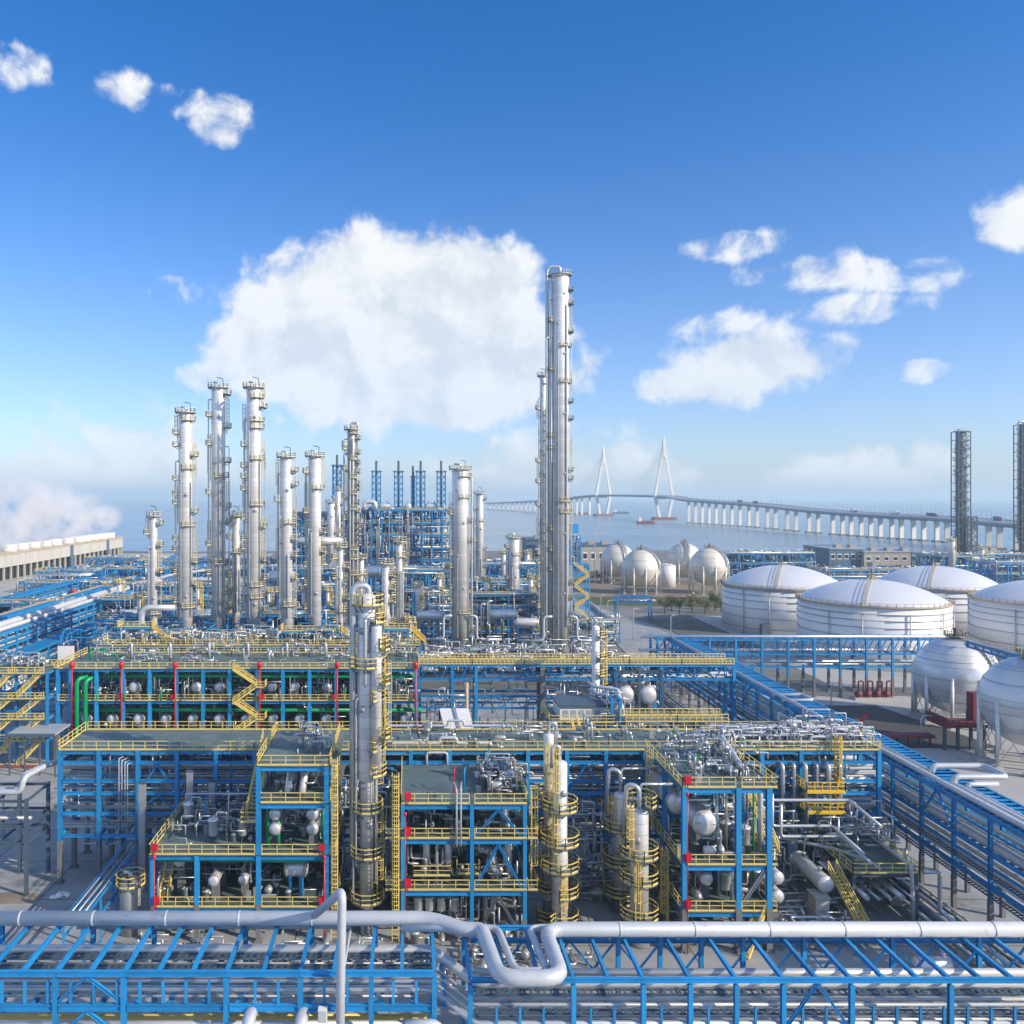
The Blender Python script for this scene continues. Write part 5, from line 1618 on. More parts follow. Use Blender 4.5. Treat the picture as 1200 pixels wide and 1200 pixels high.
for k, (px, za, zb) in enumerate(((842, 4.5, 9), (851, 9.6, 17), (857, 4.5, 8.6), (883, 5, 17), (840, 10, 16.5), (891, 9.7, 17))):
    pipe_thing('upright pipe inside the right block, ' + ORD[k] + ' of six', [V3(PX(px, 97.5), 97.5, za), V3(PX(px, 97.5), 97.5, zb), V3(PX(px, 97.5) + 1, 99.5, zb)], (.18, .12, .25, .12, .16, .3)[k], ('pipe', 'pipe', 'pipe_dull', 'green', 'pipe', 'clad_h')[k])
brace(c3, V3(xs[2] - 3, 94.1, 5), V3(xs[2] - .4, 94.1, 9.0), .35, 'pipe_dull')
drum('long dark drum lying behind the left posts of the right block', (PX(788, 102), 104, 14.2), 1.25, 8, saddle=1.2, legs='blue')

# equipment to the right of it
drum('silver drum on a grey plinth right of the right block', (PX(965, 100), 103, 4.9), .95, 7, saddle=.2)
pl = thing('plinth', 'grey box plinth carrying the silver drum right of the right block', 'plinth', V3(PX(965, 99), 99.2, 0))
part(MB().box(PX(958, 98), PX(974, 98), 98.4, 100.4, 0, 3.7), 'block', 'concrete_wall', pl)
part(MB().box(PX(957, 98), PX(975, 98), 98.2, 100.6, 3.7, 3.9), 'cap', 'concrete', pl)
lb = thing('pipe_bridge', 'low railed pipe bridge running back from the right foreground', 'pipe bridge', (55.5, 108, 0))
bx0, bx1 = PX(1000, 100), PX(1073, 100)
frame(lb, [bx0, bx1], [100.0, 105.2, 110.4], [6.1, 3.6], cw=.42, bh=.4, fire=0, m='grey_steel')
deck(lb, bx0 - .2, bx1 + .2, 99.7, 110.4, 6.1)
rails(lb, [V3(bx0 - .2, 110.4, 6.1), V3(bx0 - .2, 99.7, 6.1), V3(bx1 + .2, 99.7, 6.1), V3(bx1 + .2, 110.4, 6.1)], t=.085)
stair(lb, V3(bx0 - .4, 95.0, .1), V3(bx0 - 2.0, 101, 6.0), 1.1, t=.09)
part(MB().box(bx0 - 2.8, bx0 - .2, 101, 103, 5.98, 6.1), 'landing', 'grate', lb)
for k in range(5):
    r = (.3, .16, .22, .34, .14)[k]
    pipe_thing('pipe under the low railed pipe bridge, ' + ORD[k] + ' from the left', [V3(bx0 + .8 + k * 1.35, 98.4, 3.6 + r - .12), V3(bx0 + .8 + k * 1.35, 110.5, 3.6 + r - .12)], r, rg.choice(['pipe', 'clad_h', 'pipe_dull']), n=10)
pipe_thing('white pipe running along the left rail of the low pipe bridge', [V3(40.5, 109, 6.6), V3(47, 109, 6.6), V3(bx0 + .6, 105, 6.7), V3(bx0 + 2.8, 101, 6.7), V3(bx0 + 3.4, 100.2, 6.2)], .2, 'pipe_white', n=10)
pipe_thing('white pipe along the right rail of the low bridge, turning down at its end', [V3(bx1 - .8, 110, 7.0), V3(bx1 - .8, 99.5, 7.0), V3(bx1 - .6, 99.4, .1)], .24, 'pipe_white', n=10)
pipe_thing('silver pipe hoop at the near end of the low pipe bridge', [V3(bx1 + .6, 99.6, 6.3), V3(bx1 + 2.6, 99.6, 6.3), V3(bx1 + 2.6, 99.6, 1.6), V3(bx1 + 6, 97, .5)], .24, 'pipe')
drum('silver drum lying on the ground below the foreground pipe at right', (PX(1093, 89), 89, 1.3), .8, 3.4, axis='x', saddle=.4)
for k, (z, xx) in enumerate(((9.2, 905), (7.9, 915), (12.4, 880))):
    pipe_thing('bent silver pipe between the right block and the low bridge, ' + ORD[k] + ' of three', [V3(PX(xx, 106), 106, z + 4), V3(PX(xx, 106), 106, z), V3(PX(975 + 10 * k, 106), 106, z), V3(PX(1010 + 10 * k, 101), 100.5, z - 1.2)], .2, 'pipe')

# small dark rack on the left yard
sl = thing('pipe_rack', 'dark grey portal pipe rack on the pale yard at the left edge', 'pipe rack', (-48, 110, 0))
frame(sl, [-60, PX(4, 109), PX(39, 109)], [107.0, 113.5], [12.2, 9.0, 6.8], cw=.42, bh=.32, bw=.25, fire=0, m='grey_steel')
pipe_thing('thick white pipe on the dark left rack with a step down', [V3(-66, 108, 12.7), V3(-49.2, 108, 12.7), V3(-48.8, 108, 14.6), V3(-47.6, 112, 14.9), V3(-44.8, 116, 15.0)], .36, 'pipe_white', n=14)
pipe_thing('second white pipe on the dark left rack', [V3(-66, 109.4, 12.6), V3(-49.9, 109.4, 12.6), V3(-49.6, 109.4, 14.4), V3(-48.4, 113, 14.6), V3(-45, 118, 14.6)], .26, 'pipe_white', n=12)
pipe_thing('dull pipe on the lower tier of the dark left rack', [V3(-66, 108.4, 9.3), V3(-48, 108.4, 9.3)], .24, 'pipe_dull', n=10)
bagm = MB()
rg = random.Random(2)
for k in range(9):
    c = V3(-43.6 + rg.uniform(-.9, .9), 106.8 + rg.uniform(-.5, .5), rg.uniform(.1, .35))
    r = rg.uniform(.35, .6)
    bagm.lathe(c - UP * r * .6, UP, [(0, .05), (.1, r * .7), (r * .5, r), (r * .9, r * .8), (r * 1.2, .05)], 7)
solid(bagm, 'tarpaulin_heap', 'white', 'crumpled white tarpaulin heap on the ground by the long rack', 'tarpaulin', (-43.6, 106.8, 0))

# ------------------------------------------------------------------ fine piping through the near structures
rg = random.Random(303)
clutter(r3, XA, XB, 110.9, 119.5, 4.5, 16.6, rg, 300, 'pipe', .05, .14, 5)
clutter(r3, XA, XB, 111, 119.5, 4.5, 16.6, rg, 300, 'blue', .08, .14, 6, 'secondary_steel')
clutter(r3, PX(450, 114), XB, 111.5, 119, 17.35, 18.6, rg, 60, 'pipe', .05, .11, 2.5)
clutter(r3, PX(840, 114), XB, 111, 119, 17.35, 19.2, rg, 70, 'pipe_white', .05, .12, 2.5)
odds(r3, PX(450, 114), XB, 111.5, 119, 17.3, rg, 60, .8)
xl, xm_, xr = PX(178, 96), PX(303, 96), PX(383, 96)
clutter(c1, xl, xr, 97.5, 109.5, 4.1, 9.2, rg, 120, 'pipe', .05, .13, 2.8)
clutter(c1, xl, xr, 97, 109.5, .2, 3.4, rg, 90, 'pipe_dull', .06, .16, 3)
odds(c1, xl, xr, 97.2, 109, 4.0, rg, 60)
clutter(c1, xl + 1, xm_ - 1, 98.5, 109.5, 9.95, 12.2, rg, 45, 'pipe', .04, .1, 2)
odds(c1, xl + 1, xm_ - 1, 99, 109, 9.9, rg, 22, .8)
clutter(c1, xm_, xr, 99, 109.5, 10, 19, rg, 110, 'pipe', .05, .13, 2.8)
clutter(c1, xm_ + 2.5, xr - .5, 98, 109.5, 19.95, 21.2, rg, 16, 'pipe', .04, .1, 1.6)
odds(c1, xm_ + 1, xr - .5, 97.5, 109, 15.7, rg, 16, .9); odds(c1, xm_ + 1, xr - .5, 97.5, 109, 9.9, rg, 18, .9)
xl, xr = PX(472, 96), PX(615, 96)
clutter(c2, xl, xr, 97, 109.3, 6, 15, rg, 150, 'pipe', .05, .14, 2.8)
clutter(c2, xl, xr, 96.5, 109, .2, 5, rg, 90, 'pipe_dull', .06, .18, 3)
clutter(c2, PX(566, 100), xr - .4, 97.5, 109, 15.65, 17.8, rg, 50, 'pipe_dull', .05, .12, 1.8)
odds(c2, PX(560, 100), xr, 98, 109, 15.6, rg, 26, 1.1); odds(c2, xl, xr, 97.5, 109, 5.9, rg, 40); odds(c2, xl, xr, 97.5, 109, 11.7, rg, 30)
odds(c2, xl, xr, 95, 109, .05, rg, 30, 1.3)
xl, xr = PX(802, 94), PX(905, 94)
clutter(c3, xl, xr, 95.5, 108, 4.6, 17.2, rg, 110, 'pipe', .05, .14, 3)
clutter(c3, xl, xr, 95, 108, .2, 4, rg, 60, 'pipe_dull', .06, .16, 3)
clutter(c3, xl + .6, xr, 95.5, 108, 18.15, 19.6, rg, 45, 'pipe', .04, .1, 1.8)
odds(c3, xl, xr, 95, 108, 18.1, rg, 20, .8); odds(c3, xl, xr, 95.5, 108, 9.6, rg, 34); odds(c3, xl, xr, 95.5, 108, 4.5, rg, 34)
for (lab, a, b, ya, yb, z1, n) in (('tangle of small silver pipes behind the central silver column', -9, -1.6, 103, 110, 15, 100), ('tangle of small pipes between the twin column and the stout vessels', 19, 26, 105, 110, 11, 60),
                                   ('tangle of small pipes behind the low bridge on the right', 43, 62, 106.5, 110, 11, 90), ('small pipes and fittings on the ground right of the right block', 42, 52, 93, 104, 2.5, 45),
                                   ('small pipes on the ground in front of the left block', -30, -3, 86, 94, 2.2, 90), ('small pipes on the ground in front of the centre block', 0, 20, 84, 94, 1.6, 60)):
    th = thing('pipe_cluster', lab, 'pipework', V3((a + b) / 2, (ya + yb) / 2, 0))
    clutter(th, a, b, ya, yb, .2, z1, rg, n, 'pipe', .05, .17, 3.2)
    odds(th, a, b, ya, yb, .05, rg, int(n / 5), 1.2)

# ================================================================== near columns
d = 98.0
plv = [(PZ(1053, d), 0, 359.9, 1.1), (PZ(1000, d), 0, 359.9, 1.15), (PZ(948, d), 0, 359.9, 1.0)]
plu = [(PZ(y, d), -70, 60, 1.15) for y in (905, 876, 818)] + [(PZ(848, d), -35, 60, 1.3), (PZ(780, d), -150, 60, 1.1), (PZ(757, d), -50, 60, 1.2), (PZ(728, d), -60, 70, 1.2), (PZ(708, d), -170, 100, .9)]
v1 = column('stripper_column', 'slender silver column in the picture centre with an inverted U pipe', PX(430, d), d,
            [(.82, PZ(915, d)), (1.12, PZ(742, d)), (1.0, PZ(700, d))], plats=plv + plu,
            ladders=[(10, PZ(1053, d), PZ(948, d)), (5, PZ(940, d), PZ(877, d)), (-5, PZ(876, d), PZ(818, d)), (5, PZ(817, d), PZ(742, d)), (-10, PZ(742, d), PZ(708, d))],
            risers=[(200, .5, .14, 4, 33), (215, .35, .1, 8, 27), (-60, .3, .2, PZ(880, d), PZ(735, d)), (-95, .2, .22, PZ(800, d), PZ(725, d)), (-30, .4, .12, 6, 20)], manways=7, t=.085, davit=False)
q = V3(PX(430, d), d, 0)
up1 = thing('overhead_line', 'inverted U grey pipe arching over the central silver column', 'pipe', V3(PX(413, d), d - .4, 0))
part(MB().pipe([V3(PX(413.5, d), d - .4, PZ(1000, d)), V3(PX(413.5, d), d - .4, PZ(686, d)), V3(PX(432, d), d, PZ(686, d)), V3(PX(432, d), d, PZ(702, d))], .36, 16, bend=.95, k=8), 'pipe', 'pipe', up1)
for y in (725, 790, 835, 870):
    part(MB().beam(V3(PX(411, d), d - .5, PZ(y, d)), V3(PX(424, d), d, PZ(y, d)), .16).beam(V3(PX(413, d), d - .5, PZ(y, d)), V3(PX(424, d), d, PZ(y + 14, d)), .14), 'bracket', 'blue', up1)
v1b = column('reflux_vessel', 'shorter bright silver vessel clamped to the right of the central column', PX(441, 96.6), 96.8, [(.62, PZ(735, 97))], z0=PZ(900, 97), skirt=0, davit=False,
             plats=[(PZ(y, 97), -50, 60, 1.0) for y in (862, 800, 760)], ladders=[(0, PZ(890, 97), PZ(773, 97))], over=(180, 1.0, .2, PZ(765, 97), .5), cat='vessel', t=.085)

d = 98.0
v2 = column('twin_column', 'silver column with ring platforms right of the centre block, taller slim one of the pair', PX(643, 100), 100, [(.6, PZ(862, 100))], plats=[(PZ(y, 100), 60, 300, .9) for y in (1075, 1040, 1012, 975, 935)],
            ladders=[(-100, PZ(935, 100), PZ(868, 100))], over=(0, .85, .2, PZ(880, 100), 1.2), davit=False, t=.085, manways=3)
v2b = column('twin_column', 'stout silver column with yellow ring platforms right of the centre block', PX(656, 97.5), 97.5, [(.92, PZ(985, 97.5)), (.84, PZ(895, 97.5))],
             plats=[(PZ(1078, 97.5), -130, 70, 1.25), (PZ(1045, 97.5), -100, 80, 1.25), (PZ(1016, 97.5), -190, 90, 1.3), (PZ(986, 97.5), -200, 120, 1.3), (PZ(947, 97.5), -200, 100, 1.2)],
             ladders=[(-120, PZ(1016, 97.5), PZ(947, 97.5)), (-115, PZ(946, 97.5), PZ(872, 97.5)), (-80, PZ(1078, 97.5), PZ(1016, 97.5))], over=(180, .9, .2, PZ(900, 97.5), 1.6), davit=False, t=.09, manways=4)
v4 = column('absorber_vessel', 'rear one of the two stout silver vessels left of the right block', PX(727, 103), 103, [(.85, PZ(932, 103))], plats=[(PZ(1045, 103), 60, 300, 1.2), (PZ(1010, 103), 60, 330, 1.2), (PZ(970, 103), 40, 330, 1.1)],
            ladders=[(-150, PZ(970, 103), PZ(928, 103))], davit=False, t=.085, manways=2)
v3 = column('absorber_vessel', 'front one of the two stout silver vessels left of the right block', PX(749, 95.5), 95.5, [(1.02, PZ(953, 95.5))], plats=[(PZ(1072, 95.5), 0, 359.9, 1.1), (PZ(1030, 95.5), -220, 60, 1.1), (PZ(1001, 95.5), 0, 359.9, 1.1), (PZ(942, 95.5), -60, 120, .9)],
            ladders=[(-140, PZ(1001, 95.5), PZ(938, 95.5)), (-110, PZ(1072, 95.5), PZ(1001, 95.5))], davit=False, t=.09, manways=3, skirt=2.6)
for (px, y, z, xe, lab) in ((749, 95.5, PZ(945, 95.5), 788, 'front'), (727, 103, PZ(925, 103), 766, 'rear')):
    x = PX(px, y)
    pipe_thing('silver gooseneck pipe on top of the ' + lab + ' stout vessel', [V3(x, y, z - .4), V3(x, y, z + 2.2), V3(x - 1.3, y + .4, z + 2.4), V3(x - 1.6, y + .6, z - 3)], .26, 'pipe', n=12, bend=.8)
    pipe_thing('thin pipe from the ' + lab + ' stout vessel across to the right block', [V3(x, y, z + 1.2), V3(x + .2, y, z + 2.5), V3(PX(xe, y), y, z + 2.5)], .15, 'pipe')

# ================================================================== exchanger building, third row
db = thing('exchanger_building', 'long blue exchanger structure with red posts and green pipes in the third row', 'steel structure', (-32, 170, 0))
YD = 162.0
nx = 14
xd = [PX(82 + 31.2 * i, YD) for i in range(nx)]
xd = [PX(68, YD)] + xd[0:]
frame(db, xd, [YD, 170.0, 178.0], [17.6, 11.5, 5.6], cw=.62, bw=.3, bh=.5, fire=7.0)
for z in (17.6, 11.5, 5.6): deck(db, xd[0] - .5, xd[-1] + .5, YD - .4, 178.4, z)
ed = YD - .35
for z in (17.6, 11.5):
    for a, b in zip(range(0, len(xd) - 1, 2), list(range(2, len(xd), 2)) + [len(xd) - 1]):
        if a < b: rails(db, [V3(xd[a] + .1, ed, z), V3(xd[b] - .1, ed, z)], t=.1, step=1.7)
rails(db, [V3(xd[0] - .5, 178, 17.6), V3(xd[0] - .5, ed, 17.6)], t=.1); rails(db, [V3(xd[-1] + .5, ed, 17.6), V3(xd[-1] + .5, 178, 17.6)], t=.1)
rails(db, [V3(xd[0], 178.3, 17.6), V3(xd[7], 178.3, 17.6), V3(xd[-1], 178.3, 17.6)], t=.1)
sx = PX(272, 160)
for k, (za, zb) in enumerate(((11.5, 17.6), (5.6, 11.5), (.2, 5.6))):
    zm = (za + zb) / 2
    stair(db, V3(sx + 4.6, 161, zm), V3(sx, 161, zb), 1.0, t=.1)
    stair(db, V3(sx + .3, 159.6, za), V3(sx + 4.6, 159.6, zm), 1.0, t=.1)
    la = part(MB().box(sx + 4.6, sx + 6.2, 159, 161.6, zm - .12, zm), 'landing', 'grate', db)
    part(MB().rail([V3(sx + 4.6, 159, zm), V3(sx + 6.2, 159, zm), V3(sx + 6.2, 161.6, zm)], 1.1, 1, .1), 'railing', 'yellow', la, stuff=True)
for k, (px, zz) in enumerate(((84, 17.6), (142, 17.6), (205, 17.6), (304, 17.6), (395, 17.6), (487, 17.6))):
    fire_riser('red fire water riser on the long exchanger structure, ' + ORD[k] + ' from the left', (PX(px, 161), 161.1, 5.6), (PX(px, 161), 161.1, 17.9), 1.8, 'red risers on the exchanger structure')
for k, px in enumerate((141, 202, 307, 391, 486)):
    fire_box('red fire box on the middle floor of the exchanger structure, ' + ORD[k] + ' from the left', V3(PX(px, 161.3), 161.35, 11.5), .8)
pipe_thing('long green header pipe under the top deck of the exchanger structure', [V3(xd[1], 163.2, 15.9), V3(xd[-1], 163.2, 15.9)], .4, 'green', n=12)
pipe_thing('long green header pipe above the ground floor of the exchanger structure', [V3(xd[1] + 2, 163.2, 9.4), V3(xd[-1] + 1, 163.2, 9.4)], .42, 'green', n=12)
for k, px in enumerate((90, 100)):
    pipe_thing('upright green pipe at the left end of the exchanger structure, ' + ('left' if k == 0 else 'right') + ' one', [V3(PX(px, 161), 161, .1), V3(PX(px, 161), 161, 15.7 - .2 * k), V3(PX(px, 161) + 1.6, 163, 15.9)], .42, 'green', n=12, bend=1.0)
rg = random.Random(61)
k = 0
for px in (105, 135, 166, 197, 228, 259, 290, 321, 352, 383, 444, 475):
    drum('silver exchanger end on the ground floor of the exchanger structure, ' + ORD[k] + ' from the left', (PX(px, 165), 166, 7.6), rg.uniform(.75, 1.0), 6, group='exchangers on the ground floor of the third row', saddle=.9, n=16); k += 1
k = 0
for px in (160, 232, 259, 320, 346, 383, 450):
    drum('silver exchanger end on the middle floor of the exchanger structure, ' + ORD[k] + ' from the left', (PX(px, 165), 166, 13.6), rg.uniform(.75, 1.05), 5, group='exchangers on the middle floor of the third row', saddle=1.1, n=16); k += 1
k = 0
for px in (118, 128, 150, 185, 193, 220, 245, 285, 312, 330, 365, 405, 440, 465):
    valve_set('valve loop on the middle floor of the exchanger structure, ' + ORD[k] + ' from the left', (PX(px, 163.5), 163.6 + rg.random() * 2, 11.5), rg, 1.35, 'valve loops on the middle floor of the third row', rg.choice(['pipe', 'pipe', 'green', 'pipe_dull'])); k += 1
k = 0
for px in (112, 122, 145, 175, 181, 225, 231, 265, 318, 352, 372, 398, 455, 470):
    z = 17.6
    valve_set('valve loop on the top deck of the exchanger structure, ' + ORD[k] + ' from the left', (PX(px, 170), rg.uniform(166, 176), z), rg, rg.uniform(.9, 1.5), 'valve loops on the top deck of the third row', 'green' if px in (112, 122) else 'pipe'); k += 1
for k in range(10):
    px = 90 + 40 * k
    pipe_thing('thin upright pipe hoop inside the exchanger structure front, ' + ORD[k] + ' from the left', [V3(PX(px + 9, 162), 163, 11.6), V3(PX(px + 9, 162), 163, 16.2), V3(PX(px + 14, 162), 163.5, 16.2), V3(PX(px + 14, 162), 163.5, 11.6)], .12, 'pipe', group='thin pipes in the exchanger structure')
for k in range(7):
    px = 150 + 45 * k
    pipe_thing('white gooseneck pipe on the exchanger structure top deck, ' + ORD[k] + ' from the left', [V3(PX(px, 174), 174 + k % 3, 17.6), V3(PX(px, 174), 174 + k % 3, 19.6), V3(PX(px + 8, 174), 172, 20.6), V3(PX(px + 8, 174), 172, 17.7)], .26, 'pipe_white', group='white goosenecks on the exchanger structure', n=10)

# raised service deck behind it
sd = thing('service_deck', 'blue railed service deck along the feet of the tall silver towers', 'platform', (-32, 185, 0))
sx0, sx1 = PX(120, 182), PX(492, 182)
frame(sd, [sx0 + (sx1 - sx0) * i / 9 for i in range(10)], [181.5, 188.5], [18.6, 12.0], cw=.5, bh=.45, fire=3)
deck(sd, sx0 - .3, sx1 + .3, 181.2, 188.8, 18.6)
rails(sd, [V3(sx0, 181.3, 18.6), V3((sx0 + sx1) / 2, 181.3, 18.6), V3(sx1, 181.3, 18.6)], t=.1); rails(sd, [V3(sx0, 188.7, 18.6), V3(sx1, 188.7, 18.6)], t=.1)
rg = random.Random(91)
for k in range(18):
    px = 128 + 20 * k
    valve_set('valve loop on the service deck at the tower feet, ' + ORD[k] + ' from the left', (PX(px, 185), rg.uniform(183, 187.5), 18.6), rg, rg.uniform(1.1, 1.8), 'valve loops on the service deck', rg.choice(['pipe', 'pipe_white', 'brass']))
for k, (px, py, w) in enumerate(((165, 733, 30), (370, 738, 60), (470, 735, 20))):
    dd = 186
    xa, xb, z = PX(px - w / 2 - 10, dd), PX(px + w / 2, dd), PZ(py, dd)
    th = thing('access_platform', 'raised yellow railed platform above the service deck, ' + ('left', 'middle', 'right')[k] + ' one', 'platform', V3((xa + xb) / 2, dd, 18.6))
    for x in (xa + .3, xb - .3):
        for y in (184.5, 188): part(MB().beam(V3(x, y, 18.6), V3(x, y, z - .15), .32), 'leg', 'blue', th)
    part(MB().box(xa, xb, 184, 188.5, z - .5, z - .13), 'edge_beam', 'blue', th)
    deck(th, xa, xb, 184, 188.5, z)
    rails(th, [V3(xa, 188.5, z), V3(xa, 184, z), V3(xb, 184, z), V3(xb, 188.5, z)], t=.11, step=1.2)
    stair(th, V3(xb + 3.5, 184.6, 18.6), V3(xb + .2, 184.6, z), 1.0, 'yellow_strong', t=.11)

# ================================================================== walkway bridge, third row right
wb = thing('walkway_bridge', 'blue trussed bridge with dense yellow railings in the middle distance', 'footbridge', (30, 169, 0))
wx0, wx1 = PX(492, 167), PX(860, 167)
wxs = [PX(p, 167) for p in (492, 530, 558, 597, 636, 672, 700, 721, 748, 775, 803, 832, 860)]
ZW = 17.4
for i, x in enumerate(wxs):
    if i in (1, 2, 4, 7, 9, 12):
        for y in (167.0, 171.5): steel('column', V3(x, y, 0), V3(x, y, ZW - .6), .6 if i != 4 else .95, .6, 'blue' if i != 4 else 'fireproof', wb)
for y in (167.0, 171.5):
    for (za, zb) in ((ZW - .3, ZW - 3.0), (ZW - 6.3, ZW - 8.6)):
        lim = wxs if za > 15 else wxs[:6]
        steel('chord', V3(lim[0], y, za), V3(lim[-1], y, za), .3, .45, 'blue', wb); steel('chord', V3(lim[0], y, zb), V3(lim[-1], y, zb), .3, .35, 'blue', wb)
        n = int((lim[-1] - lim[0]) / 1.9)
        if y == 167.0:
            for i in range(n):
                x = lim[0] + (lim[-1] - lim[0]) * i / n; x2 = lim[0] + (lim[-1] - lim[0]) * (i + 1) / n
                steel('lattice', V3(x, y, za if i % 2 else zb), V3(x2, y, zb if i % 2 else za), .17, .17, 'blue', wb)
deck(wb, wx0, wx1, 166.8, 171.7, ZW)
nseg = 6
for i in range(nseg):
    a, b = wx0 + (wx1 - wx0) * i / nseg, wx0 + (wx1 - wx0) * (i + 1) / nseg
    rails(wb, [V3(a, 166.8, ZW), V3(b, 166.8, ZW)], t=.12, step=.8); rails(wb, [V3(a, 171.7, ZW), V3(b, 171.7, ZW)], t=.12, step=.8)
for k in range(6):
    r = (.2, .3, .15, .22, .35, .18)[k]
    pipe_thing(ORD[k] + ' silver pipe from the front inside the trussed walkway bridge', [V3(wx0, 167.6 + k * .65, ZW - 3 + r + .2), V3(wx1, 167.6 + k * .65, ZW - 3 + r + .2)], r, 'pipe', group='pipes in the walkway bridge')
wr = thing('canopy', 'small white sloped canopy roof by the second-row deck', 'canopy', P(535, 850, 128))
cc = [P(515, 830, 134), P(549, 830, 134), P(556, 857, 126), P(522, 857, 126)]
m = MB(); m.poly(cc); m.poly([p - UP * .25 for p in reversed(cc)])
for i in range(4): m.poly([cc[i], cc[i] - UP * .25, cc[(i + 1) % 4] - UP * .25, cc[(i + 1) % 4]])
part(m, 'roof_sheet', 'white', wr)
part(MB().beam(cc[0].lerp(cc[1], .5) + UP * .1, cc[2].lerp(cc[3], .5) + UP * .1, .4, .2), 'ridge', 'pipe_dull', wr)
for p in cc: part(MB().beam(V3(p.x, p.y, 0), p - UP * .2, .25), 'post', 'grey_steel', wr)
pole = P(547, 800, 150)
pw = thing('vent_stack', 'thin cream vent pipe behind the white canopy', 'vent pipe', V3(pole.x, 150, 0))
part(MB().tube(V3(pole.x, 150, 0), pole, .3, 10), 'pipe', 'tan', pw); part(MB().pipe([V3(pole.x - 4, 150, pole.z - 2.2), V3(pole.x, 150, pole.z - 2.2)], .16, 8), 'branch_pipe', 'pipe', pw)

# hut on legs with piping, centre right
ht = thing('equipment_platform', 'railed platform carrying a grey roofed machine house, right of centre', 'platform', (30, 140, 0))
hx0, hx1 = PX(652, 138), PX(716, 138)
zh = PZ(846, 138)
frame(ht, [hx0, (hx0 + hx1) / 2, hx1], [138.0, 146.0], [zh, 6.5], cw=.5, bh=.45, fire=0)
deck(ht, hx0 - 1, hx1 + .6, 137.5, 147, zh)
rails(ht, [V3(hx0 - 1, 147, zh), V3(hx0 - 1, 137.5, zh), V3(hx1 + .6, 137.5, zh), V3(hx1 + .6, 147, zh)], t=.1)
stair(ht, V3(PX(688, 136), 132.5, 6.8), V3(PX(672, 138), 137.2, zh), 1.1, t=.1)
mh = thing('machine_house', 'low grey machine house with a white front on the railed platform', 'machine house', V3((hx0 + hx1) / 2, 141, zh))
part(MB().box(hx0 + .8, hx1 - .8, 139.2, 146, zh, zh + 2.2), 'wall', 'white', mh)
part(MB().box(hx0 + .5, hx1 - .5, 138.8, 146.4, zh + 2.2, zh + 2.5), 'roof', 'grey_steel', mh)
for k in range(5): part(MB().box(hx0 + 1.3 + k * 1.3, hx0 + 2.2 + k * 1.3, 139.13, 139.198, zh + .5, zh + 1.6), 'louvre_panel', 'roof_grey', mh)
tw = thing('support_tower', 'blue steel support tower carrying stepped white pipes, right of centre', 'steel structure', (PX(722, 142), 140, 0))
frame(tw, [PX(717, 138), PX(727, 138)], [138.0, 143.0], [PZ(818, 138), 12, 8], cw=.5, bh=.4, fire=0)
for k in range(4):
    pipe_thing('white stepped pipe on the blue support tower, ' + ORD[k] + ' from the top', [V3(PX(690, 145), 146 - k, PZ(800 + 8 * k, 145)), V3(PX(697 + 5 * k, 143), 144 - k, PZ(806 + 8 * k, 143)), V3(PX(727, 141), 142 - k, PZ(808 + 6 * k, 142)), V3(PX(729, 139), 140 - k, PZ(850, 139))], .26, 'pipe_white', n=10)
cw = column('wash_column', 'slim white column with yellow ladders rising through the walkway bridge', PX(698, 160), 160, [(1.1, PZ(808, 160)), (.72, PZ(735, 160))], plats=[(PZ(y, 160), -80, 90, 1.5) for y in (745, 770, 790, 815)], ladders=[(0, PZ(815, 160), PZ(745, 160)), (-40, 4, PZ(815, 160))], davit=False, skin='tank_white', t=.11, manways=2)
ew = thing('exchanger_stand', 'grey-blue frame holding two silver drums beside the cross rack', 'steel structure', (44, 170, 0))
ex0, ex1 = PX(722, 164), PX(776, 164)
frame(ew, [ex0, (ex0 + ex1) / 2, ex1], [164.0, 171.0], [16.9, 8.2], cw=.45, bh=.4, fire=0, m='grey_steel')
deck(ew, ex0, ex1, 163.8, 171.2, 8.2)
for k, px in enumerate((731, 757)):
    drum('silver drum end in the grey-blue frame, ' + ('left' if k == 0 else 'right') + ' of two', (PX(px, 166), 167.5, 11.9), 1.7, 6, saddle=2.0, n=24)
gp = thing('walkway', 'yellow-green railed walkway behind the second-row deck at right', 'footbridge', (45, 131, 0))
gx0, gx1 = PX(733, 130), PX(852, 130)
zg = PZ(845, 130)
deck(gp, gx0, gx1, 129.5, 133, zg)
for a, b in ((0, .5), (.5, 1)):
    rails(gp, [V3(gx0 + (gx1 - gx0) * a, 129.5, zg), V3(gx0 + (gx1 - gx0) * b, 129.5, zg)], t=.11, step=1.0); rails(gp, [V3(gx0 + (gx1 - gx0) * a, 133, zg), V3(gx0 + (gx1 - gx0) * b, 133, zg)], t=.11, step=1.0)
for k in range(5):
    for y in (130, 132.6): part(MB().beam(V3(gx0 + .5 + (gx1 - gx0 - 1) * k / 4, y, 0), V3(gx0 + .5 + (gx1 - gx0 - 1) * k / 4, y, zg - .12), .35), 'leg', 'grey_steel', gp)

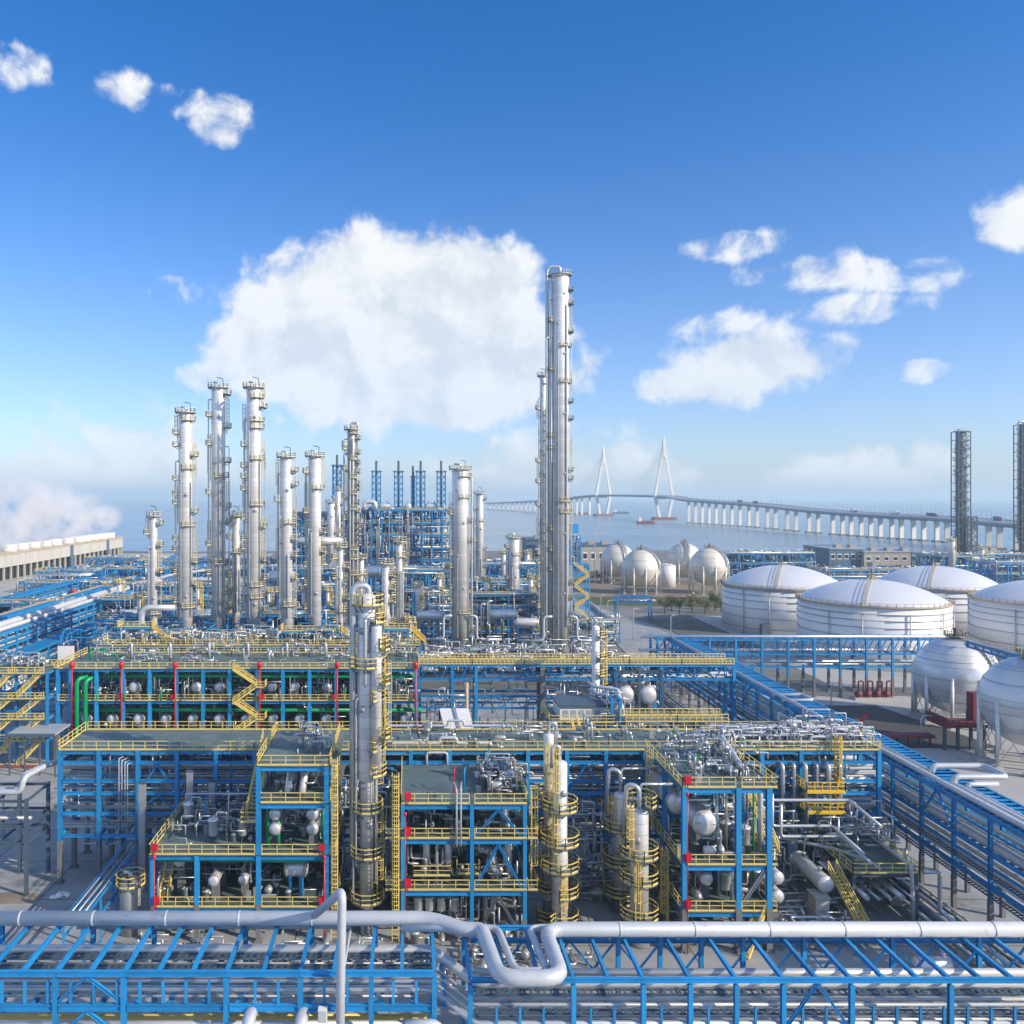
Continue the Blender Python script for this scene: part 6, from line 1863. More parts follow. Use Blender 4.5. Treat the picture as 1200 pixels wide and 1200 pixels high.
# ================================================================== right rack running away from the viewer, and the cross rack
rr = thing('pipe_rack', 'long blue pipe rack running away from the viewer on the right', 'pipe rack', (68, 140, 0))
RX0, RX1, ZR = 64.8, 70.6, 14.5
ysr = [76 + 6.4 * i for i in range(23)]
for i, y in enumerate(ysr):
    for x in (RX0, RX1):
        steel('column', V3(x, y, 5.0), V3(x, y, ZR - .42), .4, .4, 'blue', rr)
        part(MB().box(x - .24, x + .24, y - .24, y + .24, 0, 5.0), 'column_base', 'fireproof', rr)
    for z in (ZR, 10.4, 6.8):
        steel('cross_beam', V3(RX0 + .2, y, z - .3), V3(RX1 - .2, y, z - .3), .3, .42, 'blue', rr)
    if i < len(ysr) - 1:
        for x in (RX0, RX1):
            for z in (ZR, 10.4, 6.8):
                steel('beam', V3(x, y, z - .21), V3(x, ysr[i + 1], z - .21), .34, .42, 'blue', rr)
        for k in (1, 2, 3, 4):
            yy = y + (ysr[i + 1] - y) * k / 5
            steel('top_cross_beam', V3(RX0 + .17, yy, ZR - .2), V3(RX1 - .17, yy, ZR - .2), .55, .3, 'blue', rr)
            if i < 9: steel('tier_cross_beam', V3(RX0 + .17, yy, 10.2), V3(RX1 - .17, yy, 10.2), .26, .3, 'blue', rr)
        for z in (12.6, 8.7): steel('side_rail', V3(RX0, y + .2, z), V3(RX0, ysr[i + 1] - .2, z), .2, .26, 'blue', rr)
        if i % 3 == 1:
            ym = (y + ysr[i + 1]) / 2
            brace(rr, V3(RX0, y + .2, 10.5), V3(RX0, ym, ZR - .4), .2); brace(rr, V3(RX0, ysr[i + 1] - .2, 10.5), V3(RX0, ym, ZR - .4), .2)
pipe_thing('thick white pipe along the left edge of the long right rack', [V3(RX0 + .75, 70, ZR + .42), V3(RX0 + .75, 216, ZR + .42)], .36, 'pipe_white', n=14, bands=9)
pipe_thing('second white pipe with a loop beyond the far side of the right rack', [V3(RX0 + 1.75, 70, ZR + .4), V3(RX0 + 1.75, 104.5, ZR + .4), V3(RX0 + 2.0, 104.5, ZR + 1.3), V3(RX1 + 2.6, 104.5, ZR + 1.3), V3(RX1 + 2.6, 108.8, ZR + 1.3), V3(RX0 + 2.0, 108.8, ZR + 1.3), V3(RX0 + 1.75, 108.8, ZR + .4), V3(RX0 + 1.75, 122, ZR + .4)], .36, 'pipe_white', n=16, bend=.8)
pipe_thing('third white pipe with a smaller loop on the right rack', [V3(RX0 + 2.6, 70, ZR + .36), V3(RX0 + 2.6, 103.0, ZR + .36), V3(RX0 + 2.7, 103, ZR + .9), V3(RX1 + .4, 103, ZR + .9)], .28, 'pipe_white', n=14, bend=.6)
pipe_thing('white pipe hoop lying across the far part of the right rack', [V3(RX0 - .2, 148, ZR + .3), V3(RX1 - .6, 148, ZR + .4), V3(RX1 - .6, 152, ZR + .4), V3(RX0 - .2, 152, ZR + .3)], .28, 'pipe_white', n=12, bend=.7)
rg = random.Random(71)
for (z, tier, cnt) in ((10.4, 'middle', 6), (6.8, 'lowest', 7)):
    for k in range(cnt):
        r = rg.choice([.13, .18, .25, .32]) if not (tier == 'middle' and k == 0) else .5
        pipe_thing(ORD[k] + ' silver pipe from the left on the ' + tier + ' tier of the long right rack' if r < .4 else 'fattest silver pipe on the middle tier of the long right rack',
                   [V3(RX0 + .6 + k * .78, 70, z + r), V3(RX0 + .6 + k * .78, 216 - rg.uniform(0, 40), z + r)], r, rg.choice(['pipe', 'pipe_dull', 'pipe_dull']), group='pipes on the ' + tier + ' tier of the right rack' if r < .4 else None, n=9)
for k in range(6):
    r = (.2, .3, .16, .25, .2, .14)[k]
    pipe_thing(ORD[k] + ' low pipe from the left beside the long right rack', [V3(RX0 - 5.2 + k * .9, 84, 1.2 + r), V3(RX0 - 5.2 + k * .9, 214, 1.2 + r)], r, ('pipe_dull', 'grey_steel', 'pipe_dull', 'pipe', 'grey_steel', 'pipe_dull')[k], group='low pipes beside the right rack', n=8)
slp = thing('pipe_sleepers', 'row of low concrete sleepers carrying pipes beside the right rack', 'pipe supports', V3(RX0 - 3, 140, 0))
for i in range(20): part(MB().box(RX0 - 5.8, RX0 - .5, 85 + i * 6.5, 85.4 + i * 6.5, 0, 1.2), 'sleeper', 'concrete', slp)
tray('dark cable tray hung along the left side of the right rack', [(RX0 - .6, 78, 8.2), (RX0 - .6, 214, 8.2)], .7)
tray('lower dark cable tray along the left side of the right rack', [(RX0 - .6, 78, 6.0), (RX0 - .6, 214, 6.0)], .7)

rc_ = thing('pipe_rack', 'blue cross rack in front of the domed white tanks', 'pipe rack', (100, 216, 0))
CX0, CX1 = 62.0, 134.0
xsc = [CX0 + (CX1 - CX0) * i / 11 for i in range(12)]
frame(rc_, xsc, [213.6, 219.6], [14.8, 11.2, 8.0], cw=.5, bw=.3, bh=.5, fire=5.0)
for i in range(44):
    x = CX0 + (CX1 - CX0) * (i + .5) / 44
    steel('top_cross_beam', V3(x, 213.9, 14.5), V3(x, 219.4, 14.5), .3, .3, 'blue', rc_)
    steel('lattice', V3(x - .8, 213.6, 11.4), V3(x + .8, 213.6, 14.2), .18, .18, 'blue', rc_)
for k, (z, r) in enumerate(((15.1, .35), (11.5, .28), (11.5, .2), (8.4, .3), (8.4, .25), (8.2, .16), (11.6, .35), (8.4, .4))):
    pipe_thing(ORD[k] + ' pipe of eight on the ' + ('top', 'middle', 'middle', 'lowest', 'lowest', 'lowest', 'middle', 'lowest')[k] + ' tier of the white tank cross rack', [V3(CX0 - 4, 214.2 + (k % 5) * 1.1, z), V3(CX1, 214.2 + (k % 5) * 1.1, z)], r, 'pipe' if k % 2 else 'clad_h', group='pipes on the cross rack tiers', n=8)
vs = thing('valve_skid', 'brown-red pump skid under the cross rack before the white tanks', 'machine skid', V3(PX(1020, 212), 211, 0))
part(MB().box(PX(1000, 211), PX(1050, 211), 210, 212.5, 0, .6), 'base', 'concrete', vs)
for k in range(4):
    x = PX(1006 + 11 * k, 211)
    part(MB().lathe(V3(x, 210.4, 1.4), V3(0, 1, 0), [(0, .1), (.1, .7), (1.4, .7), (1.5, .1)], 12), 'pump', 'red_dull', vs)
    part(MB().pipe([V3(x, 211, 2), V3(x, 211, 4.6), V3(x + 1.2, 211, 4.6), V3(x + 1.2, 211, .6)], .2, 8), 'pipe', 'red_dull', vs)
ob = thing('pipe_bridge', 'tan and blue gantry leading to the crown of the right-hand spheres', 'pipe bridge', (130, 200, 0))
steel('beam', P(1132, 752, 185), P(1215, 775, 165), .5, .6, 'blue', ob); steel('beam', P(1132, 757, 185), P(1215, 782, 165), .4, .4, 'blue', ob)
a, b = P(1132, 751, 186), P(1215, 773, 166)
part(MB().beam(a, b, 1.6, .15), 'deck', 'tan', ob)
part(MB().rail([a, b], 1.1, 1.5, .1), 'railing', 'tan', ob, stuff=True)
for t in range(9): steel('lattice', P(1132 + t * 9, 752.5 + t * 2.5, 185 - t * 2.2), P(1137 + t * 9, 758.8 + t * 2.6, 184 - t * 2.2), .2, .2, 'blue', ob)
steel('column', V3(a.x + 1, 187, 0), a + V3(1, 1, -.6), .5, .5, 'blue', ob)

# ================================================================== left racks
for k, (X, z, y0, y1, lab) in enumerate(((-108, 15.6, 170, 470, 'blue pipe rack running away from the viewer on the left under the thick white pipe'), (-128, 13.5, 230, 520, 'outer blue pipe rack on the far left with a tan top walkway'), (-98, 12.0, 178, 460, 'low inner blue pipe rack right of the thick white left pipe'), (-152, 13.0, 250, 560, 'blue pipe rack on the far left between tan walkway and cooling tower'))):
    th = thing('pipe_rack', lab, 'pipe rack', V3(X, (y0 + y1) / 2, 0))
    f = MB()
    nb = int((y1 - y0) / 6)
    for i in range(nb + 1):
        y = y0 + (y1 - y0) * i / nb
        for x in (X, X + 5): f.beam(V3(x, y, 0), V3(x, y, z), .42)
        for zz in (z, z - 3.5, z - 7): f.beam(V3(X, y, zz - .2), V3(X + 5, y, zz - .2), .35, .45)
        for j in range(1, 4):
            f.beam(V3(X, y + j * 1.75, z - .1), V3(X + 5, y + j * 1.75, z - .1), .2, .25)
            f.beam(V3(X + 5, y + j * 1.75, z - 3.6), V3(X + 5, y + j * 1.75, z - 7), .14) if j == 2 else None
    for x in (X, X + 5):
        for zz in (z, z - 1.8, z - 3.5, z - 7): f.beam(V3(x, y0, zz - .2), V3(x, y1, zz - .2), .3, .45)
    part(f, 'frame', 'blue', th, stuff=True)
    g = MB()
    for j in range(14):
        r = rg.choice([.15, .2, .3, .35]); zz = (z - 3.5, z - 7)[j % 2]
        g.tube(V3(X + .5 + (j // 2) * .65, y0, zz + r), V3(X + .5 + (j // 2) * .65, y1, zz + r), r, 7)
    part(g, 'pipework', 'pipe', th, stuff=True)
    if k == 1:
        part(MB().box(X, X + 1.6, y0, y1, z + .1, z + .3), 'walkway', 'tan', th)
pipe_thing('thick white pipe along the left rack bending right towards the towers', [V3(-107.4, 165, 16.5), V3(-107.4, 330, 16.5), V3(-98, 347, 16.5), V3(-72, 347, 16.5), V3(-58, 347, 14)], .95, 'pipe_white', n=18, bend=8, bands=24)
pipe_thing('second white pipe branching off behind the thick left one', [V3(-104.6, 200, 16.2), V3(-104.6, 372, 16.2), V3(-84, 400, 17.5), V3(-60, 400, 17.5)], .6, 'pipe_white', n=14, bend=6)
pipe_thing('silver pipe arch by the slim leftmost tower', [V3(PX(166, 200), 200, 8), V3(PX(166, 200), 200, PZ(712, 200)), V3(PX(205, 200), 200, PZ(712, 200))], .7, 'clad_h', n=14, bend=2.2)
pipe_thing('pink-red pipe elbow standing in the left racks', [V3(PX(88, 330), 330, 8), V3(PX(88, 330), 330, PZ(693, 330)), V3(PX(84, 330), 330, PZ(693, 330))], .8, 'red', n=12, bend=1.6)
pk = thing('sign_board', 'pale pink panel on the end of the left rack', 'panel', P(78, 764, 172))
part(MB().box(PX(68, 172), PX(87, 172), 171.8, 172, PZ(773, 172), PZ(757, 172)), 'panel', 'white', pk)
part(MB().box(PX(67.5, 172), PX(87.5, 172), 172.0, 172.1, PZ(774, 172), PZ(756, 172)), 'backing', 'red_dull', pk)
# stair tower at the left of the third row
sw = thing('stair_tower', 'yellow zigzag stair tower at the left edge of the third row', 'stair tower', (PX(25, 160), 160, 0))
tx0, tx1 = PX(-14, 160), PX(58, 160)
frame(sw, [tx0, (tx0 + tx1) / 2, tx1], [159.0, 165.0], [17.5, 12.8, 9.0, 5.0], cw=.45, bh=.4, fire=0)
for i, (za, zb) in enumerate(((13, 17.5), (9.2, 12.8), (5.2, 9.0), (.2, 5.0))):
    for xx in ((tx0 + 1, tx0 + 5.6), (tx0 + 6.4, tx0 + 11)):
        stair(sw, V3(xx[0], 158.2 - .0, za), V3(xx[1], 158.2, zb), 1.0, t=.11)
    rails(sw, [V3(tx0, 157.5, zb), V3(tx1, 157.5, zb)], t=.11); part(MB().box(tx0, tx1, 157.4, 158.9, zb - .12, zb), 'landing', 'grate', sw)
deck(sw, tx0, tx1, 159, 165, 17.5)
rails(sw, [V3(tx0, 165, 17.5), V3(tx1, 165, 17.5)], t=.11)
rg = random.Random(17)
for k in range(6): valve_set('valve loop on the stair tower top at the left edge, ' + ORD[k] + ' from the left', (PX(4 + 9 * k, 162), 162 + k % 2, 17.5), rg, 1.4, 'valve loops on the stair tower')
bp = thing('scrap_beam', 'long dark brown beam lying on the pale yard at the left', 'beam', P(20, 893, 161))
q0, q1 = V3(PX(-10, 158), 158, .3), V3(PX(48, 158), 158, .3)
part(MB().beam(q0, q1, 1.4, .5), 'web', 'brown', bp); part(MB().beam(q0 + UP * .35, q1 + UP * .35, .5, .2), 'flange', 'tan', bp)

# ================================================================== tall towers
def tower(label, px, w, top, d, seed, sides=True, n_pl=8, low=None, extra=(), name='distillation_column', over=None, **kw):
    rgt = random.Random(seed)
    x, r = PX(px, d), w / 2 * d / FOC
    zt = PZ(top, d)
    pl = [(zt + r * .3, 0, 359.9, .9)]
    zlo = 20 if d < 260 else 6
    span = zt - zlo
    n_pl = int(n_pl * 1.6)
    for i in range(n_pl):
        z = zlo + span * (i + rgt.uniform(.2, .8)) / n_pl
        s = rgt.random()
        if s < .42: pl.append((z, 140, 215, 1.5))
        elif s < .8: pl.append((z, -35, 40, 1.5))
        else: pl.append((z, -100, 30, .8))
    ld = []
    zz = zlo
    side = rgt.choice([178, 2])
    while zz < zt - 3:
        h = min(rgt.uniform(8, 13), zt - zz)
        ld.append((side, zz, zz + h)); side = 178 if side == 2 else 2
        zz += h
    rs = [(rgt.choice([190, 200, -20]), rgt.uniform(.4, .8), rgt.uniform(.15, .28), zlo + 2, zt - rgt.uniform(1, 12)), (rgt.choice([-70, -110]), .3, .14, zlo, zt - rgt.uniform(5, 30)), (rgt.choice([170, 8]), .9, .12, zlo, zt - rgt.uniform(2, 18)), (rgt.choice([-140, -35]), .35, .16, zlo, zlo + span * rgt.uniform(.4, .8))] + list(extra)
    return column(name, label, x, d, [(r, zt)], plats=pl, ladders=ld, risers=rs, t=.095, manways=max(3, int(span / 9)), over=over, rail='cream', **kw)


tower('slim short silver tower, leftmost of the row', 180, 8.5, 606, 214, 1, n_pl=5)
tower('tall silver tower, leftmost of the three tallest at left', 217.5, 16, 486, 216, 2, n_pl=11)
tower('tall silver tower, middle of the three tallest at left', 256, 16, 457, 218, 3, n_pl=9)
tower('short slim silver tower between the two tallest left towers', 276.5, 9.5, 606, 226, 4, n_pl=4)
tower('tall silver tower, rightmost of the three tallest at left', 297.5, 17, 457, 214, 5, n_pl=12)
tower('mid-height silver tower right of the three tallest, left of a pair', 335.5, 14.5, 538, 214, 6, n_pl=6)
tower('mid-height silver tower right of the three tallest, right of a pair', 369, 15, 537, 217, 7, n_pl=5)
tower('tall slender tower with closely stacked platforms and side pipes', 412, 10, 505, 236, 8, n_pl=22, over=(0, 1.7, .4, 20, 1.6), davit=False, extra=[(175, .9, .3, 20, 62), (-30, .7, .22, 20, 58), (-100, .5, .2, 20, 60), (-70, .4, .16, 20, 66)], skin='pipe_dull')
tower('thin short silver tower before the slender pipe-hung one', 399, 6.5, 642, 196, 9, n_pl=4)
tower('short silver tower beside the slender pipe-hung one', 423, 7, 655, 240, 10, n_pl=3, over=(180, 1.0, .3, 20, 1.2), davit=False)
tower('small silver tower with a wide head right of the central column', 452, 9, 662, 192, 11, n_pl=3)
tower('short plain silver tower right of the central column', 468, 7.5, 636, 194, 12, n_pl=3)
tower('broad silver tower standing alone in mid picture', 539.5, 20, 553, 270, 13, n_pl=7, extra=[(-15, 1.0, .32, 8, 56), (190, .5, .2, 10, 48)])
tower('small silver tower right behind the broad lone one', 562, 9, 580, 360, 14, n_pl=7)
tower('small silver tower with a looped top left of the tallest tower', 602, 13, 632, 330, 15, n_pl=4, over=(180, 1.9, .4, 12, 1.2), davit=False)
tower('tallest silver tower of the plant', 656.5, 20.5, 326, 268, 16, n_pl=14, extra=[(-60, .35, .25, 10, 110), (185, 1.2, .35, 12, 112), (200, 2.1, .25, 8, 100)], over=(180, 4.2, .5, 8, 2.2), davit=False)
tower('slim silver column close behind the left side of the tallest tower', 636.5, 8, 442, 290, 17, n_pl=14)
tower('dark grey chimney-like tower with ring platforms on the far right', 1126, 11, 508, 600, 18, n_pl=16, skin='steel_dark')
tower('dark tower cut by the right picture edge', 1200, 10, 500, 590, 19, n_pl=16, skin='steel_dark', over=(180, 4, .7, 20, 2), davit=False)
tower('thin silver tower among the furnaces, left of the slender tower', 396, 7, 575, 400, 20, n_pl=6)
tower('stubby silver tower among the furnaces beside the thin one', 388, 9, 590, 395, 23, n_pl=5)
tower('thin silver column at the right edge of the furnace frame', 532, 5, 600, 400, 24, n_pl=5)
# pipe bundle left of the tallest tower
for k in range(3):
    px = 644.2 + k * 2.4
    pipe_thing('tall thin pipe clipped to the left side of the tallest tower, ' + ORD[k] + ' from the left', [V3(PX(px, 266), 266.5, 8), V3(PX(px, 266), 266.5, PZ(340 + 30 * k, 266))], .16, 'pipe', group='thin pipes on the tallest tower')
# elbows and pipes at the feet of the two lone towers
for (px, dd, tag_) in ((539, 268, 'broad lone tower'), (656, 266, 'tallest tower')):
    x = PX(px, dd)
    for k, s in enumerate((-1, 1)):
        pipe_thing('white pipe dropping beside the foot of the ' + tag_ + ', ' + ('left' if s < 0 else 'right'), [V3(x + s * 2.5, dd - 1, 13.0), V3(x + s * 5.2, dd - 1, 13.0), V3(x + s * 5.2, dd - 1, 5.6), V3(x + s * 13, dd - 1, 5.6)], .42, 'pipe_white', n=12, bend=1.4)
        pipe_thing('white pipe hoop at the foot of the ' + tag_ + ', ' + ('left' if s < 0 else 'right'), [V3(x + s * 7, dd - 5, .1), V3(x + s * 7, dd - 5, 4.2), V3(x + s * 11, dd - 5, 4.2), V3(x + s * 11, dd - 5, .1)], .4, 'pipe_white', n=12, bend=1.2)
rg = random.Random(29)
for k in range(14):
    px = 500 + k * 14.5
    valve_set('pipe loop on the ground before the lone towers, ' + ORD[k] + ' from the left', (PX(px, 252), rg.uniform(240, 262), .05), rg, rg.uniform(2.2, 3.4), 'pipe loops at the feet of the lone towers', rg.choice(['pipe', 'pipe_white', 'pipe_dull']))

# ================================================================== distant process blocks
rg = random.Random(101)
BL = [
    ('low blue steel block behind the tower feet at left', 112, 260, 232, 12, [17, 12, 7]),
    ('low blue steel block behind the tower feet left of centre', 268, 412, 236, 12, [17.5, 12, 7]),
    ('blue steel block in the second line behind the left towers', 118, 250, 285, 14, [16, 11, 6]),
    ('blue steel block in the second line left of centre', 255, 420, 292, 14, [18, 12, 6]),
    ('blue steel block in the third line behind the left towers', 140, 300, 352, 14, [15, 10]),
    ('blue steel block in the third line left of centre', 305, 420, 360, 14, [20, 14, 8]),
    ('farthest blue steel block towards the sea at left', 160, 330, 450, 18, [16, 10]),
    ('farthest low blue steel block towards the sea left of centre', 325, 425, 460, 18, [19, 12]),
    ('blue rack block between the broad lone tower and centre', 486, 530, 293, 12, [16.5, 12.5, 8.5, 4.5]),
    ('blue rack block between the broad lone tower and the tallest one', 552, 640, 293, 12, [16.5, 12.5, 8.5, 4.5]),
    ('dense blue block behind the small looped tower', 556, 645, 420, 22, [17, 12, 7]),
    ('blue block right of the tallest tower foot', 672, 726, 292, 10, [7.2, 3.5]),
    ('blue block behind the third line near the centre', 430, 520, 330, 16, [22, 15, 8]),
    ('far blue rack block behind the right-hand white tanks', 850, 955, 520, 14, [16, 10]),
    ('far blue rack block right behind the back white tank', 960, 1100, 470, 14, [10, 6]),
    ('far blue equipment block below the dark chimney tower', 1105, 1165, 520, 24, [14, 8]),
    ('far blue equipment block at the right picture edge', 1165, 1230, 470, 24, [14, 8]),
    ('low blue rack before the sea right of the cream spheres', 842, 900, 585, 10, [12, 7]),
    ('low blue rack on the shore at far left', 112, 175, 560, 14, [10, 6]),
    ('blue block at the left edge beyond the racks', 40, 110, 440, 20, [12, 7]),
    ('blue steel block directly behind the service deck at left', 108, 290, 199, 10, [15.5, 11, 6]),
    ('blue steel block directly behind the service deck left of centre', 292, 470, 200, 10, [16, 11, 6]),
    ('blue steel block in the gap between second and third line at left', 120, 420, 318, 10, [17, 12, 7]),
    ('blue steel block in the fourth line behind the left towers', 120, 425, 395, 14, [17, 12, 7]),
    ('blue rack block before the dense block right of the broad tower', 548, 645, 345, 14, [16, 11, 6]),
    ('low blue rack block at the left edge below the cooling tower', -30, 100, 300, 14, [13, 8, 4]),
    ('blue rack block at the left beyond the white pipe', 20, 150, 380, 14, [12, 8]),
    ('blue rack block at the far left near the cooling tower end', 100, 190, 500, 16, [14, 9]),
    ('low blue rack block along the shore right of the dark chimney', 1080, 1220, 585, 12, [11, 6]),
]
for (lab, a, b, y, dp, zs) in BL:
    process_block(lab, PX(a, y), PX(b, y), y, y + dp, zs, rg, bay=6 if y < 400 else 8, w=.36 if y < 300 else .5, pipes=22, verts=int((b - a) / 5) if y < 400 else 6)
# drums, pots and towers scattered between the blocks
k = 0
for (px, y, z, r) in ((150, 262, 14, 1.6), (205, 262, 12, 1.5), (240, 264, 14, 1.4), (285, 262, 13, 1.5), (318, 264, 14, 1.6), (352, 262, 13, 1.4), (390, 264, 14, 1.5), (440, 262, 13, 1.7), (505, 275, 12, 1.6), (590, 278, 12, 1.7), (615, 280, 9, 1.5), (430, 300, 24, 2.2), (330, 322, 20, 2.6)):
    drum('silver drum among the blue steelwork behind the tower feet, ' + ORD[k] + ' from the left', (PX(px, y), y, z), r, 8, axis='x', saddle=z - r, legs='blue_far', n=14); k += 1
pipe_thing('fat silver duct across the left towers at mid height', [V3(PX(330, 335), 335, PZ(634, 335)), V3(PX(405, 335), 335, PZ(634, 335))], 1.6, 'clad_h', n=16)
k = 0
for (px, y, zt_, r) in ((140, 300, 20, .9), (163, 240, 22, .6), (232, 250, 24, .5), (315, 255, 22, .5), (356, 250, 23, .6), (384, 258, 22, .6), (440, 196, 24, .55), (480, 192, 22, .55), (490, 280, 21, .9), (515, 300, 22, .8), (570, 300, 21, .8), (622, 300, 22, .8), (590, 400, 24, 1.2), (618, 430, 22, 1.2), (1115, 520, 24, 2.0), (1150, 500, 20, 1.6)):
    column('process_column', 'small upright vessel in the blue steelwork, ' + ORD[k] + ' from the left', PX(px, y), y, [(r, zt_)], plats=[(zt_, 0, 359.9, .8), (zt_ * .8, -60, 120, .9)], ladders=[(0, zt_ * .4, zt_)], davit=False, t=.13, cat='vessel', n=16); k += 1

# ------------------------------------------------------------------ furnace frame with lattice stacks
fb = process_block('tall blue furnace frame with silver ducts behind the centre', PX(424, 410), PX(530, 410), 410, 432, [44, 38, 32, 26, 20, 14, 8], rg, bay=5.0, w=.55, pipes=60, verts=26, name='furnace_structure', dense=1.6)
process_block('blue furnace frame half hidden behind the left towers', PX(340, 420), PX(420, 420), 420, 440, [42, 35, 28, 21, 14], rg, bay=5.5, w=.55, pipes=30, verts=10, name='furnace_structure')
for k in range(7):
    x = PX(436 + 14 * k, 412)
    drum('silver duct drum high in the furnace frame, ' + ORD[k] + ' from the left', (x, 416, 45.8 if k % 2 else 33.5), 1.5, 5, axis='x' if k % 3 else 'y', saddle=.3, n=14, group='drums in the furnace frame')
for k, (px, top) in enumerate(((441, 552), (467, 552), (493, 552), (517, 552), (395, 545), (369, 556), (484, 558))):
    y = 416
    x, zt_ = PX(px, y), PZ(top, y)
    th = thing('lattice_stack', 'blue lattice stack tower on the furnace, ' + ('right' if px > 430 else 'left') + ' group, ' + ORD[k] + ' of seven', 'lattice tower', V3(x, y, 44), 'lattice stack towers on the furnace')
    f = MB(); w = 2.0 if k < 6 else .9
    for sx_ in (-w, w):
        for sy_ in (-w, w): f.beam(V3(x + sx_, y + sy_, 38), V3(x + sx_, y + sy_, zt_), .45)
    nz_ = 7
    for i in range(nz_):
        za, zb = 42 + (zt_ - 42) * i / nz_, 42 + (zt_ - 42) * (i + 1) / nz_
        for sy_ in (-w, w):
            f.beam(V3(x - w, y + sy_, za), V3(x + w, y + sy_, zb), .25); f.beam(V3(x + w, y + sy_, za), V3(x - w, y + sy_, zb), .25); f.beam(V3(x - w, y + sy_, zb), V3(x + w, y + sy_, zb), .3)
        for sx_ in (-w, w): f.beam(V3(x + sx_, y - w, zb), V3(x + sx_, y + w, zb), .3)
    part(f, 'lattice', 'blue_far', th, stuff=True)
    part(MB().tube(V3(x, y, 44), V3(x, y, zt_ + 5), .55, 10), 'flue', 'grey_steel', th)
    part(MB().box(x - w - .8, x + w + .8, y - w - .8, y + w + .8, zt_ - .2, zt_), 'platform', 'grate', th)
pipe_thing('silver inverted U duct on top of the furnace frame', [V3(PX(427, 408), 408, 44), V3(PX(427, 408), 408, PZ(588, 408)), V3(PX(440, 408), 408, PZ(588, 408)), V3(PX(440, 408), 408, 44)], 1.1, 'clad_h', n=14, bend=2.5)
# zigzag stair tower right of the tallest tower
zs_ = thing('stair_tower', 'blue and yellow zigzag stair tower just right of the tallest tower', 'stair tower', (PX(680, 300), 300, 0))
zx0, zx1 = PX(671, 300), PX(689, 300)
f = MB()
for x in (zx0, zx1):
    for y in (298, 303): f.beam(V3(x, y, 0), V3(x, y, 27), .45)
for i in range(7):
    z = 3.8 * (i + 1)
    for y in (298, 303): f.beam(V3(zx0, y, z), V3(zx1, y, z), .35)
part(f, 'frame', 'blue', zs_, stuff=True)
for i in range(7):
    z = 3.8 * i + .1
    a, b = (zx0, zx1) if i % 2 else (zx1, zx0)
    stair(zs_, V3(a, 297.6, z), V3(b, 297.6, z + 3.8), 1.0, 'yellow', t=.14)
bt = process_block('blue steel tower left of the grey-brown box building', PX(668, 540), PX(680, 540), 540, 548, [26, 20, 14, 8], rg, bay=6, w=.6, pipes=4, verts=2)
part(MB().box(PX(669, 541), PX(678, 541), 541, 547, 26, 33), 'head_house', 'blue', bt)
# overhead pipe gantry across the road
gt = thing('pipe_bridge', 'blue pipe gantry spanning the road below the cream spheres', 'pipe bridge', (PX(740, 350), 350, 0))
ga, gb = PX(722, 350), PX(766, 345)
for x in (ga, gb):
    for y in (348, 352):
        steel('column', V3(x, y, 0), V3(x, y, 9.5), .5, .5, 'blue_far', gt)
for y in (348, 352):
    for z in (9.5, 7.3): steel('beam', V3(ga, y, z), V3(gb, y, z), .4, .4, 'blue_far', gt)
    for i in range(8):
        steel('lattice', V3(ga + (gb - ga) * i / 8, y, 7.3 if i % 2 else 9.5), V3(ga + (gb - ga) * (i + 1) / 8, y, 9.5 if i % 2 else 7.3), .22, .22, 'blue_far', gt)
for k in range(4): pipe_thing(ORD[k] + ' silver pipe from the front on the gantry over the road', [V3(ga - 2, 348.6 + k * .9, 7.9), V3(gb + 2, 348.6 + k * .9, 7.9)], .3, 'pipe', group='pipes on the road gantry', n=8)
fnc = thing('fence', 'low white wall curving along the road right of the tall tower', 'wall', V3(80, 400, 0))
fp = [P(690, 709, 400), P(697, 715, 385), P(704, 722, 365), P(712, 727, 350)]
for a, b in zip(fp, fp[1:]): part(MB().beam(V3(a.x, a.y, .8), V3(b.x, b.y, .8), .3, 1.6), 'panel', 'white', fnc)
for k, (px, y, m, lab) in enumerate(((671, 330, 'white', 'white van parked at the blue block right of the tallest tower'), (680, 333, 'roof_grey', 'grey van parked beside the white van'))):
    c = V3(PX(px, y), y, .05)
    th = thing('parked_van', lab, 'van', c)
    part(MB().prism([(c.x - 2.4, y - .9), (c.x + 2.4, y - .9), (c.x + 2.4, y + .9), (c.x - 2.4, y + .9)], .5, 1.3), 'body', m, th)
    part(MB().box(c.x - 2.3, c.x + 1.4, y - .85, y + .85, 1.3, 2.1), 'cabin', m, th)
    part(MB().box(c.x - 1.9, c.x + 1.2, y - .88, y - .852, 1.4, 1.95), 'window', 'glass', th)
    for s in (-1.5, 1.5):
        for yy in (-.95, .75): part(MB().lathe(V3(c.x + s, y + yy, .42), V3(0, 1, 0), [(0, .05), (.01, .36), (.2, .36), (.21, .05)], 12), 'wheel', 'dark', th)

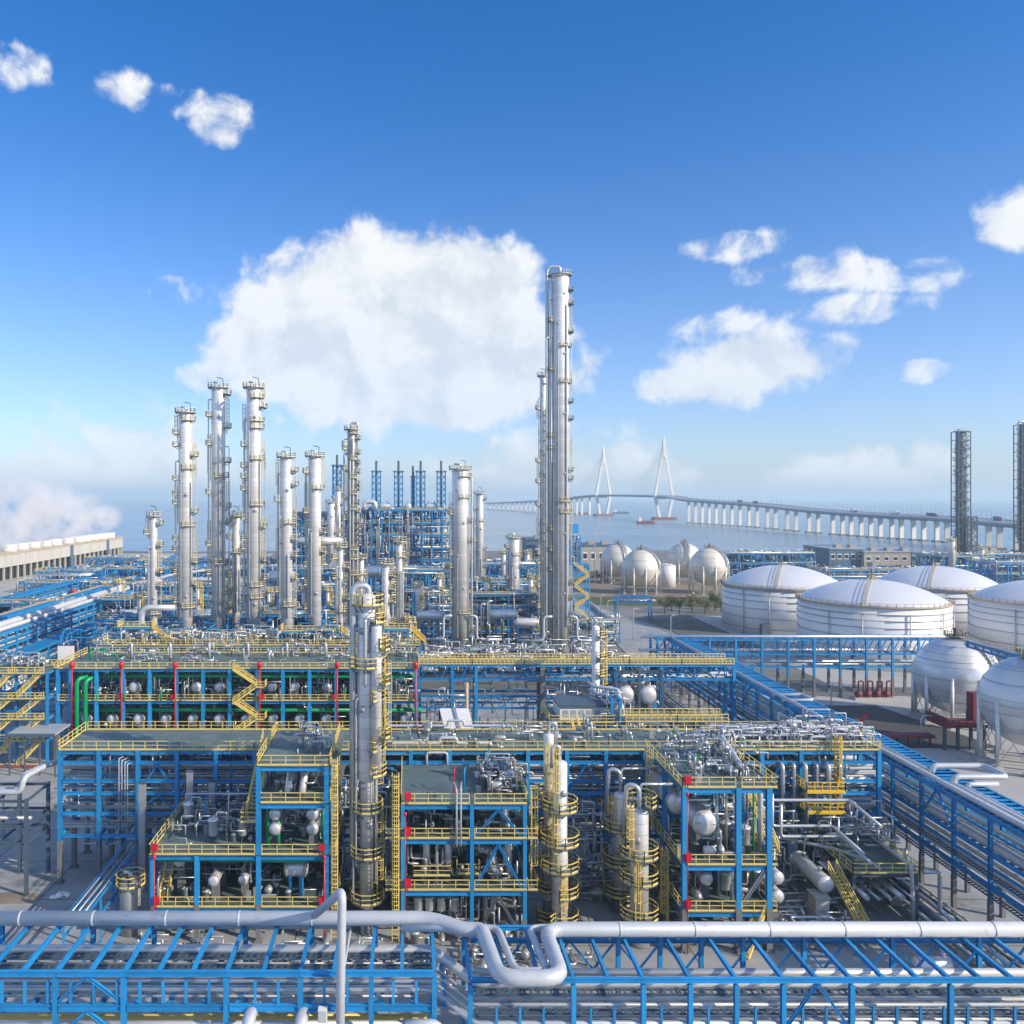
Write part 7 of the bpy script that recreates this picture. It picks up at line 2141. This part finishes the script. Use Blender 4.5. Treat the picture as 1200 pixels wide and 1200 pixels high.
# ------------------------------------------------------------------ fine piping of the third row
rg = random.Random(404)
clutter(db, xd[0], xd[-1], 163.4, 177, 5.7, 10.8, rg, 260, 'pipe', .07, .16, 3.5)
clutter(db, xd[0], xd[-1], 163.4, 177, 11.6, 16.8, rg, 330, 'pipe', .07, .16, 3.5)
clutter(db, xd[0], xd[-1], 163.4, 177, 5.7, 16.8, rg, 60, 'green', .08, .16, 3.5)
clutter(db, xd[0], xd[-1], 164, 177, 17.65, 18.9, rg, 22, 'pipe', .06, .13, 2.6)
odds(db, xd[0], xd[-1], 163, 176, 11.5, rg, 130, 1.1); odds(db, xd[0], xd[-1], 163, 176, 5.6, rg, 90, 1.1); odds(db, xd[0], xd[-1], 165, 177, 17.6, rg, 30, 1.0)
clutter(sd, sx0, sx1, 181.8, 188, 18.65, 21.0, rg, 90, 'pipe', .07, .16, 3)
clutter(sd, sx0, sx1, 181.8, 188, 18.65, 21, rg, 80, 'cream', .07, .16, 2.5)
clutter(sd, sx0, sx1, 182, 188, 8, 18, rg, 160, 'pipe', .08, .2, 4)
odds(sd, sx0, sx1, 182, 188, 18.6, rg, 50, 1.1)
clutter(wb, wx0, PX(700, 167), 167.3, 171.2, 3, 14, rg, 120, 'pipe', .08, .2, 5)
clutter(wb, wx0, wx1, 167.3, 171.2, 14.6, 17, rg, 120, 'blue', .08, .14, 4, 'secondary_steel')
clutter(ew, ex0, ex1, 164.3, 170.5, 1, 16, rg, 70, 'pipe', .08, .18, 3)
clutter(ht, hx0, hx1, 138.3, 146, 2, zh - .6, rg, 90, 'pipe', .07, .18, 3)
clutter(tw, PX(700, 140), PX(735, 140), 138, 146, 4, PZ(815, 138), rg, 90, 'pipe_white', .07, .18, 3)
th = thing('pipe_cluster', 'tangle of pipes around the feet of the two lone towers', 'pipework', V3(PX(590, 255), 258, 0))
clutter(th, PX(492, 255), PX(720, 255), 236, 276, .3, 6.0, rg, 260, 'pipe', .12, .34, 7)
odds(th, PX(492, 255), PX(720, 255), 236, 276, .05, rg, 140, 2.2)
th = thing('pipe_cluster', 'tangle of pipes on the ground among the left tower feet', 'pipework', V3(PX(260, 220), 220, 0))
clutter(th, PX(110, 220), PX(480, 220), 191, 230, 1, 17, rg, 330, 'pipe', .1, .28, 6)
clutter(th, PX(110, 220), PX(480, 220), 191, 230, 1, 19, rg, 420, 'blue_far', .12, .22, 8, 'secondary_steel')
th = thing('pipe_cluster', 'tangle of pipes under the walkway bridge behind the second row', 'pipework', V3(PX(600, 145), 145, 0))
clutter(th, PX(490, 145), PX(650, 145), 136, 160, .3, 5, rg, 110, 'pipe', .08, .2, 4)
lt = thing('lattice_stack', 'blue-grey lattice tower leaning on the dark chimney at far right', 'lattice tower', V3(PX(1138, 596), 596, 0))
f = MB()
for x in (PX(1132, 596), PX(1143, 596)):
    for y in (594, 600): f.beam(V3(x, y, 0), V3(x, y, PZ(606, 596)), .7)
for i in range(8):
    za, zb = i * 4.6, i * 4.6 + 4.6
    f.beam(V3(PX(1132, 596), 594, za), V3(PX(1143, 596), 594, zb), .5); f.beam(V3(PX(1143, 596), 594, za), V3(PX(1132, 596), 594, zb), .5); f.beam(V3(PX(1132, 596), 594, zb), V3(PX(1143, 596), 594, zb), .6)
part(f, 'lattice', 'grey_steel', lt, stuff=True)

for k, (px, d, top) in enumerate(((1126, 600, 506), (1200, 590, 498))):
    x, w, zt_ = PX(px, d), 4.15, PZ(top, d)
    th = thing('support_lattice', 'open steel lattice wrapped round the ' + ('dark chimney-like tower' if k == 0 else 'dark tower at the right picture edge'), 'lattice', V3(x, d, 0))
    f = MB()
    for a in (-1, 1):
        for b in (-1, 1): f.beam(V3(x + a * w, d + b * w, 0), V3(x + a * w, d + b * w, zt_), .5)
    n = 16
    for i in range(n):
        za, zb = zt_ * i / n, zt_ * (i + 1) / n
        f.beam(V3(x - w, d - w, zb), V3(x + w, d - w, zb), .45); f.beam(V3(x - w, d - w, zb), V3(x - w, d + w, zb), .45); f.beam(V3(x + w, d - w, zb), V3(x + w, d + w, zb), .45)
        s_ = 1 if i % 2 else -1
        f.beam(V3(x - w * s_, d - w, za), V3(x + w * s_, d - w, zb), .35)
    part(f, 'lattice', 'grey_steel', th, stuff=True)
